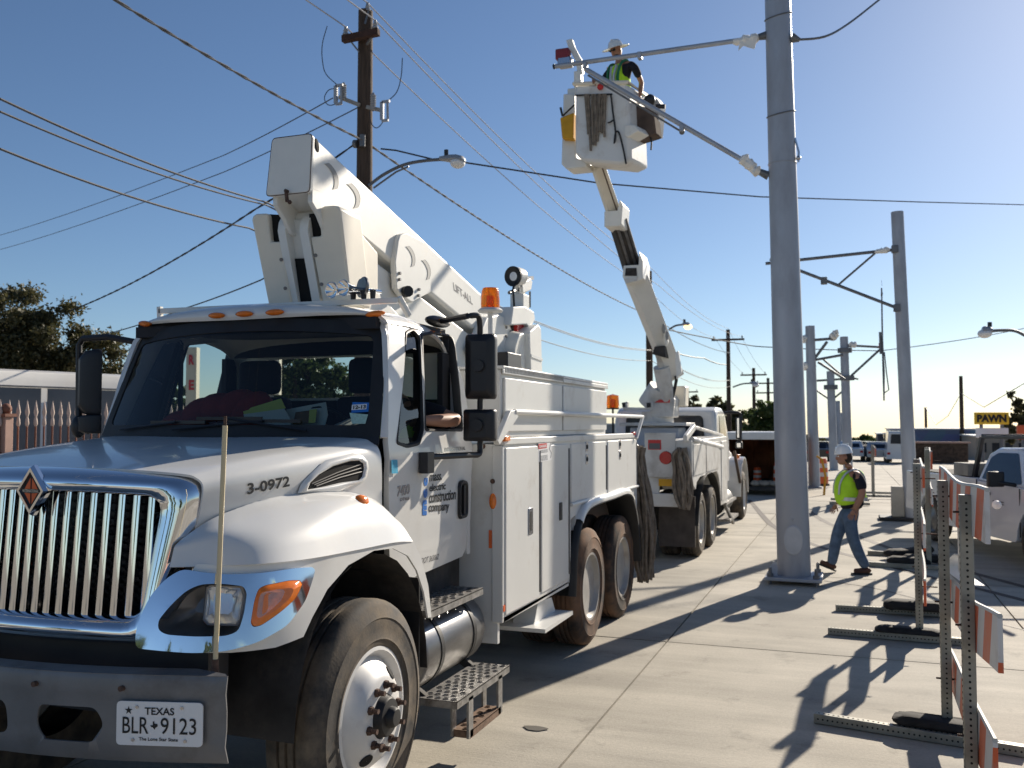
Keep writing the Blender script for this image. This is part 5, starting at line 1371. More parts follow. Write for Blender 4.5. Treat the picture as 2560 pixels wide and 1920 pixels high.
q = U(906, 352, 13.82); mb = MB(); mb.cyl(q - Vector((0, 0, .1)), q + Vector((0, 0, .1)), .05, n=8); mb.cyl(U(885, 360, 13.85), U(893, 360, 13.85), .07, n=10); mb.build('wire_clamp', GALVD, UP)
def lamp(label, arm_px, Y, head_px, tail_px, sc=1.0, lit=False, mirror_=1):
    T = thing('street_lamp', label, 'street lamp', P(*arm_px[0], Y=Y), group='street lamps over the road')
    mb = MB(); mb.tube(spline([P(*p, Y=Y) for p in arm_px], 6), .03 * sc, 8)
    mb.build('arm', GALVD, T)
    a, b = P(*tail_px, Y=Y), P(*head_px, Y=Y); ax = (b - a); L = ax.length; ax.normalize()
    mb = MB(); up = Vector((0, 0, 1)); sd_ = ax.cross(up).normalized()
    rings = []
    for t, w, h in ((0, .05, .05), (.18, .07, .07), (.4, .11, .09), (.7, .15, .10), (.92, .12, .08), (1, .03, .03)):
        c = a + ax * L * t
        rings.append([c + sd_ * w * sc * math.cos(k) + up * (h * sc * math.sin(k) * (1 if math.sin(k) > 0 else .5)) for k in [2 * math.pi * i / 12 for i in range(12)]])
    mb.loft(rings, True, True); mb.build('lamp_housing', PORC, T)
    mb = MB(); mb.ball(a + ax * L * .70 - up * .05 * sc, (.13 * sc, .15 * sc, .09 * sc), 12, 8)
    mb.build('lamp_lens', mat('lit_lens', (.9, .6, .3), .3, emit=(1, .62, .22), estr=2.2) if lit else WHITEP, T)
    mb = MB(); c = a + ax * L * .25 + up * .08 * sc; mb.cyl(c, c + up * .09 * sc, .04 * sc, n=8); mb.build('photocell', BLKPL, T)
lamp('street lamp on a curved arm, on the big utility pole above the folded boom', [(922, 464), (960, 436), (1010, 412), (1060, 402), (1110, 398)], 13.9, (1163, 402), (1100, 398), .95)
mb = MB(); mb.tube([U(934, 470, 13.9), U(990, 430, 13.9), U(1022, 416, 13.9)], .016, 6); tag(mb.build('lamp_stay', GALVD), 'thin stay rod under the lamp arm on the big utility pole', 'stay rod')
# farther poles in the row
def wood_pole(label, px_top, Xp=UX, arm=None, r=.13, lampy=None):
    q = P(*px_top, X=Xp); b = Vector((q.x, q.y, gz(q.y)))
    T = thing('utility_pole', label, 'utility pole', b, group='wooden utility poles')
    mb = MB(); mb.tube([b, q], [r * 1.25, r], 12); mb.build('mast', WOODP, T)
    if arm:
        for dz in arm:
            mb = MB(); c = q + Vector((0, -.12, -dz)); mb.bar(c - Vector((1.1, 0, 0)), c + Vector((1.1, 0, 0)), .12, .13); mb.build('crossarm', WOODP, T)
            for s_ in (-1, 0, 1):
                insul(c + Vector((s_ * .95, 0, .1)), .16, .07).build('insulator', PORC, T)
    return q
U2 = wood_pole('brown utility pole rising behind the raised boom of the farther truck', (1622, 678), arm=None)
U3 = wood_pole('utility pole with one crossarm standing right of the raised boom', (1820, 824), arm=(.7,))
U4 = wood_pole('far utility pole with crossarm, just left of the main tram pole', (1884, 920), arm=(.6,))
U5 = wood_pole('faintest utility pole touching the left edge of the main tram pole', (1920, 945), arm=(.5, 1.4), Xp=-7.4)
U6 = wood_pole('short utility pole top showing over the trees beyond the farther truck', (1719, 968), Xp=-16, arm=(.5, 1.2))
lamp('small lit street lamp with orange glow, right of the raised boom', [(1672, 824), (1690, 814), (1712, 811)], U2.y - .2, (1726, 814), (1706, 811), 1.3, True)
lamp('street lamp hanging in the sky at the right edge of the picture', [(2580, 850), (2540, 828), (2500, 826), (2478, 828)], 30, (2453, 828), (2482, 827), 1.5)
lamp('distant street lamp on a thin arm near the far utility pole', [(1832, 968), (1855, 960), (1878, 958)], 62, (1896, 961), (1874, 958), 1.6)
def wire(label, pts, r, sag=0.0, m=CABLEM, n=14, name='power_line', grp=None, helix=0.0):
    pts = [Vector(p) for p in pts]; out = []
    for a, b in zip(pts, pts[1:]):
        for i in range(n):
            t = i / n; out.append(a.lerp(b, t) - Vector((0, 0, sag * 4 * t * (1 - t) * (b - a).length / 24)))
    out.append(pts[-1])
    mb = MB()
    if helix:
        L = 0.0; a2, b2 = [], []
        fine = []
        for a, b in zip(out, out[1:]):
            k = max(2, int((b - a).length / .16)); fine += [a.lerp(b, i / k) for i in range(k)]
        fine.append(out[-1]); prev = fine[0]
        for p in fine:
            L += (p - prev).length; prev = p; ang = L / .75 * 2 * math.pi
            v = Vector((math.cos(ang), 0, math.sin(ang))) * helix; a2.append(p + v); b2.append(p - v)
        mb.tube(a2, r, 5, False); mb.build
        mb2 = MB(); mb2.tube(b2, r, 5, False)
        mb.add(mb2.v, mb2.f)
    else: mb.tube(out, r, 6, False)
    o = mb.build(name, m, org=pts[0]); tag(o, label, 'wire', grp or 'overhead wires'); return o
prev = Vector((0, -24, 0)); U2a, U3a = U2 + Vector((0, 0, -.1)), U3
for nm, c0, off_ in (('thin bare wire over the tip of the wooden utility pole', ITOP + Vector((0, 0, .16)), 0), ('thin bare wire on the left end of the crossarm', IL + Vector((0, 0, .16)), -.9), ('thin bare wire on the right end of the crossarm', IR + Vector((0, 0, .16)), .9)):
    e2 = Vector((c0.x, U2.y, U2.z + (.1 if off_ == 0 else -.6))); e3 = Vector((U3.x + off_, U3.y, U3.z + (.1 if off_ == 0 else -.5))); e4 = Vector((U4.x + off_, U4.y, U4.z - .4))
    wire(nm, [c0 + prev, c0, e2, e3, e4], .011, .35)
sec = P(906, 350, Y=13.82)
wire('thick twisted cable from the top left, tied to the wooden pole below its crossarm', [P(285, -2, X=sec.x), sec, Vector((sec.x, U2.y, U2.z - 1.9)), Vector((sec.x, U3.y, U3.z - 1.6))], .0125, .25, helix=.0125, m=mat('twisted_cable', (.13, .13, .135), .5, .2))
for nm, p0, p1, r in (('topmost of three telephone cables coming in at the left edge', (0, 247), (664, 505), .020), ('middle one of three telephone cables at the left edge', (0, 279), (664, 512), .018), ('lowest of three telephone cables, meeting the boom lower', (0, 372), (622, 570), .020)):
    a = P(*p0, X=-7.8); b = P(*p1, X=-7.8); k = b.z
    wire(nm, [a, b, Vector((-7.8, 14, k)), Vector((-7.8, U2.y, k - .05)), Vector((-7.8, U3.y, k - .1))], r * .62, .45, m=mat('phone_cable', (.12, .115, .115), .7))
wire('black twisted drop wire running from the oak up to the wooden pole', [P(178, 776, D=22), P(640, 522, D=15.5), U(884, 362, 13.85)], .012, .35, m=CABLED, helix=.009, n=10)
wire('lower black drop wire passing behind the cab roof', [P(262, 836, D=22), P(465, 770, D=18), P(652, 700, D=16), U(900, 560, 14)], .012, .15, m=CABLED)
wire('faint thin wire from the left edge to the left fuse cutout', [P(0, 588, D=40), P(560, 388, D=22), U(832, 245, 13.8)], .010, .1, m=CABLED)
wire('second faint thin wire from the left edge, behind the boom head', [P(0, 624, D=40), P(560, 430, D=22), U(900, 266, 13.85)], .010, .1, m=CABLED)
wire('black service cable passing over the road from the wooden pole to the right edge', [U(952, 372, 13.85), U(990, 376, 13.9), U(1090, 400, 14), P(1160, 406, D=15.5), P(1500, 458, D=17), P(1900, 492, D=20), P(2300, 505, D=24), P(2600, 513, D=28)], .014, .0, m=CABLED, n=6)
wire('thin far cable across the road behind the second pole', [P(1672, 825, D=36), P(1890, 866, D=40), P(2200, 877, D=44), P(2450, 842, D=48), P(2620, 808, D=50)], .022, .1, m=CABLED)
wire('far slack cable from the raised boom to the crossarm pole', [Vector((-7.8, U2.y, U2.z - 3.0)), P(1760, 895, D=50), P(1815, 912, D=56)], .03, .3, m=CABLED)
SL1 = wood_pole('bare black pole standing left of the yellow sign', (2402, 940), Xp=9.5, r=.16)
SL2 = wood_pole('short bare pole near the blue mural wall', (2314, 1018), Xp=7.6, r=.13)
wire('slack far wire between bare pole and the sign tree', [Vector((SL1.x, SL1.y, SL1.z - 1.6)), P(2460, 1018, D=70), P(2600, 935, D=66)], .03, .0, m=CABLED, n=8)
wire('slack far wire from bare pole down to the short pole', [Vector((SL1.x, SL1.y, SL1.z - 1.6)), P(2370, 1040, D=82), P(2340, 1062, D=90), SL2], .03, .0, m=CABLED, n=8)
# ------------------------------------------------------------------ farther utility truck, seen from behind, its boom raised
X2 = -3.50; HW = 1.22
def ZR(x, y): return (1500 + x * .25316, 980 + y * .25316)
T2 = thing('utility_truck', 'white utility truck standing farther off with its tail to us and its boom raised', 'utility truck', (X2, 16, 0), group='white bucket trucks parked along the road')
def W_(o): return X2 + o
YR, YF = 14.1, 18.25
mb = MB()
for s in (-1, 1): mb.box((W_(s * .43 - .05), 14.0, .7), (W_(s * .43 + .05), 22.0, .95))
mb.box((W_(-.9), 14.6, .45), (W_(.9), 17.2, .8)); mb.build('chassis', UNDER, T2)
mb = MB()
for s in (-1, 1):
    x0, x1 = sorted((W_(s * HW), W_(s * .72)))
    mb.prism([(YR, 1.22), (YR, 1.86), (YF, 1.88), (YF, .62), (17.35, .62), (17.25, .95), (17.05, 1.18), (16.8, 1.27), (14.9, 1.27), (14.55, 1.2), (14.45, 1.1)], 'x', x0, x1)
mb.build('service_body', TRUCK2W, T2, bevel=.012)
for s in (-1, 1):
    x = W_(s * (HW + .012))
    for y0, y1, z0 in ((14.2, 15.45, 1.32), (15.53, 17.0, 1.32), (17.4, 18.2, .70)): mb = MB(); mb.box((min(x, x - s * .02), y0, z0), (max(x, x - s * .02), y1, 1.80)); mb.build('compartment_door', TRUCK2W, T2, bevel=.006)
mb = MB(); mb.box((W_(-.72), 14.3, 1.10), (W_(.72), YF, 1.16)); mb.build('deck', UNDER, T2)
mb = MB(); mb.box((W_(-HW), YR - .06, .86), (W_(HW - .15), YR + .02, 1.06)); mb.build('rear_bumper', TRUCK2W, T2, bevel=.01)
mb = MB(); mb.box((W_(-.72), YR + .02, 1.04), (W_(.72), YR + .06, 1.45)); mb.build('tailboard', TRUCK2W, T2, bevel=.01)
mb = MB(); mb.box((W_(-.40), YR - .10, .52), (W_(.40), YR + .05, .84)); mb.build('hitch', UNDER, T2, bevel=.01)
mb = MB(); mb.box((W_(-.72), YR + .03, 1.47), (W_(.72), YR + .30, 1.53)); mb.build('deck_edge', mat('dark_red_paint', (.14, .03, .03), .6), T2)
for s in (1, -1):
    mb = MB(); mb.box((W_(s * .70 - .34), YR - .02, 1.30), (W_(s * .70 + .34), YR, 1.95)) if s < 0 else mb.box((W_(.50), YR - .02, 1.30), (W_(.98), YR, 1.98)); mb.build('rear_panel', TRUCK2W, T2, bevel=.008)
    q = Vector((W_(s * .83), YR - .025, 1.60)); mb = MB(); mb.lathe([(.001, .02), (.09, .02), (.10, .005), (.10, -.01)], q, (0, -1, 0), 18); mb.build('tail_lamp', REDL, T2)
    mb = MB(); mb.box((W_(s * .66 - .1), YR - .026, 1.72), (W_(s * .66 + .1), YR - .02, 1.87)); mb.build('rear_notice', REDT, T2)
    mb = MB(); mb.box((W_(s * .66 - .085), YR - .032, 1.73), (W_(s * .66 + .085), YR - .0265, 1.82)); mb.build('notice_plate', GREYT, T2)
    mb = MB(); mb.box((W_(s * .95 - .30), 14.42, .22), (W_(s * .95 + .26), 14.45, 1.0)); mb.build('mud_flap', mat('mud_flap', (.06, .05, .045), .85, var=.3) if s > 0 else MATS['mud_flap'], T2)
    for y in (15.1, 16.38): wheel(T2, s, W_(s * 1.20), y, .53, .53, .33, False, TYRE, RIMM, True, n=32)
    wheel(T2, s, W_(s * 1.2), 21.4, .53, .53, .33, False, TYRE, RIM, n=32)
    mb = MB(); mb.loft([[(W_(s * (HW + o)), y, z) for y, z in [(15.72 + 1.28 * math.cos(t), .55 + .76 * math.sin(t)) for t in [math.pi * i / 16 for i in range(17)]]] for o in (-.1, .03, .04)], False); mb.build('arch_flare', BLACK, T2)
mb = MB(); mb.box((W_(.72), YR - .03, 1.17), (W_(.92), YR - .022, 1.28)); mb.build('yellow_decal', YBAG, T2)
mb = MB(); q = W_(.1); mb.box((q, YR - .11, .62), (q + .35, YR - .105, .66)); mb.build('reflector_strip', REDL, T2)
# upper rear handrail and board
mb = MB(); pts = [P(*ZR(*p), X=W_(1.15)) for p in ((840, 460), (925, 345), (1210, 430))]; mb.bar(pts[0], pts[1], .06, .10); mb.bar(pts[1], pts[2], .05, .05); mb.cyl(P(*ZR(905, 470), X=W_(1.2)), P(*ZR(1200, 545), X=W_(1.2)), .05, n=8); mb.build('handrail', TRUCK2W, T2, bevel=.01)
# cab with rear window, hood and mirror beyond the body
mb = MB()
CP = [(18.32, .95), (18.32, 2.18), (18.42, 2.36), (18.65, 2.45), (19.4, 2.45), (19.75, 2.36), (20.15, 1.75), (20.15, .9)]
rings = []
for o, k in ((-1.04, 0), (-.98, .0), (.98, .0), (1.04, 0)):
    rings.append([(W_(o * (1 - .06 * max(0, z - 1.8))), y + (.05 if abs(o) > 1 and y < 18.5 else (-.05 if abs(o) > 1 else 0)), z - (.04 if abs(o) > 1 and z > 2.2 else 0)) for y, z in CP])
mb.loft(rings, True, True); cab2 = mb.build('cab', WHITE, T2, bevel=.04, bseg=3)
mb = MB(); rr = rounded([(-.80, 1.62), (.80, 1.62), (.76, 2.28), (-.76, 2.28)], .09)
mb.loft([[(W_(a), 18.315, b) for a, b in rr], [(W_(a), 18.295, b) for a, b in rr], [(W_(a * .95), 18.292, 1.95 + (b - 1.95) * .93) for a, b in rr]], True); mb.build('window_seal', BLACK, cab2)
mb = MB(); mb.add([(W_(a * .955), 18.293, 1.95 + (b - 1.95) * .935) for a, b in rr], [tuple(range(len(rr)))]); mb.build('rear_window', GLASSD, cab2, smooth=0)
for s in (-1, 1):
    mb = MB(); mb.add([(W_(s * 1.045 * (1 - .06 * max(0, z - 1.8))), y, z) for y, z in ((18.75, 1.72), (19.75, 1.72), (19.5, 2.28), (18.75, 2.28))], [(0, 1, 2, 3)]); mb.build('side_window', GLASSD, cab2, smooth=0)
mb = MB(); hp = [(20.1, 1.0), (20.1, 1.72), (20.8, 1.66), (21.8, 1.52), (22.15, 1.35), (22.2, .8), (20.7, .8)]
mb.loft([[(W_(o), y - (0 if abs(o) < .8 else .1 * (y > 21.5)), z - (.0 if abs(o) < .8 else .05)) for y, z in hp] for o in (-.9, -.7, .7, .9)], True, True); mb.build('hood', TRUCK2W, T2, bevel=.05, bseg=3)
for s in (-1, 1):
    mb = MB(); mb.loft([[(W_(s * o), y, z) for y, z in [(21.35 + .78 * math.cos(t), .55 + .82 * math.sin(t)) for t in [math.pi * i / 14 for i in range(15)]]] for o in (.7, 1.15, 1.22)], False); fd = mb.build('fender', WHITE, T2, solid=.03)
    q = Vector((W_(s * 1.1), 21.1, 1.40)); mb = MB(); mb.ball(q, .05, 10, 6); mb.build('fender_lamp', AMBER, T2)
mb = MB(); a = P(*ZR(1150, 215), Y=19.7); b = P(*ZR(1385, 215), Y=19.9); c = P(*ZR(1385, 520), Y=19.9); mb.tube(spline([a, P(*ZR(1300, 200), Y=19.8), b, P(*ZR(1392, 300), Y=19.9), c], 4), .03, 8); m2 = mb.build('mirror_bracket', BLKPL, T2)
for pa, pb_ in (((1340, 245), (1390, 465)), ((1338, 490), (1405, 560))):
    a, b = P(*ZR(*pa), Y=19.85), P(*ZR(*pb_), Y=19.85); mb = MB(); mb.box((a.x, 19.83, b.z), (b.x, 19.95, a.z)); mb.build('mirror_head', BLKPL, m2, bevel=.02)
    mb = MB(); mb.add([(a.x + .03, 19.828, b.z + .03), (b.x - .03, 19.828, b.z + .03), (b.x - .03, 19.828, a.z - .03), (a.x + .03, 19.828, a.z - .03)], [(0, 1, 2, 3)]); mb.build('mirror_glass', mat('mirror_dim', (.5, .52, .55), .12, 1.0) if 'mirror_dim' not in MATS else MATS['mirror_dim'], m2, smooth=0)
mb = MB(); mb.bar(P(*ZR(1325, 580), Y=20.6), P(*ZR(1385, 900), Y=20.6), .06, .06); mb.build('marker_rod', WOODP, T2)
# steps and outrigger by the cab
mb = MB(); mb.box((W_(.75), 18.3, .55), (W_(1.2), 19.9, .60)); mb.box((W_(.95), 18.4, .22), (W_(1.25), 19.8, .27)); mb.bar((W_(1.15), 18.3, .6), (W_(1.25), 18.9, .15), .05, .05); mb.build('cab_step', STEP, T2)
mb = MB(); mb.cyl((W_(.9), 18.5, .55), (W_(.9), 19.9, .55), .24, n=18); mb.build('fuel_tank', BLACK, T2)
# turret, boom and cylinder
TY = 17.35
mb = MB(); tc = P(*ZR(570, 400), Y=TY); mb.box((tc.x - .45, TY - .35, 1.16), (tc.x + .45, TY + .45, 2.05)); mb.build('pedestal', mat('pedestal_paint', (.45, .48, .54), .4, var=.05), T2, bevel=.02)
mb = MB(); mb.box((tc.x - .62, TY - .5, 2.08), (tc.x + .62, TY + .5, 2.14)); mb.cyl((tc.x, TY, 2.05), (tc.x, TY, 2.35), .30, n=20); mb.build('turntable', TRUCK2W, T2, bevel=.01)
pl_ = [P(*ZR(*p), Y=TY - .3) for p in ((500, 250), (720, 250), (735, 70), (700, 20), (520, 60), (490, 150))]
mb = MB(); mb.loft([pl_, [p + Vector((0, .6, 0)) for p in pl_]], True, True); mb.build('turret', TRUCK2W, T2, bevel=.02)
mb = MB(); pz = [P(*ZR(*p), Y=TY - .32) for p in ((520, 75), (690, 75), (690, 105), (520, 105))]; mb.add(pz, [(0, 1, 2, 3)]); mb.build('red_notice', REDT, T2, smooth=0)
for pts in (((225, 150), (510, 155), (510, 178), (230, 182)), ((215, 105), (270, 95), (270, 155), (225, 158)), ((455, 100), (515, 95), (515, 160), (460, 160))):
    q = [P(*ZR(*p), Y=TY - .6) for p in pts]; mb = MB(); mb.loft([q, [p + Vector((0, .12, 0)) for p in q]], True, True); mb.build('cradle', TRUCK2W, T2, bevel=.008)
for pts in (((215, 108), (248, 104), (250, 150), (222, 152)), ((458, 108), (500, 104), (500, 150), (462, 155))):
    q = [P(*ZR(*p), Y=TY - .62) for p in pts]; mb = MB(); mb.loft([q, [p + Vector((0, .012, 0)) for p in q]], True, True); mb.build('cradle_pad', BLACK, T2)
q = [P(*ZR(*p), Y=TY + .2) for p in ((725, 140), (840, 145), (845, -60), (735, -60))]; mb = MB(); mb.loft([q, [p + Vector((0, .4, 0)) for p in q]], True, True); mb.build('valve_cover', CREAM, T2, bevel=.03)
mb = MB(); mb.cyl(P(*ZR(480, 130), Y=TY - .1), P(*ZR(590, -40), Y=TY - .2), .21, n=18); mb.build('winch_drum', TRUCK2W, T2)
mb = MB(); mb.tube(spline([P(*ZR(*p), Y=TY - .55) for p in ((585, 500), (580, 440), (630, 425), (690, 430))], 4), .04, 8); mb.build('hose', BLACK, T2)
def ZM(x, y): return (1400 + x * .42194, 400 + y * .42194)
def boom_seg(Lp, Ya, Yb_, w0, w1, name, m, par=T2, hd=.34):
    """box beam whose camera-side face runs through picture points a -> b"""
    (ax, ay), (bx_, by) = Lp; a, b = P(ax, ay, Y=Ya), P(bx_, by, Y=Yb_)
    mb = MB(); d = (b - a).normalized(); r_ = d.cross(Vector((.33, -.93, .1))).normalized(); u_ = r_.cross(d)
    vs = [p + r_ * sx * w / 2 + u_ * sy_ * hd / 2 for p, w in ((a, w0), (b, w1)) for sx, sy_ in ((-1, -1), (1, -1), (1, 1), (-1, 1))]
    mb.add(vs, [(0, 1, 2, 3), (7, 6, 5, 4), (0, 4, 5, 1), (1, 5, 6, 2), (2, 6, 7, 3), (3, 7, 4, 0)])
    return mb.build(name, m, par, bevel=.02), a, b, r_, u_
bA = (ZM(660, 1235), ZM(575, 1080)); bB = (ZM(610, 1125), ZM(445, 690))
lowb, a, b, r_, u_ = boom_seg((ZM(672, 1270), ZM(447, 690)), 17.3, 15.7, .30, .34, 'lower_boom', BOOMW, hd=.34)
mid, a2, b2, r2, u2 = boom_seg((ZM(430, 650), ZM(335, 345)), 15.75, 14.75, .27, .25, 'middle_boom', UNDER, hd=.25)
mb = MB(); 
for s in (-.08, .03, .10): mb.bar(a2 + r2 * s - u2 * -.128, b2 + r2 * s - u2 * -.128, .05, .02)
mb.build('hose_track', STEEL, T2)
q0, q1 = P(*ZM(262, 395), Y=14.6), P(*ZM(375, 395), Y=14.6)
def quadbox(pts, Y, dpt, nm, m, par=T2, bev=.012):
    q = [P(*ZM(*p), Y=Y) for p in pts]; mb = MB(); mb.loft([q, [p + Vector((0, dpt, 0)) for p in q]], True, True); return mb.build(nm, m, par, bevel=bev)
quadbox(((262, 395), (262, 305), (340, 298), (352, 235), (372, 262), (362, 380), (350, 392)), 14.45, .5, 'boom_collar', BOOMW)
quadbox(((370, 690), (376, 625), (465, 620), (468, 540), (490, 600), (490, 700), (470, 715), (390, 735)), 15.35, .6, 'boom_collar', BOOMW)
quadbox(((385, 685), (455, 685), (452, 640), (390, 640)), 15.33, .02, 'collar_mouth', UNDER, bev=0)
quadbox(((380, 705), (462, 690), (455, 715), (388, 732)), 15.33, .02, 'collar_lip', TRUCK2W, bev=0)
top, a3, b3, r3, u3 = boom_seg((ZM(325, 330), ZM(222, 30)), 14.75, 13.95, .21, .19, 'upper_boom', CREAM, hd=.18)
mb = MB(); mb.bar(a3 + u3 * .092 + r3 * .03, b3 + u3 * .092 + r3 * .03, .015, .015); mb.build('boom_seam', RUST, top)
mb = MB(); mb.cyl(P(*ZM(640, 1440), Y=17.2), P(*ZM(600, 1225), Y=16.9), .15, n=14); mb.cyl(P(*ZM(600, 1225), Y=16.9), P(*ZM(585, 1130), Y=16.7), .07, n=12); mb.build('lift_cylinder', TRUCK2W, T2)
quadbox(((545, 1150), (560, 1105), (620, 1100), (625, 1170)), 16.5, .35, 'cylinder_mount', UNDER)
for pts in (((600, 960), (612, 940), (640, 1080), (626, 1105)), ((680, 1145), (700, 1130), (720, 1260), (690, 1300))):
    quadbox(pts, 16.4, .1, 'boom_plate', BOOMW, bev=.01)
for c in ((492, 650), (615, 1000), (634, 1040)):
    q = P(*ZM(*c), Y=15.6 if c[1] < 800 else 16.35); mb = MB(); mb.ball(q, (.03, .03, .09), 8, 6); mb.build('slot', GREYR, T2)
q = [P(*ZM(*p), Y=17.1) for p in ((660, 1440), (690, 1300), (680, 1290), (655, 1330), (650, 1440))]; mb = MB(); mb.tube(spline(q[:3], 4), .03, 8); mb.build('control_hose', BLACK, T2)
# beacon
q = P(*ZR(127, 170), Y=17.9); mb = MB(); mb.cyl((q.x, q.y, 1.9), q, .02, n=8); mb.lathe([(.001, 0), (.13, 0), (.13, .02), (.001, .03)], q, (0, 0, 1), 16); bp_ = mb.build('beacon_post', BLACK, T2)
mb = MB(); mb.lathe([(.12, .02), (.125, .1), (.115, .27), (.001, .30)], q, (0, 0, 1), 18); mb.build('beacon_dome', AMBERT, bp_)
mb = MB(); mb.cyl(q + Vector((0, 0, .03)), q + Vector((0, 0, .2)), .05, n=10); mb.build('beacon_lamp', AMBER, bp_)
# bucket with its boxes and dangling gear
BY = 13.45
def ZB(x, y): return (1340 + x * .3316, 50 + y * .3316)
def bq(pts, Y, d, nm, m, par, bev=.02):
    q = [P(*ZB(*p), Y=Y) for p in pts]; mb = MB(); mb.loft([q, [p + d for p in q]], True, True); return mb.build(nm, m, par, bevel=bev)
bkt = bq(((290, 490), (288, 1005), (345, 1062), (640, 1092), (715, 1060), (690, 480)), BY - .02, Vector((.14, .62, .02)), 'bucket', mat('bucket_fibreglass', (.72, .72, .70), .45, dirt=(.38, .30, .22), dscale=4, damt=.5), T2, .05)
mb = MB(); rim = [P(*ZB(*p), Y=BY - .02) for p in ((286, 482), (690, 470), (775, 555))]; mb.tube([rim[0], rim[1], rim[1] + Vector((.16, .62, .0)), rim[0] + Vector((.16, .62, 0))], .032, 8, closed=True); mb.build('bucket_rim', CREAM, bkt)
bq(((205, 555), (190, 1085), (230, 1125), (385, 1110), (380, 1060), (300, 1040), (290, 555)), BY + .25, Vector((.02, .35, 0)), 'bucket_mount', BOOMW, T2, .02)
bq(((235, 515), (300, 510), (300, 600), (235, 600)), BY + .3, Vector((0, .2, 0)), 'mount_cap', BOOMW, T2)
bq(((285, 385), (335, 380), (345, 510), (285, 510)), BY + .4, Vector((0, .12, 0)), 'jib_socket', BOOMW, T2, .01)
bq(((225, 150), (270, 138), (290, 200), (345, 300), (350, 400), (310, 390), (300, 310), (240, 200)), BY + .42, Vector((0, .1, 0)), 'jib_arm', BOOMW, T2, .01)
mb = MB(); q = P(*ZB(205, 262), Y=BY + .4); mb.box(q - Vector((.11, .08, .09)), q + Vector((.11, .08, .08))); mb.build('warning_cap', mat('dull_red', (.22, .03, .04), .6), T2, bevel=.02)
mb = MB(); q = P(*ZB(225, 320), Y=BY + .4); mb.box(q - Vector((.12, .08, .08)), q + Vector((.1, .08, .07))); mb.build('jib_hook', BADGE, T2, bevel=.02)
bq(((665, 790), (745, 790), (775, 835), (690, 885), (665, 870)), BY - .04, Vector((.1, .3, 0)), 'step_lug', BOOMW, bkt, .015)
mb = MB(); q = P(*ZB(485, 503), Y=BY - .05); mb.ball(q, (.05, .03, .05)); mb.build('red_knob', REDT, bkt)
tb = thing('tool_apron', 'brown canvas tool apron and white tray hooked on the right of the raised bucket', 'tool apron', P(*ZB(820, 860), Y=BY + .3))
bq(((725, 640), (880, 660), (905, 860), (880, 870), (735, 915)), BY + .25, Vector((.05, .25, 0)), 'apron', BROWNC, tb, .02)
bq(((800, 590), (900, 575), (935, 630), (912, 865), (880, 868), (880, 660), (800, 640)), BY + .42, Vector((.05, .22, 0)), 'tray', TRUCK2W, tb, .01)
mb = MB(); mb.tube([P(*ZB(905, 650), Y=BY + .2), P(*ZB(975, 652), Y=BY + .2)], .035, 8); mb.ball(P(*ZB(858, 605), Y=BY + .25), .09); mb.build('tools', BLKPL, tb)
mb = MB(); mb.tube(spline([P(*ZB(*p), Y=BY + .3) for p in ((790, 870), (850, 878), (870, 910), (868, 980))], 4), .014, 6); mb.build('cord', CABLED, tb)
yb_ = thing('tool_bag', 'yellow canvas tool bag hanging on the left of the raised bucket', 'tool bag', P(*ZB(235, 890), Y=BY + .12))
bq(((180, 735), (285, 695), (280, 895), (195, 892)), BY + .08, Vector((0, .16, 0)), 'bag', YBAG, yb_, .02)
mb = MB(); mb.tube([P(*ZB(200, 725), Y=BY + .06), P(*ZB(185, 660), Y=BY + .06)], .018, 6); mb.tube([P(*ZB(200, 725), Y=BY + .06), P(*ZB(290, 640), Y=BY + .06)], .014, 6); mb.build('strap', BLKPL, yb_)
rp_ = thing('hanging_ropes', 'bundle of grey ropes and a black lanyard hanging down the front of the raised bucket', 'ropes', P(*ZB(430, 980), Y=BY - .06))
rr_ = random.Random(5)
for k, (x0, x1, y1) in enumerate(((370, 392, 860), (378, 412, 985), (395, 408, 800), (425, 430, 940), (440, 447, 945), (450, 455, 870), (468, 462, 915), (480, 478, 840), (500, 498, 850), (520, 515, 880), (530, 505, 780))):
    mb = MB(); mb.tube(spline([P(*ZB(lerp(x0, x1, t) + rr_.uniform(-4, 4), lerp(560, y1, t)), Y=BY - .05 - .012 * (k % 2)) for t in (0, .25, .5, .75, 1)], 3), .020, 6); mb.build('rope', ROPE, rp_)
mb = MB(); mb.tube([P(*ZB(295, 568), Y=BY - .05), P(*ZB(575, 560), Y=BY - .05)], .014, 6); mb.build('rope_rail', CABLED, rp_)
mb = MB(); mb.tube(spline([P(*ZB(*p), Y=BY - .06) for p in ((565, 560), (580, 700), (600, 850), (590, 930), (600, 850), (625, 850), (655, 960), (680, 1085))], 4), .014, 6); mb.tube(spline([P(*ZB(*p), Y=BY - .06) for p in ((582, 755), (560, 770), (540, 775))], 3), .012, 6); mb.build('lanyard', CABLED, rp_)

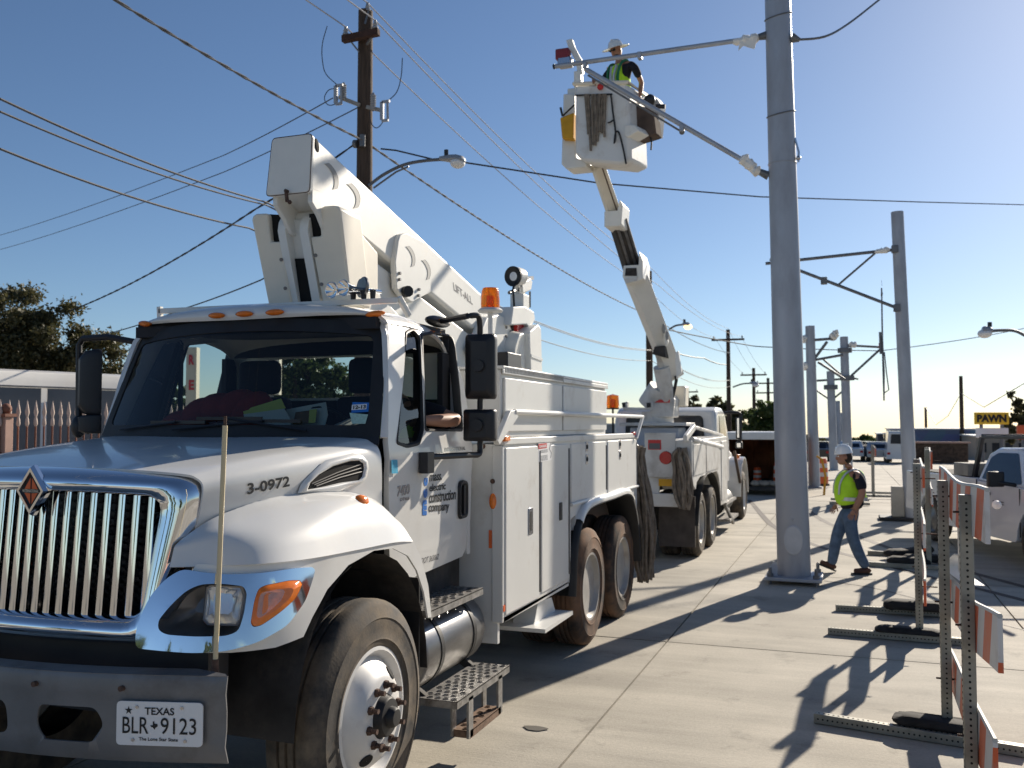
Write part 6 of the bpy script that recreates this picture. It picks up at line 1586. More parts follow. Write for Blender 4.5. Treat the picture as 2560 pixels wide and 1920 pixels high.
# rope bundles hanging on the tails of both trucks
def rope_bundle(label, pts_px, Yc, dep, n, rad, seed, spread):
    rr = random.Random(seed); c = P(*pts_px[-1], Y=Yc)
    T = thing('rope_bundle', label, 'rope bundle', c, group='rope bundles on the truck tails')
    cen = [P(*p, Y=Yc) for p in pts_px]
    for k in range(n):
        ox, oy = rr.uniform(-1, 1), rr.uniform(-1, 1); ph = rr.uniform(0, 6)
        path = []
        for i, p in enumerate(cen):
            w = spread[i]; path.append(p + Vector((ox * w + .02 * math.sin(ph + i * 2), oy * dep, .02 * math.cos(ph + i * 3))))
        if rr.random() < .35: path = path[:-1]
        mb = MB(); mb.tube(spline(path, 4), rad * rr.uniform(.7, 1.2), 6); mb.build('rope', ROPE, T)
    return T
rope_bundle('thick bundle of grey ropes hanging from the tail of the near truck', [(1600, 1118), (1596, 1160), (1600, 1230), (1608, 1320), (1612, 1400), (1614, 1450)], 10.72, .10, 46, .017, 11, [.03, .06, .11, .12, .10, .07])
rope_bundle('grey rope bundle hanging beside the red tail lamp of the farther truck', [ZR(808, 560), ZR(800, 640), ZR(815, 760), ZR(825, 900), ZR(835, 1020), ZR(840, 1150)], 14.0, .08, 22, .022, 12, [.05, .10, .13, .13, .11, .08])
mb = MB(); 
pb2 = thing('plastic_bag', 'crumpled clear plastic bag lying on the deck of the farther truck', 'plastic bag', P(*ZR(500, 680), Y=14.6))
rr = random.Random(8); mb = MB()
c0 = P(*ZR(510, 640), Y=14.6)
for k in range(9): mb.ball(c0 + Vector((rr.uniform(-.35, .35), rr.uniform(-.1, .1), rr.uniform(-.10, .10))), (rr.uniform(.10, .2), .12, rr.uniform(.06, .12)), 7, 5, rot=Matrix.Rotation(rr.uniform(0, 3), 3, 'Y'))
mb.build('bag', mat('clear_plastic', (.75, .72, .68), .25, bump=.9, bscale=14), pb2, smooth=0)
# ------------------------------------------------------------------ people
def skin_mesh(V, Ed, root=0, sub=2):
    me = bpy.data.meshes.new('tmp'); me.from_pydata([tuple(v[0]) for v in V], Ed, []); ob = bpy.data.objects.new('tmp', me); COL.objects.link(ob)
    md = ob.modifiers.new('s', 'SKIN'); md.use_smooth_shade = True; md.branch_smoothing = .6
    for i, v in enumerate(V):
        r = v[1] if isinstance(v[1], tuple) else (v[1], v[1]); me.skin_vertices[0].data[i].radius = r
    me.skin_vertices[0].data[root].use_root = True
    if sub: s = ob.modifiers.new('u', 'SUBSURF'); s.levels = sub; s.render_levels = sub
    dg = bpy.context.evaluated_depsgraph_get(); dg.update(); m = bpy.data.meshes.new_from_object(ob.evaluated_get(dg))
    vs = [v.co.copy() for v in m.vertices]; fs = [tuple(p.vertices) for p in m.polygons]
    bpy.data.objects.remove(ob); bpy.data.meshes.remove(me); bpy.data.meshes.remove(m)
    return vs, fs
def chain(pts): return [(p, r) for p, r in pts], [(i, i + 1) for i in range(len(pts) - 1)]
def hand(mb, wrist, d, palm, L=.185, curl=.5, thumb_side=1):
    """five fingers of unequal length, bent at the knuckles, thumb off the side of the palm"""
    d = d.normalized(); n = (palm - d * palm.dot(d)).normalized(); s = d.cross(n) * thumb_side
    k = L / .185
    V = [(wrist, .026 * k), (wrist + d * .04 * k, (.022 * k, .036 * k)), (wrist + d * .085 * k, (.018 * k, .040 * k))]; mb.add(*skin_mesh(V, [(0, 1), (1, 2)], 0, 1))
    for off, ln in ((.030, .070), (.010, .080), (-.010, .075), (-.030, .058)):
        b = wrist + d * .075 * k + s * off * k; p = [b]; dd = d.copy()
        for j in range(3):
            dd = (dd + n * curl * .6).normalized(); p.append(p[-1] + dd * ln * k * (.45, .32, .23)[j])
        V, Ee = chain([(q, .0088 * k * (1 - .1 * i)) for i, q in enumerate(p)]); mb.add(*skin_mesh(V, Ee, 0, 1))
    b = wrist + d * .03 * k + s * .028 * k; dd = (d * .75 + s * .6 + n * .25).normalized(); p = [b, b + dd * .035 * k, b + dd * .035 * k + (dd + n * .5).normalized() * .03 * k]
    V, Ee = chain([(q, .0105 * k) for q in p]); mb.add(*skin_mesh(V, Ee, 0, 1))
def head_parts(mb, c, fwd, up, T, k=1.0, neck=None):
    side = fwd.cross(up).normalized(); M3 = Matrix((side, fwd, up)).transposed()
    mb.ball(c, (.076 * k, .098 * k, .118 * k), 18, 14, rot=M3)
    mb.ball(c + fwd * .035 * k - up * .062 * k, (.055 * k, .062 * k, .06 * k), 14, 10, rot=M3)        # jaw
    mb.ball(c + fwd * .10 * k - up * .02 * k, (.016 * k, .022 * k, .026 * k), 8, 6, rot=M3)           # nose
    mb.ball(c + fwd * .09 * k - up * .066 * k, (.026 * k, .012 * k, .008 * k), 8, 6, rot=M3)          # lips
    for s in (-1, 1): mb.ball(c + side * s * .078 * k - up * .01 * k, (.012 * k, .025 * k, .033 * k), 8, 6, rot=M3)   # ears
    return side, M3
def eyes(c, fwd, up, side, M3, T, k=1.0):
    for s in (-1, 1):
        mb = MB(); mb.ball(c + fwd * .085 * k + side * s * .031 * k + up * .008 * k, .012 * k, 8, 6); mb.build('eye', WHITEP, T)
def hard_hat(c, fwd, up, T, brim=.15, m=HELMET, k=1.0):
    side = fwd.cross(up).normalized(); prof = [(brim * k, -.008), (brim * k, .0), (.118 * k, .018), (.112 * k, .045), (.098 * k, .085), (.065 * k, .115), (.03 * k, .125), (.001, .127)]
    mb = MB(); mb.lathe(prof, c + up * .045 * k, up, 26)
    mb.bar(c + up * .165 * k - fwd * .09 * k, c + up * .165 * k + fwd * .07 * k, .025, .018); return mb.build('hard_hat', m, T, smooth=50)

# walking worker
F = Vector((-.95, -.31, 0)); SD = Vector((.31, -.95, 0)); UPV = Vector((0, 0, 1))
wb = Vector((0, 0, 0)); foot = G(2132, 1434); wb = Vector((foot.x, foot.y, 0))
def J(f, s, u, k=1.0): return wb + F * f + SD * s + UPV * u
WK = thing('person', 'man in white hard hat, yellow hi-vis vest and jeans walking past the main pole', 'person', wb)
hd_c = J(.10, .0, 1.655)
legs = {'L': [(J(-.01, .09, .93), .085), (J(.06, .10, .72), .082), (J(.02, .10, .50), .062), (J(-.06, .10, .28), .058), (J(-.16, .10, .09), .045)],
        'R': [(J(.0, -.09, .93), .085), (J(.11, -.09, .72), .082), (J(.19, -.09, .50), .062), (J(.23, -.09, .30), .058), (J(.27, -.09, .10), .045)]}
arms = {'L': [(J(-.0, .20, 1.42), .07), (J(-.05, .265, 1.29), .06), (J(-.06, .275, 1.15), .052), (J(-.01, .27, 1.03), .050), (J(.05, .255, .92), .034)],
        'R': [(J(.0, -.19, 1.42), .058), (J(-.03, -.25, 1.28), .048), (J(-.02, -.26, 1.15), .041), (J(.06, -.25, 1.04), .038), (J(.14, -.24, .95), .028)]}
def graph(parts, root_pts):
    V, Ee = [], []
    for i, p in enumerate(root_pts):
        V.append(p)
        if i: Ee.append((i - 1, i))
    for base_i, ch in parts:
        o = len(V); V += ch; Ee.append((base_i, o)); Ee += [(o + i, o + i + 1) for i in range(len(ch) - 1)]
    return V, Ee
torso = [(J(-.02, 0, .97), (.12, .15)), (J(-.0, 0, 1.10), (.12, .15)), (J(.02, 0, 1.25), (.125, .17)), (J(.01, 0, 1.38), (.11, .16)), (J(.03, 0, 1.48), .062), (J(.06, 0, 1.56), .055)]
V, Ee = graph([(0, legs['L']), (0, legs['R']), (3, arms['L']), (3, arms['R'])], torso)
mb = MB(); mb.add(*skin_mesh(V, Ee)); fw = (F + Vector((0, 0, -.12))).normalized(); up_ = SD.cross(fw).normalized(); up_ = up_ if up_.z > 0 else -up_
sd_, M3 = head_parts(mb, hd_c, fw, up_, WK)
hand(mb, arms['L'][-1][0], Vector((F.x * .5, F.y * .5, -1)), F * -.3 - SD, .19, .35, 1); hand(mb, arms['R'][-1][0], Vector((F.x * .6, F.y * .6, -.9)), F * .3 + SD, .19, .4, -1)
body_w = mb.build('body', SKIN, WK, smooth=80); eyes(hd_c, fw, up_, sd_, M3, WK)
def cloth(name, m, V, Ee, par, inflate=0.0, clip=None):
    V = [(p, tuple(q + inflate for q in (r if isinstance(r, tuple) else (r, r)))) for p, r in V]
    vs, fs = skin_mesh(V, Ee)
    mb = MB(); mb.add(vs, fs)
    return mb.build(name, m, par, smooth=80)
sh, se = graph([(2, [(arms['L'][0][0], .085), (arms['L'][1][0], .080), (J(-.06, .26, 1.17), .076)]), (2, [(arms['R'][0][0], .085), (arms['R'][1][0], .08), (J(-.02, -.255, 1.2), .076)])],
               [(J(-.02, 0, .86), (.19, .205)), (J(.015, 0, 1.05), (.20, .21)), (J(.01, 0, 1.36), (.16, .20)), (J(.03, 0, 1.48), .07)])
cloth('shirt', NAVY, sh, se, WK)
vt = [(J(-.015, 0, .955), (.215, .225)), (J(.03, 0, 1.10), (.225, .235)), (J(.02, 0, 1.27), (.205, .235)), (J(-.01, 0, 1.40), (.165, .20)), (J(.01, 0, 1.475), (.10, .12))]
cloth('vest', HIVIS, vt, [(i, i + 1) for i in range(4)], WK)
for z, rx, ry in ((1.06, .208, .218), (1.0, .0, .0)):
    if not rx: continue
    mb = MB(); c = J(0.0, 0, z)
    mb.loft([[c + F * rx * 1.04 * math.cos(t) + SD * ry * 1.04 * math.sin(t) + UPV * h for t in [2 * math.pi * i / 28 for i in range(28)]] for h in (-.025, .025)], True); mb.build('reflective_band', SILVER, WK)
for s in (1, -1):
    mb = MB(); mb.tube(spline([J(.215, s * .12, 1.12), J(.195, s * .125, 1.28), J(.11, s * .13, 1.42), J(-.03, s * .13, 1.47), J(-.13, s * .12, 1.39), J(-.165, s * .11, 1.25)], 4), .014, 6); mb.build('reflective_band', SILVER, WK)
tr_, te = graph([(0, [(p, r * 1.12 + .018) for p, r in legs['L'][1:]]), (0, [(p, r * 1.12 + .018) for p, r in legs['R'][1:]])], [(J(-.02, 0, .90), (.175, .19)), (J(-.02, 0, 1.0), (.17, .185))])
cloth('trousers', DENIM, tr_, te, WK)
def boot(par, heel, toe, up, m=BOOT):
    d = (toe - heel); V = [(heel + up * .085 - d * .02, .050), (heel + up * .045 + d * .10, .050), (heel + up * .042 + d * .55, (.040, .047)), (heel + up * .036 + d * .92, (.034, .043))]
    mb = MB(); mb.add(*skin_mesh(V, [(0, 1), (1, 2), (2, 3)])); b_ = mb.build('boot', m, par, smooth=80)
    sdv = d.cross(up).normalized(); mb = MB(); mb.loft([[heel + d * t + sdv * w + up * h for t, w in ((-.12, -.03), (-.16, 0), (-.12, .03), (.5, .048), (1.0, .035), (1.08, 0), (1.0, -.035), (.5, -.048))] for h in (-.008, .018)], True, True); mb.build('sole', BLACK, b_)
boot(WK, J(-.20, .10, .01), J(.04, .10, .01), UPV); boot(WK, J(.24, -.09, .03), J(.46, -.09, .12), (UPV - F * .35).normalized())
hard_hat(hd_c, fw, up_, WK, .125)
mb = MB(); mb.ball(hd_c - fw * .03 - up_ * .02, (.088, .088, .09), 14, 8, rot=M3); mb.build('hair', HAIR, WK)

# worker in the raised bucket
bh = P(*ZB(605, 232), Y=13.72)
wb = Vector((bh.x + .06, bh.y + .03, bh.z - 1.66)); F = Vector((-.45, -.89, 0)); SD = Vector((.89, -.45, 0))
BW2 = thing('person', 'worker in wide-brimmed hard hat, sunglasses and green vest standing in the raised bucket', 'person', wb)
hd_c = bh.copy(); fw = (F + Vector((0, 0, -.35))).normalized(); sd0 = fw.cross(UPV).normalized(); up_ = sd0.cross(fw).normalized()
legs = {'L': [(J(0, .09, .93), .085), (J(0, .1, .5), .06), (J(0, .1, .09), .045)], 'R': [(J(0, -.09, .93), .085), (J(0, -.1, .5), .06), (J(0, -.1, .09), .045)]}
el = P(*ZB(795, 470), Y=13.85); wr = P(*ZB(785, 570), Y=13.75)
arms = {'L': [(J(.0, .20, 1.40), .058), (J(.0, .29, 1.30), .05), (el, .042), (el.lerp(wr, .5), .042), (wr, .03)],
        'R': [(J(.02, -.20, 1.40), .058), (J(.08, -.25, 1.28), .048), (J(.13, -.25, 1.15), .041), (J(.3, -.2, 1.12), .038), (J(.40, -.14, 1.12), .028)]}
torso = [(J(-.02, 0, .97), (.12, .15)), (J(0, 0, 1.10), (.12, .15)), (J(.02, 0, 1.25), (.125, .17)), (J(.01, 0, 1.38), (.11, .16)), (J(.03, 0, 1.48), .062), (J(.04, 0, 1.56), .055)]
V, Ee = graph([(0, legs['L']), (0, legs['R']), (3, arms['L']), (3, arms['R'])], torso)
mb = MB(); mb.add(*skin_mesh(V, Ee)); sd_, M3 = head_parts(mb, hd_c, fw, up_, BW2)
hand(mb, wr, wr - el, -SD, .19, .8, 1); hand(mb, arms['R'][-1][0], F * .8 - UPV * .2, SD, .19, .6, -1)
mb.build('body', SKIN, BW2, smooth=80); eyes(hd_c, fw, up_, sd_, M3, BW2)
sh, se = graph([(2, [(arms['L'][0][0], .068), (arms['L'][1][0], .064), (arms['L'][1][0].lerp(el, .6), .06)]), (2, [(arms['R'][0][0], .066), (arms['R'][1][0], .062), (arms['R'][2][0], .055), (arms['R'][3][0], .05)])],
               [(J(-.02, 0, .93), (.14, .165)), (J(.01, 0, 1.12), (.145, .17)), (J(.01, 0, 1.38), (.125, .165)), (J(.03, 0, 1.48), .068)])
cloth('shirt', NAVY, sh, se, BW2)
cloth('vest', HIVIS, [(J(-.01, 0, .97), (.16, .185)), (J(.02, 0, 1.13), (.165, .195)), (J(.02, 0, 1.28), (.15, .195)), (J(.0, 0, 1.40), (.13, .165)), (J(.02, 0, 1.46), (.085, .11))], [(i, i + 1) for i in range(4)], BW2)
HARN = mat('green_harness', (.02, .16, .07), .7)
for s in (1, -1):
    mb = MB(); mb.tube(spline([J(.16, s * .09, 1.0), J(.19, s * .10, 1.20), J(.13, s * .12, 1.40), J(.0, s * .12, 1.48), J(-.12, s * .1, 1.4)], 4), .022, 6); mb.build('harness_strap', HARN, BW2)
    mb = MB(); mb.tube(spline([J(.16, s * .02, 1.02), J(.195, s * .03, 1.20), J(.15, s * .05, 1.38)], 4), .024, 6); mb.build('reflective_band', SILVER, BW2)
cloth('trousers', DENIM, *graph([(0, [(p, r + .016) for p, r in legs['L'][1:]]), (0, [(p, r + .016) for p, r in legs['R'][1:]])], [(J(-.02, 0, .93), (.135, .16)), (J(-.02, 0, 1.0), (.13, .155))]), BW2)
for s in (1, -1): boot(BW2, J(-.03, s * .1, .01), J(.22, s * .1, .01), UPV)
hard_hat(hd_c, fw, up_, BW2, .215)
mb = MB(); 
for s in (-1, 1): mb.ball(hd_c + fw * .092 + sd_ * s * .034 + up_ * .012, (.032, .012, .022), 10, 6, rot=M3)
mb.bar(hd_c + fw * .10 - sd_ * .07 + up_ * .014, hd_c + fw * .10 + sd_ * .07 + up_ * .014, .008, .008); mb.build('sunglasses', BLKPL, BW2)
mb = MB(); mb.ball(hd_c + fw * .045 - up_ * .085, (.06, .06, .055), 12, 8, rot=M3); mb.build('beard', BEARD, BW2)

# driver, elbow out of the window
DX, DYY = .13, .13
wb = Vector((X(.46), 5.62, 1.70 - .93)); F = Vector((0, -1, 0)); SD = Vector((1, 0, 0))
DR = thing('person', 'driver of the near truck with a bare forearm resting on the open window sill', 'person', Vector((X(.46), 5.6, 1.30)))
elb = P(*Z4(580, 712), X=X(1.075)); wri = P(*Z4(395, 690), X=X(1.0)); wri.y -= .10; elb.z = max(elb.z, 2.10); wri.z = 2.125
sh_p = Vector((X(.80), 5.74, 2.22))
arms = {'L': [(sh_p, .062), (sh_p.lerp(elb, .5), .052), (elb, .047), (elb.lerp(wri, .35), .050), (elb.lerp(wri, .7), .040), (wri, .030)],
        'R': [(Vector((X(.40), 5.72, 2.20)), .06), (Vector((X(.32), 5.55, 2.02)), .05), (Vector((X(.32), 5.36, 1.95)), .042), (Vector((X(.40), 5.18, 2.02)), .03)]}
torso = [(Vector((X(.58), 5.72, 1.70)), (.14, .16)), (Vector((X(.58), 5.74, 1.87)), (.13, .16)), (Vector((X(.60), 5.75, 2.07)), (.13, .18)), (Vector((X(.61), 5.74, 2.22)), (.11, .17)), (Vector((X(.61), 5.71, 2.30)), .06), (Vector((X(.61), 5.68, 2.37)), .055)]
legs_d = [[(Vector((X(.46 + s * .1), 5.45, 1.80)), .09), (Vector((X(.46 + s * .13), 5.15, 1.80)), .07), (Vector((X(.46 + s * .13), 5.05, 1.40)), .05)] for s in (-1, 1)]
V, Ee = graph([(0, legs_d[0]), (0, legs_d[1]), (3, arms['L']), (3, arms['R'])], torso)
mb = MB(); mb.add(*skin_mesh(V, Ee)); hd_c = Vector((X(.61), 5.64, 2.47)); fw = Vector((-.25, -.97, 0)).normalized()
sd_, M3 = head_parts(mb, hd_c, fw, UPV, DR); hand(mb, wri, Vector((-.5, -.85, -.1)), Vector((0, 0, -1)), .19, .4, -1); hand(mb, arms['R'][-1][0], Vector((.3, -.3, .6)), Vector((0, -1, 0)), .19, .9, 1)
mb.build('body', SKIN, DR, smooth=80); eyes(hd_c, fw, UPV, sd_, M3, DR)
sh, se = graph([(2, [(arms['L'][0][0], .070), (arms['L'][1][0], .066), (sh_p.lerp(elb, .72), .064)]), (2, [(arms['R'][0][0], .068), (arms['R'][1][0], .06)])], [(torso[0][0], (.16, .18)), (torso[1][0], (.155, .18)), (torso[3][0], (.125, .17)), (torso[4][0], .068)])
cloth('shirt', NAVY, sh, se, DR)
cloth('vest', HIVIS, [(torso[1][0], (.165, .19)), (torso[2][0], (.155, .20)), (torso[3][0] + Vector((.02, 0, .0)), (.135, .19)), (torso[3][0] + Vector((.0, -.02, .07)), (.09, .13))], [(0, 1), (1, 2), (2, 3)], DR)
mb = MB(); mb.ball(hd_c + Vector((0, .01, .03)), (.085, .105, .105), 14, 10); mb.build('hair', HAIR, DR)
# papers, jacket on the dashboard
def dash_sheet(name, label, px4, Y0, tilt, m, n=.0015):
    q = [P(*Z3(*p), Y=Y0 + dy_) for p, dy_ in zip(px4, tilt)]; mb = MB(); mb.loft([q, [p + Vector((0, .004, 0)) for p in q]], True, True)
    return tag(mb.build(name, m, org=q[0]), label, 'paper')
dash_sheet('notepad', 'pale notepad with a yellow strip leaning on the dashboard of the near truck', ((1260, 865), (1530, 905), (1548, 870), (1500, 790), (1250, 825)), 4.86, (0, 0, 0, .06, .06), PAPER)
dash_sheet('yellow_note', 'yellow strip of paper along the top of the leaning notepad', ((1258, 842), (1508, 788), (1480, 728), (1245, 800)), 4.92, (0, 0, .05, .05), PAPERY)
dash_sheet('paper_sheet', 'white paper sheets propped upright behind the windshield, right of the notepad', ((1520, 905), (1745, 908), (1768, 830), (1755, 750), (1515, 795)), 4.97, (0, 0, .03, .08, .08), PAPER)
dash_sheet('brown_folder', 'brown folder in front of the white sheets behind the windshield', ((1555, 885), (1690, 875), (1700, 795), (1570, 812)), 4.945, (0, 0, .05, .05), PAPERB)
dash_sheet('green_label', 'small green label at the edge of the brown folder', ((1650, 880), (1690, 876), (1700, 792), (1655, 798)), 4.925, (0, 0, .05, .05), PAPERY)
dash_sheet('clipboard', 'pale clipboard lying flat at the right end of the dashboard', ((1750, 915), (1980, 885), (2020, 880), (1900, 850)), 4.88, (0, 0, .02, .15), PAPER)
mb = MB(); rr = random.Random(4)
jp = [P(*Z3(*p), Y=5.02) for p in ((760, 880), (900, 800), (1020, 735), (1120, 722), (1240, 710), (1300, 760), (1290, 870))]
for i, p in enumerate(jp[:-1]):
    mb.ball(p.lerp(jp[i + 1], .5) + Vector((0, .05, -.06)), (.16, .12, .10), 10, 8, rot=Matrix.Rotation(rr.uniform(-.6, .6), 3, 'Y'))
tag(mb.build('jacket', REDCL, org=jp[0], smooth=70), 'dark red jacket heaped on the passenger side of the dashboard', 'jacket')
# ------------------------------------------------------------------ barricades, pickup, drums
def stripe_mat(name, ang=.55, period=.52, a=ORANGE, off=0.0):
    m, n, l, b = nt(name)
    tc = n.new('ShaderNodeTexCoord'); sp = n.new('ShaderNodeSeparateXYZ'); l.new(tc.outputs['Object'], sp.inputs[0])
    k = n.new('ShaderNodeMath'); k.operation = 'MULTIPLY_ADD'; l.new(sp.outputs[2], k.inputs[0]); k.inputs[1].default_value = ang; l.new(sp.outputs[1], k.inputs[2])
    dv = n.new('ShaderNodeMath'); dv.operation = 'MULTIPLY_ADD'; l.new(k.outputs[0], dv.inputs[0]); dv.inputs[1].default_value = 1 / period; dv.inputs[2].default_value = 40 + off
    fr = n.new('ShaderNodeMath'); fr.operation = 'FRACT'; l.new(dv.outputs[0], fr.inputs[0])
    gt = n.new('ShaderNodeMath'); gt.operation = 'GREATER_THAN'; l.new(fr.outputs[0], gt.inputs[0]); gt.inputs[1].default_value = .5
    ns = n.new('ShaderNodeTexNoise'); ns.inputs['Scale'].default_value = 7; ns.inputs['Detail'].default_value = 8; l.new(tc.outputs['Object'], ns.inputs['Vector'])
    rg = n.new('ShaderNodeMapRange'); rg.inputs[1].default_value = .55; rg.inputs[2].default_value = .75; rg.inputs[3].default_value = 0; rg.inputs[4].default_value = .45; l.new(ns.outputs['Fac'], rg.inputs[0])
    mx = n.new('ShaderNodeMix'); mx.data_type = 'RGBA'; l.new(gt.outputs[0], mx.inputs[0]); mx.inputs[6].default_value = (.66, .64, .62, 1); mx.inputs[7].default_value = (.66, .11, .03, 1)
    m2 = n.new('ShaderNodeMix'); m2.data_type = 'RGBA'; l.new(rg.outputs[0], m2.inputs[0]); l.new(mx.outputs[2], m2.inputs[6]); m2.inputs[7].default_value = (.36, .30, .26, 1)
    l.new(m2.outputs[2], b.inputs['Base Color']); b.inputs['Roughness'].default_value = .42
    return m
STRIPE = stripe_mat('barricade_stripes')
PLASTIC = mat('grey_plastic_edge', (.50, .49, .46), .5)
def barricade(label, X0, ys, feet, boards, h=1.72, perf=True, lean=0.0):
    T = thing('barricade', label, 'barricade', (X0, (ys[0] + ys[1]) / 2, 0), group='striped barricades on steel feet')
    w = .033
    X00 = X0
    for k, y in enumerate(ys):
        X0 = X00 + lean * k
        mb = MB(); mb.box((X0 - w, y - w, .0), (X0 + w, y + w, h)); post = mb.build('post', PERF, T, bevel=.004)
        if perf:
            mb = MB(); z = .06
            while z < h - .03:
                for s in (1,):
                    mb.lathe([(.0068, .0), (.0068, .0012), (.001, .0012)], (X0, y - w - .0004, z), (0, -1, 0), 7); mb.lathe([(.0068, .0), (.0068, .0012), (.001, .0012)], (X0 - w - .0004, y, z), (-1, 0, 0), 7)
                z += .0330
            tag(mb.build('perforation', DARK, post, smooth=0), kind='stuff')
    for (xa, xb, ya, yb) in feet:
        a, b = Vector((xa, ya, .038)), Vector((xb, yb, .038)); mb = MB(); mb.bar(a, b, .066, .066); ft = mb.build('foot', PERF, T, bevel=.004)
        if perf:
            mb = MB(); d = (b - a); L = d.length; d.normalize(); n_ = Vector((d.y, -d.x, 0)); t = .03
            while t < L:
                q = a + d * t; mb.lathe([(.0068, 0), (.0068, .0012), (.001, .0012)], q + n_ * .0334, n_, 7); mb.lathe([(.0068, 0), (.0068, .0012), (.001, .0012)], q + Vector((0, 0, .0334)), (0, 0, 1), 7); t += .0330
            tag(mb.build('perforation', DARK, ft, smooth=0), kind='stuff')
    for (ya, za0, za1, yb, zb0, zb1) in boards:
        xa = X00 + w + .004; o = Vector((xa, ya, za0))
        mb = MB(); n = 10; fr_, bk_ = [], []
        for i in range(n + 1):
            t = i / n; y = lerp(ya, yb, t); sag = .02 * math.sin(t * 6.3 + ya); dx = .012 * math.sin(t * 4 + za0)
            dx += lean * (y - ys[0]) / (ys[1] - ys[0]); fr_.append([(xa + dx, y, lerp(za0, zb0, t) + sag), (xa + dx, y, lerp(za1, zb1, t) + sag)]); bk_.append([(xa + dx + .022, y, lerp(za1, zb1, t) + sag), (xa + dx + .022, y, lerp(za0, zb0, t) + sag)])
        mb.loft([f + b for f, b in zip(fr_, bk_)], True, True); bd = mb.build('board', STRIPE, T, smooth=30)
        mb = MB(); mb.tube([Vector(f[1]) + Vector((.011, 0, .004)) for f in fr_], .013, 6); mb.build('board_edge', PLASTIC, bd)
    for y in ys:
        for (ya, za0, za1, yb, zb0, zb1) in boards:
            t = (y - ya) / (yb - ya); z = (lerp(za0, zb0, t) + lerp(za1, zb1, t)) / 2
            mb = MB(); mb.cyl((X0 - w - .03, y, z), (X0 + w + .06, y, z), .007, n=6); mb.build('bolt', RUST, T)
    return T
def weight(label, c, sx, sy_, sz, rz=0.0, seed=0):
    rr = random.Random(seed); mb = MB(); pts = rounded([(-sx, -sy_), (sx, -sy_), (sx, sy_), (-sx, sy_)], min(sx, sy_) * .7, 5); M = Matrix.Rotation(rz, 3, 'Z'); c = Vector(c)
    def rg(k, z): return [c + M @ Vector((a * k + rr.uniform(-.008, .008), b * k + rr.uniform(-.008, .008), z + rr.uniform(-.006, .006))) for a, b in pts]
    mb.loft([rg(.9, 0), rg(1, sz * .3), rg(.98, sz * .7), rg(.8, sz)], True, True)
    return tag(mb.build('rubber_weight', mat('black_weight', (.022, .02, .02), .85, var=.4, vscale=9, bump=.3, bscale=30) if 'black_weight' not in MATS else MATS['black_weight'], org=c, smooth=50, fixn=True), label, 'weight', 'black weights on the barricade feet')
b1f = (P(2033, 1821, Z=.04), P(2447, 1890, Z=.04))
barricade('striped barricade nearest the camera at the bottom right corner, on perforated feet', .572, (7.0, 5.62), [(b1f[0].x, 1.0, 6.98, 6.72), (-.32, 1.05, 5.60, 5.5)],
          [(7.86, 1.46, 1.75, 5.06, 1.50, 1.76), (7.52, .72, .98, 4.70, .97, 1.22), (7.62, .24, .48, 4.95, .30, .59)])
BC1 = COL.objects[-1]
weight('black rubber weight on the foot of the nearest barricade', (.50, 6.93, .07), .27, .10, .06, -.15, 1)
weight('black rubber weight on the near foot at the bottom edge of the picture', (.50, 5.62, .07), .25, .10, .06, -.1, 2)
mb = MB(); pa = [P(2392, 1290, X=.66), P(2412, 1290, X=.66), P(2412, 1445, X=.66), P(2396, 1430, X=.66)]; mb.loft([pa, [p + Vector((.02, 0, 0)) for p in pa]], True, True); B1 = bpy.data.objects['barricade']; mb.build('hanging_slat', SHEETW, B1, bevel=.003)
mb = MB(); cpts = spline([P(*p, X=.63) for p in ((2385, 1385), (2372, 1398), (2368, 1415), (2374, 1432), (2392, 1446), (2412, 1462))], 4); mb.loft([[p for p in cpts], [p + Vector((.11, .0, .0)) for p in cpts]], False); mb.build('peeled_sheeting', WHITEP, B1, solid=.004, smooth=60)
q = P(2492, 1262, X=.72); mb = MB(); mb.lathe([(.001, -.012), (.018, -.012), (.024, 0), (.02, .012), (.001, .018)], q, (-.3, -1, 0), 16); mb.build('warning_lens', WHITEP, B1)
barricade('second striped barricade, seen end on between the nearest one and the main pole', .585, (9.96, 11.22), [(-.26, .99, 9.93, 9.86), (-.21, .97, 11.2, 11.26)],
          [(9.5, 1.45, 1.70, 11.75, 1.45, 1.70), (9.55, .92, 1.16, 11.7, .90, 1.15), (9.6, .40, .64, 11.7, .42, .66)], lean=.075)
weight('black rubber weight on the nearer foot of the second barricade', (.48, 9.93, .07), .30, .10, .05, -.05, 3)
weight('black rubber weight on the farther foot of the second barricade', (.62, 11.22, .07), .33, .13, .09, .05, 4)
barricade('third striped barricade standing in front of the pickup rear wheel', 1.02, (14.9, 16.2), [(.18, 1.35, 14.85, 14.8), (.2, 1.35, 16.15, 16.1)],
          [(14.5, 1.45, 1.70, 16.6, 1.45, 1.70), (14.5, .92, 1.16, 16.6, .9, 1.14)], h=1.74, perf=False, lean=.09)
for i, (x, y, s) in enumerate(((.75, 14.95, .30), (.95, 15.3, .28), (.72, 15.9, .33), (1.0, 16.25, .26))):
    weight(('low black weight nearest of the heap by the third barricade', 'black weight lying right of the heap by the third barricade', 'long black weight behind the heap by the third barricade', 'farthest black weight, close to the pickup wheel')[i], (x, y, .05), s, .14, .10, .4 * i, 10 + i)
barricade('far striped barricade standing right of the walking worker', -.1, (26.0, 27.4), [(-.6, .4, 26, 26), (-.6, .4, 27.4, 27.4)], [(25.4, 1.2, 1.45, 28, 1.2, 1.45), (25.4, .7, .95, 28, .7, .95)], h=1.5, perf=False)
barricade('farthest barricade in the row with thin posts, near the far cars', .55, (29.0, 30.4), [(.0, 1.1, 29, 29), (.0, 1.1, 30.4, 30.4)], [(28.4, 1.2, 1.45, 31, 1.2, 1.45)], h=1.5, perf=False)
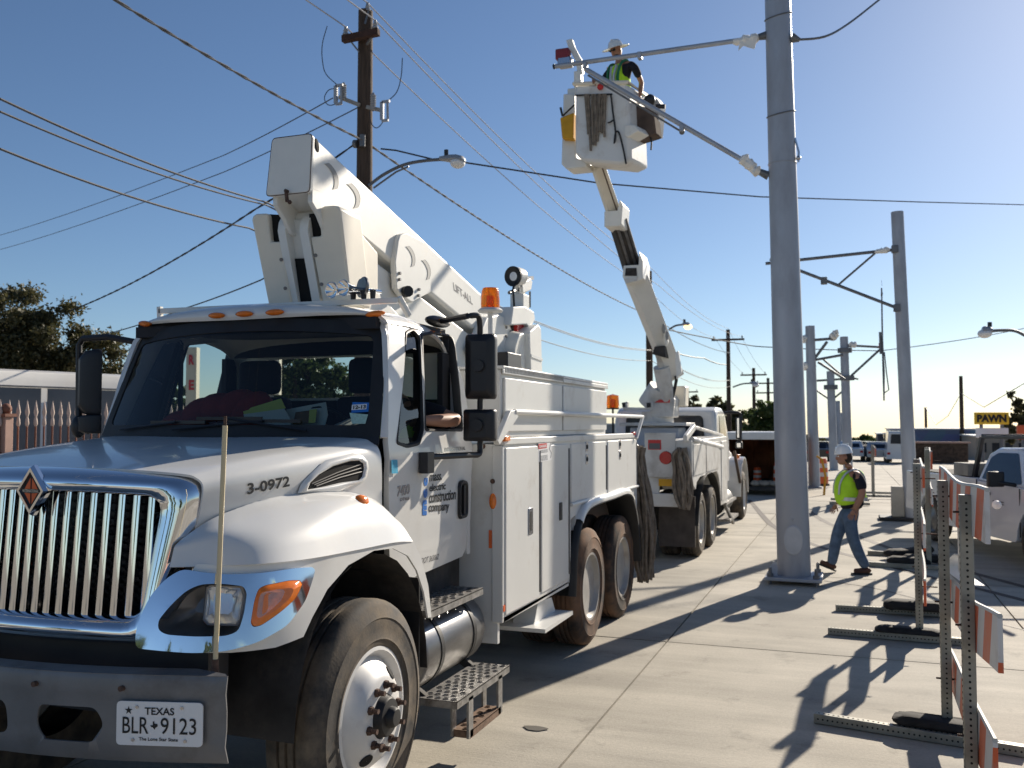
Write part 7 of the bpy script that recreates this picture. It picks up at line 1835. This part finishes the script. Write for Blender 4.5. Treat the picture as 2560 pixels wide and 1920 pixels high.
# concrete footing block beside the second pole
c = G(2246, 1300); T = thing('concrete_block', 'pale concrete footing block with a dark base left of the pickup', 'block', c)
mb = MB(); mb.prism([(c.y - .2, .08), (c.y + .2, .08), (c.y + .16, .74), (c.y - .16, .74)], 'x', c.x - .14, c.x + .12); mb.build('block', CONC2, T, bevel=.02)
mb = MB(); mb.box((c.x - .40, c.y - .35, 0), (c.x + .3, c.y + .35, .08)); mb.build('rubber_base', BLACK, T, bevel=.02)

# pickup, local axes: x forward, y away from us
hx, hy = .30, -.954
PK = thing('pickup', 'white pickup truck with ladder rack parked behind the barricades at the right edge', 'pickup', (1.30 - .0, 18.5, 0), math.atan2(hy, hx), world=False)
Wd = 1.92
def arch_cut(cx, r=.47, z0=.42, n=10): return [(cx + r * math.cos(t), .40 + r * math.sin(t)) for t in [math.pi * i / n for i in range(n + 1)]]
low = [(-1.15, .50), (-1.15, 1.22), (1.80, 1.24), (1.80, 1.20), (3.35, 1.17), (4.45, 1.08), (4.60, .85), (4.58, .45)] + arch_cut(3.65) + [(3.12, .36), (.55, .36)] + arch_cut(0.0) + [(-.52, .48)]
mb = MB(); rr_ = []
for y, ins in ((.06, .0), (.0, .0), (-.0, 0), ): pass
def ring(y, k): return [(x, y, z + (0 if z < .9 else -k * .03)) for x, z in low]
mb.loft([ring(.05, 1.2), ring(.0, 0) if False else [(x, -.005 if z < 1.0 else .02, z) for x, z in low], [(x, .03, z) for x, z in low], [(x, Wd - .03, z) for x, z in low], [(x, Wd + .005 if z < 1.0 else Wd - .02, z) for x, z in low]][1:], True, True)
bodyp = mb.build('body', PICKW, PK, bevel=.02, bseg=2, smooth=40)
mb = MB(); mb.box((-1.08, .12, 1.20), (1.70, Wd - .12, 1.245)); mb.build('bed_opening', DARK, PK)
gh = [(1.80, 1.20), (1.95, 1.62), (2.20, 1.72), (2.95, 1.73), (3.08, 1.68), (3.62, 1.16)]
mb = MB(); mb.loft([[(x, lerp(.05, .22, (z - 1.16) / .57), z) for x, z in gh], [(x, lerp(.07, .27, (z - 1.16) / .57), z + (.02 if z > 1.6 else 0)) for x, z in gh], [(x, Wd - lerp(.07, .27, (z - 1.16) / .57), z + (.02 if z > 1.6 else 0)) for x, z in gh], [(x, Wd - lerp(.05, .22, (z - 1.16) / .57), z) for x, z in gh]], True, True)
mb.build('cabin', PICKW, PK, bevel=.03, bseg=2)
for s in (0, 1):
    f = lambda x, z: (x, (lerp(.05, .22, (z - 1.16) / .57) - .006) if not s else Wd - lerp(.05, .22, (z - 1.16) / .57) + .006, z)
    mb = MB(); pts = rounded([(1.92, 1.24), (2.05, 1.58), (2.25, 1.66), (2.88, 1.67), (3.22, 1.22), (2.75, 1.20)], .04); mb.add([f(*p) for p in pts], [tuple(range(len(pts)))]); mb.build('side_window', mat('blue_glass', (.010, .022, .06), .15, spec=.3) if 'blue_glass' not in MATS else MATS['blue_glass'], PK, smooth=0)
    y = -.008 if not s else Wd + .008
    mb = MB(); mb.bar((1.86, y + (.02 if not s else -.02), .45), (1.86, y + (.02 if not s else -.02), 1.22), .012, .012); mb.bar((3.26, y + (.015 if not s else -.015), .45), (3.26, y + (.015 if not s else -.015), 1.16), .012, .012); mb.build('door_seam', BLKPL, PK)
    mb = MB(); mb.box((2.12, y - .03, 1.00), (2.34, y + .03, 1.045)); mb.build('door_handle', BLKPL, PK, bevel=.01)
    yy = -.20 if not s else Wd + .20
    mb = MB(); mb.box((2.92, yy - .12, 1.17), (3.02, yy + .12, 1.40)); mb.bar((2.99, yy, 1.24), (3.10, .05 if not s else Wd - .05, 1.20), .05, .06); mb.build('mirror', BLKPL, PK, bevel=.025)
    for cx in (0.0, 3.65):
        ax = -1 if not s else 1; o = Vector((cx, .03 if not s else Wd - .03, .40))
        mb = MB(); mb.lathe([(.24, -.02), (.25, .01), (.30, .03), (.37, .02), (.395, -.02), (.40, -.06), (.40, -.18), (.37, -.22), (.24, -.22)], o, (0, ax, 0), 28); wl = mb.build('wheel', TYRE, PK)
        mb = MB(); mb.lathe([(.245, -.02), (.23, .0), (.20, -.03), (.10, -.02), (.07, .0), (.001, .005)], o, (0, ax, 0), 24); mb.build('rim', HOUSING, wl)
        mb = MB(); mb.loft([[(x, o.y + d * ax, z) for x, z in arch_cut(cx, .50)] for d in (.012, .02, .012)], False); 
ws_ = [(3.10, .24, 1.66), (3.10, Wd - .24, 1.66), (3.58, Wd - .10, 1.19), (3.58, .10, 1.19)]
mb = MB(); mb.add([Vector(p) + Vector((.015, 0, .015)) for p in ws_], [(0, 1, 2, 3)]); mb.build('windshield', GLASSD, PK, smooth=0)
mb = MB(); mb.add([(1.90, .2, 1.56), (1.90, Wd - .2, 1.56), (1.80, Wd - .12, 1.26), (1.80, .12, 1.26)], [(0, 1, 2, 3)]); mb.build('rear_window', GLASSD, PK, smooth=0)
for s in (0, 1): mb = MB(); mb.box((4.50, .1 if not s else Wd - .45, .78), (4.615, .45 if not s else Wd - .1, .98)); mb.build('headlight', CLEAR, PK, bevel=.02)
mb = MB(); mb.box((4.55, .05, .40), (4.72, Wd - .05, .62)); mb.build('front_bumper', CHROME, PK, bevel=.03)
mb = MB(); mb.box((-1.30, .08, .50), (-1.16, Wd - .08, .66)); mb.build('rear_bumper', CHROME, PK, bevel=.02)
mb = MB()
for y in (.12, Wd - .12): mb.bar((1.55, y, 1.24), (1.86, y, 1.90), .06, .08); mb.bar((1.86, y, 1.90), (4.2, y, 1.92), .05, .05)
for x in (1.88, 2.6, 3.4): mb.bar((x, .1, 1.93), (x, Wd - .1, 1.93), .04, .04)
mb.build('ladder_rack', BLKPL, PK, bevel=.006)
mb = MB(); mb.box((.98, .02, 1.25), (1.52, Wd - .02, 1.46)); mb.build('tool_box', CONC2, PK, bevel=.015)
a, r_, u_ = Vector((2.42, -.012, .93)), Vector((.42, 0, 0)), Vector((0, 0, .05))
mb = MB(); 
for dz in (0, .035): mb.box((2.45, -.009, .88 + dz), (2.80, -.0075, .895 + dz))
mb.build('side_lettering', GREYT, PK)
# traffic drum by the far pole, yellow marker post
def drum(label, c, k=1.0):
    T = thing('traffic_drum', label, 'traffic drum', c, group='orange traffic drums')
    for i, (z0, z1, r0, r1) in enumerate(((0, .08, .31, .31), (.08, .34, .27, .265), (.34, .50, .262, .258), (.50, .66, .255, .25), (.66, .82, .247, .243), (.82, 1.0, .24, .20))):
        mb = MB(); mb.lathe([(.001, z0 * k), (r0 * k, z0 * k), (r1 * k, (z1 - .004) * k), (.001, (z1 - .004) * k)], c, (0, 0, 1), 18); mb.build('base' if i == 0 else 'band', (BLACK, ORANGE, SHEETW, ORANGE, SHEETW, ORANGE)[i], T)
    return T
drum('orange and white drum at the foot of a far tram pole', G(2052, 1214))
for i, (x, y) in enumerate(((2.6, -1.6), (4.4, -4.2), (1.2, -6.5))): drum(('orange drum standing behind the camera, mirrored in the chrome', 'second orange drum behind the camera beyond the first', 'third orange drum behind the camera, farthest back')[i], Vector((x, y, 0)))
c = G(2060, 1238); mb = MB(); mb.tube([c, c + Vector((.05, 0, .6)), c + Vector((-.05, 0, 1.1)), c + Vector((-.2, 0, 1.2))], .035, 8); tag(mb.build('marker_post', YBAG, org=c), 'thin yellow marker post beside the far orange drum', 'marker post')
# ------------------------------------------------------------------ left side: fence, bus, oak; far background
def tree(label, base, crown, nleaf, size, m, seed, trunk_r=.22, group='trees', clumps=60, name='tree'):
    """crown: list of (centre, radii); leaves are small quads gathered in clumps through the crown's volume"""
    rng = np.random.default_rng(seed); base = Vector(base)
    T = thing(name, label, 'tree', base, group=group)
    vol = np.array([r[0] * r[1] * r[2] for _, r in crown]); pr = vol / vol.sum()
    cl = []
    for _ in range(clumps):
        c, r = crown[rng.choice(len(crown), p=pr)]; v = rng.normal(size=3); v /= np.linalg.norm(v); rad = rng.uniform(.35, 1.0) ** .6
        cl.append(np.array(c) + v * np.array(r) * rad)
    cl = np.array(cl); mr = float(np.mean([min(r) for _, r in crown]))
    idx = rng.integers(0, clumps, nleaf); pos = cl[idx] + rng.normal(size=(nleaf, 3)) * mr * np.array([.17, .17, .13])
    d1 = rng.normal(size=(nleaf, 3)); d1 /= np.linalg.norm(d1, axis=1)[:, None]; d2 = np.cross(d1, rng.normal(size=(nleaf, 3))); d2 /= np.linalg.norm(d2, axis=1)[:, None]
    s = size * rng.uniform(.6, 1.3, (nleaf, 1)); a, b = d1 * s, d2 * s * .55
    vs = np.stack([pos - a, pos - b * .9, pos + a, pos + b], 1).reshape(-1, 3) - np.array(base)
    me = bpy.data.meshes.new('crown'); me.vertices.add(len(vs)); me.vertices.foreach_set('co', vs.ravel()); me.loops.add(nleaf * 4); me.loops.foreach_set('vertex_index', np.arange(nleaf * 4))
    me.polygons.add(nleaf); me.polygons.foreach_set('loop_start', np.arange(nleaf) * 4); me.polygons.foreach_set('loop_total', np.full(nleaf, 4)); me.update(); me.validate(); me.materials.append(m)
    o = bpy.data.objects.new('crown', me); COL.objects.link(o); o.parent = T; o['kind'] = 'stuff'
    mb = MB(); ctr = Vector(np.mean([c for c, _ in crown], axis=0).tolist()); fork = base.lerp(ctr, .45); fork.x = base.x; fork.y = base.y
    mb.tube([base, base.lerp(fork, .5) + Vector((.05, 0, 0)), fork], [trunk_r * 1.25, trunk_r, trunk_r * .85], 10); mb.build('trunk', BARK, T)
    for k in range(min(8, clumps)):
        e = Vector(cl[k * clumps // 8].tolist()); mb = MB(); mb.tube(spline([fork, fork.lerp(e, .5) + Vector((0, 0, .3)), e], 4), [trunk_r * .6 * (1 - i / 10) + .015 for i in range(9)], 6); mb.build('limb', BARK, T)
    return T
def crown_px(items, D):
    out = []
    for x, y, rx, rz in items: c = P(x, y, D=D); k = D / FPX; out.append((tuple(c), (rx * k, rx * k * .9, rz * k)))
    return out
D = 23
tree('big dark oak over the pale bus at the left edge', P(80, 1062, D=D) - Vector((0, 0, 2.1)), crown_px([(40, 800, 130, 95), (130, 850, 110, 90), (215, 900, 80, 75), (-80, 820, 140, 120), (60, 920, 150, 80), (-60, 950, 160, 90), (265, 950, 45, 50)], D), 70000, .055, LEAF, 1, .3, 'trees behind the fence', 170)
D = 26
tree('green tree seen through the passenger window of the near truck', P(430, 1062, D=D) - Vector((0, 0, 2.1)), crown_px([(400, 985, 60, 60), (440, 1000, 45, 50), (360, 960, 30, 90), (480, 1030, 50, 50), (375, 900, 14, 50), (425, 945, 20, 22)], D), 14000, .075, LEAFG, 2, .2, 'trees behind the fence', 70)
D = 30
tree('green tree seen through the rear window between the seats of the near truck', P(740, 1062, D=D) - Vector((0, 0, 2.1)), crown_px([(730, 930, 80, 70), (800, 945, 70, 60), (690, 980, 70, 60), (860, 990, 60, 60)], D), 12000, .085, LEAFG, 3, .22, 'trees behind the fence', 70)
# fence along the yard: posts, rails, spear pickets
FX = -10.0
FN = thing('picket_fence', 'rust red iron picket fence with pale spear tips and pinkish posts', 'fence', (FX, 12, 0))
y = 6.4; k = 0; FB = .1
pm = None
yy = 6.4
while yy < 19:
    mb = MB()
    if pm is None:
        mb.cyl((FX, yy, FB + .1), (FX, yy, 2.10), .012, n=6); o = mb.build('picket', IRON, FN, smooth=60, org=(FX, 12, 0)); o.location = (0, 0, 0); pm = o; y0 = yy
        mb = MB(); mb.lathe([(.012, 2.08), (.026, 2.11), (.020, 2.17), (.012, 2.20), (.028, 2.26), (.001, 2.42)], (FX, yy, 0), (0, 0, 1), 8); tp = mb.build('spear_tip', SPEARM, pm, smooth=50, org=(FX, 12, 0)); tp.location = (0, 0, 0)
    else:
        c = pm.copy(); COL.objects.link(c); c.parent = FN; c.location = (0, yy - y0, 0); c2 = tp.copy(); COL.objects.link(c2); c2.parent = c
    yy += .135
for y in (6.9, 8.78, 11.4, 14.0, 16.6):
    mb = MB(); mb.box((FX - .06, y - .06, FB), (FX + .06, y + .06, 2.20)); po = mb.build('fence_post', PINKP, FN, bevel=.006)
    mb = MB(); mb.box((FX - .085, y - .085, 2.201), (FX + .085, y + .085, 2.24)); mb.ball((FX, y, 2.30), .07, 10, 8); mb.build('post_cap', IRON, po)
for z in (.35, 1.72): mb = MB(); mb.box((FX - .015, 6.4, z), (FX + .015, 19, z + .035)); mb.build('rail', IRON, FN)
# pale bus behind the fence
ba, bb = P(-130, 878, X=-14.2), P(288, 933, X=-13.4); ang = math.atan2((bb - ba).y, (bb - ba).x)
BS = thing('bus', 'long white bus with grey windows parked behind the picket fence', 'bus', (bb.x, bb.y, 0.05), ang, world=False)
zt = bb.z - .05; L = 11.0; Wb = 2.5
ring_ = [(0, .45), (0, zt - .22), (.10, zt - .05), (.35, zt), (Wb - .35, zt), (Wb - .1, zt - .05), (Wb, zt - .22), (Wb, .45)]
mb = MB(); mb.loft([[(x, yv, z) for yv, z in ring_] for x in (-L, -L + .01, .4, .42)], True, True); mb.build('body', mat('bus_white', (.70, .68, .64), .35, coat=.2, var=.04, dirt=(.45, .40, .34), dscale=1.5, damt=.4), BS, bevel=.02)
GBUS = mat('bus_window', (.10, .11, .13), .25, var=.15, vscale=.8)
n = 7
for i in range(n):
    x0 = -L + .25 + i * (L / n); mb = MB(); mb.box((x0, -.012, 1.15), (x0 + L / n - .12, .0, zt - .34)); mb.build('window', GBUS, BS)
mb = MB(); mb.box((-L, -.02, zt - .33), (.4, -.004, zt - .30)); mb.box((-L, -.02, .95), (.4, -.004, 1.05)); mb.build('trim', STEEL, BS)
for x in (-1.6, -8.6): mb = MB(); mb.lathe([(.001, .02), (.28, .02), (.45, .0), (.48, -.05), (.48, -.22)], (x, 0, .45), (0, -1, 0), 20); mb.build('wheel', TYRE, BS)
# parked white car between fence and bus
def car(label, loc, rz, colour, L=4.5, group='cars far down the road', k=1.0, van=False):
    T = thing('parked_car', label, 'van' if van else 'car', loc, rz, group, world=False)
    m = colour
    pr = [(-.5, .25), (-.5, .62), (-.40, .68), (-.28, 1.0), (.12, 1.0), (.30, .64), (.47, .56), (.5, .40), (.5, .25)] if not van else [(-.5, .2), (-.5, 1.3), (-.47, 1.38), (.30, 1.38), (.40, .9), (.49, .8), (.5, .2)]
    pr = [(a * L, b * (1.45 if not van else 1.6)) for a, b in pr]; wv = .88
    mb = MB(); mb.loft([[(x, s * (wv - (.16 if z > 1.1 else 0)), z) for x, z in pr] for s in (-1, -.98, .98, 1)], True, True); mb.build('body', m, T, bevel=.05)
    zz = 1.45 if not van else 1.6
    for s in (-1, 1):
        w0 = [(-.33, .70), (-.25, .95), (.10, .95), (.24, .68)] if not van else [(.10, .9), (.10, 1.25), (.28, 1.25), (.36, .9)]
        mb = MB(); mb.add([(x * L, s * (wv - (.10 if not van else .02) + .02), z * zz) for x, z in w0], [(0, 1, 2, 3)]); mb.build('side_window', GLASSD, T, smooth=0)
        for x in (-.3, .31): mb = MB(); mb.lathe([(.001, .01), (.2, .01), (.31, 0), (.33, -.03), (.33, -.2)], (x * L, s * .86, .33), (0, s, 0), 16); mb.build('wheel', TYRE, T)
    mb = MB(); e = [(-.40, .70), (-.28, .98)] if not van else [(-.503, .85), (-.503, 1.25)]
    mb.add([(e[0][0] * L - .01, -.6, e[0][1] * zz), (e[0][0] * L - .01, .6, e[0][1] * zz), (e[1][0] * L - .01, .55, e[1][1] * zz), (e[1][0] * L - .01, -.55, e[1][1] * zz)], [(0, 1, 2, 3)]); mb.build('rear_window', GLASSD, T, smooth=0)
    mb = MB(); mb.add([(.30 * L, -.6, .66 * zz), (.30 * L, .6, .66 * zz), (.14 * L, .55, .97 * zz), (.14 * L, -.55, .97 * zz)] if not van else [(.40 * L + .01, -.6, .92 * zz), (.40 * L + .01, .6, .92 * zz), (.31 * L + .02, .55, 1.33 * zz), (.31 * L + .02, -.55, 1.33 * zz)], [(0, 1, 2, 3)]); mb.build('windshield', GLASSD, T, smooth=0)
    for s in (-1, 1): mb = MB(); mb.box((-.5 * L - .015, s * .72 - .1, .62), (-.5 * L + .01, s * .72 + .1, .78)); mb.build('tail_lamp', REDL, T)
    return T
SILV = mat('silver_car', (.45, .46, .48), .25, .4, coat=.5); BLK = mat('black_car', (.02, .02, .025), .2, coat=.6); WHC = mat('white_car', (.72, .72, .72), .25, coat=.5)
car('white car standing between the picket fence and the bus', P(120, 1062, X=-11.6) - Vector((0, 0, 2.05)), R(85), WHC, 4.6, 'cars beside the bus')
car('white van seen from behind at the far end of the road', G(2246, 1157), R(91), WHC, 4.2, van=True)
car('silver car far down the road, left of the white van', G(2192, 1153), R(95), SILV)
car('dark car far down the road beside the walking worker helmet', G(2150, 1150), R(90), BLK)
car('white car with bright roof just right of the helmet', G(2128, 1155) + Vector((0, 4, 0)), R(90), WHC)
car('small dark car left of the walking worker, far away', G(2048, 1152), R(88), BLK)
# far trees
D = 62
tree('round bushy green tree behind the main tram pole', G(1930, 1120), crown_px([(1905, 1060, 42, 48), (1950, 1065, 48, 50), (1925, 1035, 40, 36), (1885, 1090, 30, 26), (1975, 1085, 30, 32)], D), 9000, .16, LEAFG, 5, .25, 'far trees along the street', 90)
D = 70
tree('small dark tree right of the raised boom base', G(1790, 1120), crown_px([(1795, 1020, 34, 26), (1775, 1035, 24, 22), (1820, 1035, 26, 24), (1800, 1055, 40, 22)], D), 3500, .2, LEAF, 6, .2, 'far trees along the street', 40)
tree('small dark tree touching the valve cover of the farther truck', G(1725, 1120), crown_px([(1725, 1010, 26, 34), (1745, 1030, 22, 22), (1712, 1040, 26, 24)], D), 2500, .2, LEAF, 7, .2, 'far trees along the street', 30)
tree('low tree between the farther cab and the round tree', G(1860, 1120), crown_px([(1850, 1060, 30, 30), (1830, 1075, 24, 24), (1868, 1085, 30, 26)], D), 3000, .2, LEAF, 8, .2, 'far trees along the street', 40)
D = 66
tree('tall narrow dark tree behind the yellow sign', G(2560, 1130), crown_px([(2525, 975, 14, 14), (2530, 1000, 18, 24), (2545, 1030, 26, 34), (2570, 1000, 22, 40), (2545, 1075, 34, 40), (2585, 1060, 40, 50)], D), 6000, .17, LEAF, 9, .3, 'far trees along the street', 70)
D = 120
tree('dark low tree at the far end of the road', G(2170, 1125), crown_px([(2165, 1112, 34, 22), (2140, 1120, 24, 16), (2190, 1118, 22, 20), (2172, 1092, 8, 12)], D), 3000, .3, LEAFG, 10, .3, 'far trees along the street', 40)
for i, (x, lab) in enumerate(((2010, 'grey haze of far trees left of the street end'), (2065, 'grey far trees behind the thin tram poles'), (1700, 'far dark trees behind the farther truck'), (1600, 'far dark trees left of the farther truck'))):
    tree(lab, G(x, 1120), crown_px([(x, 1112, 40, 24), (x + 30, 1118, 30, 18), (x - 30, 1120, 34, 16)], 130), 2500, .35, LEAF, 20 + i, .25, 'far trees along the street', 40)
for i, (x, y, lab) in enumerate(((-3, -24, 'tree behind the camera, mirrored in the chrome grille'), (5, -28, 'second tree behind the camera across the road'), (-16, -20, 'third tree behind the camera near the kerb'), (14, -16, 'fourth tree behind the camera on the right'))):
    tree(lab, (x, y, 0), [((x, y, 4.2), (2.6, 2.6, 2.2)), ((x + 1, y, 3.0), (2.2, 2, 1.6))], 2500, .22, LEAFG, 30 + i, .25, 'trees behind the camera', 40)
# open-backed equipment trailer parked ahead of the farther truck
c0, c1 = G(1800, 1232), G(1975, 1232); y0 = 29.3
TRL = thing('equipment_trailer', 'open-backed box trailer with white roof edge and dark rusty inside, left of the main pole', 'trailer', ((c0.x + c1.x) / 2, y0, 0))
xa, xb = P(1798, 1150, Y=y0).x, P(1985, 1150, Y=y0).x; zt = P(1880, 1081, Y=y0).z; zl = P(1880, 1099, Y=y0).z
RUSTW = mat('rusty_brown_wall', (.26, .10, .05), .9, var=.5, vscale=2, bump=.3)
mb = MB(); mb.box((xa - .1, y0 - .15, zl), (xb + .1, y0 + 5, zt)); mb.build('roof', WHITE2, TRL, bevel=.02)
mb = MB(); mb.box((xa, y0, .12), (xa + .08, y0 + 4.9, zl - .01)); mb.box((xb - .08, y0, .12), (xb, y0 + 4.9, zl - .01)); mb.box((xa, y0 + 4.82, .12), (xb, y0 + 4.9, zl - .01)); mb.build('wall', RUSTW, TRL)
mb = MB(); mb.box((xa, y0, .10), (xb, y0 + 4.9, .20)); mb.build('floor', UNDER, TRL)
mb = MB()
for x in (.25, .5, .75): mb.box((lerp(xa, xb, x) - .03, y0 + 4.7, .2), (lerp(xa, xb, x) + .03, y0 + 4.8, zl))
mb.build('rib', RUSTW, TRL)
for x in (xa - .02, xb + .02): mb = MB(); mb.lathe([(.001, .02), (.2, .02), (.3, 0), (.3, -.1)], (x, y0 + 2.4, .3), (-1 if x < -3 else 1, 0, 0), 16); mb.build('wheel', TYRE, TRL)
for i, (fx, fy, s, lab) in enumerate(((.22, 1.6, .55, 'small orange drum inside the trailer, at its left'), (.78, 1.0, .75, 'orange drum inside the trailer at its right side'), (.93, .6, .70, 'orange drum at the right rear corner of the trailer'), (.42, 2.2, .5, 'dim orange drum deep inside the trailer'))):
    drum(lab, Vector((lerp(xa, xb, fx), y0 + fy, .201)), s)
mb = MB(); q = Vector((lerp(xa, xb, .6), y0 + .5, .2)); 
for k in range(5): mb.ball(q + Vector((-.3 + k * .15, .1 * (k % 2), .08)), (.16, .14, .10), 8, 5)
tag(mb.build('grey_sack', CONC2, org=q), 'grey sacks heaped on the trailer floor', 'sacks')
# far buildings and signs
def box_building(label, pxl, pxr, ytop, Yd, m, depth=10, name='building', win=0, roofm=None):
    a, b = P(pxl, ytop, Y=Yd), P(pxr, ytop, Y=Yd); zg = gz(Yd) - .1
    T = thing(name, label, 'building', ((a.x + b.x) / 2, Yd, zg)); h = a.z
    mb = MB(); mb.box((a.x, Yd, zg), (b.x, Yd + depth, h)); mb.build('wall', m, T)
    mb = MB(); mb.box((a.x - .15, Yd - .15, h + .002), (b.x + .15, Yd + depth + .15, h + .12)); mb.build('roof', roofm or BOOMW, T)
    for i in range(win):
        x = lerp(a.x, b.x, (i + .5) / win); w = (b.x - a.x) / win * .28
        mb = MB(); mb.box((x - w, Yd - .04, zg + (h - zg) * .35), (x + w, Yd - .01, zg + (h - zg) * .75)); mb.build('window', GLASSD, T)
    return T, a, b, zg, h
m, n_, l_, b_ = nt('mural_wall')
tc = n_.new('ShaderNodeTexCoord'); vo = n_.new('ShaderNodeTexVoronoi'); vo.inputs['Scale'].default_value = .55; l_.new(tc.outputs['Object'], vo.inputs['Vector'])
hs = n_.new('ShaderNodeHueSaturation'); hs.inputs['Saturation'].default_value = .45; hs.inputs['Value'].default_value = .30; l_.new(vo.outputs['Color'], hs.inputs['Color'])
mx = n_.new('ShaderNodeMix'); mx.data_type = 'RGBA'; mx.inputs[0].default_value = .62; l_.new(hs.outputs[0], mx.inputs[6]); mx.inputs[7].default_value = (.10, .15, .30, 1); l_.new(mx.outputs[2], b_.inputs['Base Color'])
MURAL = m
box_building('low blue building with a mural wall right of the second pole', 2228, 2445, 1074, 95, MURAL, 14)
box_building('dark grey shed left of the blue mural building', 2195, 2232, 1086, 98, mat('dark_wall', (.09, .09, .10), .9), 9)
box_building('long pale building far behind the walking worker', 2020, 2100, 1096, 150, mat('pale_wall', (.35, .33, .31), .9), 10, win=4)
box_building('small green-roofed shop behind the farther cab', 1800, 1862, 1066, 75, mat('green_wall', (.04, .22, .10), .8), 8)
box_building('tan low building on the right behind the pickup', 2440, 2640, 1092, 84, mat('tan_wall', (.40, .33, .26), .9), 12, win=6)
box_building('pale warehouse behind the trees left of the farther truck', 1380, 1640, 1062, 80, mat('grey_wall', (.35, .35, .34), .9), 12, win=8)
# wooden fence and gate posts under the mural
T, a, b, zg, h = box_building('brown plank fence below the blue mural building', 2262, 2420, 1108, 70, mat('brown_planks', (.10, .065, .045), .9, var=.4, vscale=6), .12, 'plank_fence', 0, PINKP)
T['category'] = 'fence'
for i in range(24):
    x = lerp(a.x, b.x, (i + .5) / 24); w = (b.x - a.x) / 24 * .45; mb = MB(); mb.box((x - w, 69.95, zg), (x + w, 69.99, h - .05)); mb.build('plank', MATS['brown_planks'], T)
def sign(label, px, Yd, m, txt=None, tm=None, legs=True, name='shop_sign', cat='sign'):
    (x0, y0_), (x1, y1_) = px; a, b = P(x0, y0_, Y=Yd), P(x1, y1_, Y=Yd); zg = gz(Yd)
    T = thing(name, label, cat, ((a.x + b.x) / 2, Yd, zg))
    mb = MB(); mb.box((a.x, Yd, b.z), (b.x, Yd + .3, a.z)); mb.build('panel', m, T, bevel=.03)
    if txt: lettering(txt, (lerp(a.x, b.x, .07), Yd - .01, lerp(b.z, a.z, .18)), ((b.x - a.x) * .86, 0, 0), (0, 0, (a.z - b.z) * .64), tm or BLACKT, T, .06)
    if legs:
        for t in (.2, .8): mb = MB(); mb.cyl((lerp(a.x, b.x, t), Yd + .15, zg), (lerp(a.x, b.x, t), Yd + .15, b.z), .1, n=8); mb.build('leg', GALVD, T)
    return T, a, b
sign('yellow PAWN sign with black letters on the right', ((2436, 1031), (2523, 1061)), 62, mat('sign_yellow', (.85, .52, .03), .5), 'PAWN', BLACKT)
T, a, b = sign('white reader board below the yellow PAWN sign', ((2440, 1070), (2522, 1095)), 61.5, mat('dirty_white', (.82, .81, .80), .6, var=.15, vscale=.8))
sign('red-orange sign board at the right edge of the picture', ((2543, 1063), (2620, 1099)), 58, mat('sign_red', (.75, .12, .04), .5))
# tall white sign with red letters, seen through the near cab
D0 = 24; a, b = P(466, 868, D=D0), P(492, 1050, D=D0)
TS = thing('tall_sign', 'tall white sign with red letters seen through the cab passenger window', 'sign', (a.x, a.y, 0))
rt = Vector((_r.x, _r.y, 0)).normalized(); w = (b - a).dot(rt); bk = Vector((-rt.y, rt.x, 0)) * .25
q = [a, a + rt * w, Vector((a.x, a.y, 1.5)) + rt * w, Vector((a.x, a.y, 1.5))]
mb = MB(); mb.loft([q, [p + bk for p in q]], True, True); mb.build('panel', mat('sign_cream', (.62, .56, .46), .6), TS)
for i, (ch, yy) in enumerate((('R', 912), ('E', 975), ('S', 1010))):
    o = P(472, yy, D=D0 - .05); lettering(ch, o - bk * .05, rt * .14, (0, 0, .26), REDT, TS, .05)
mb = MB(); mb.cyl((a.x + rt.x * w, a.y + rt.y * w + .1, 0), (a.x + rt.x * w, a.y + rt.y * w + .1, 1.5), .1, n=8); mb.build('leg', GALVD, TS)
a = P(655, 890, D=24); mb = MB(); q = [a, a + rt * .45, a + rt * .45 + Vector((0, 0, -1.0)), a + Vector((0, 0, -1.0))]
T = thing('tall_sign', 'white sign board with a red S seen through the rear window of the near cab', 'sign', (a.x, a.y, 0)); mb.loft([q, [p + bk for p in q]], True, True); mb.build('panel', MATS['sign_cream'], T)
lettering('S', a + rt * .08 + Vector((0, 0, -.42)) - bk * .1, rt * .28, (0, 0, .34), REDT, T, .05)
mb = MB(); mb.cyl(a + rt * .2 + bk * .5 + Vector((0, 0, -1.0)), Vector((a.x, a.y, 0)) + rt * .2 + bk * .5, .08, n=8); mb.build('leg', GALVD, T)
# haze of the late-year air
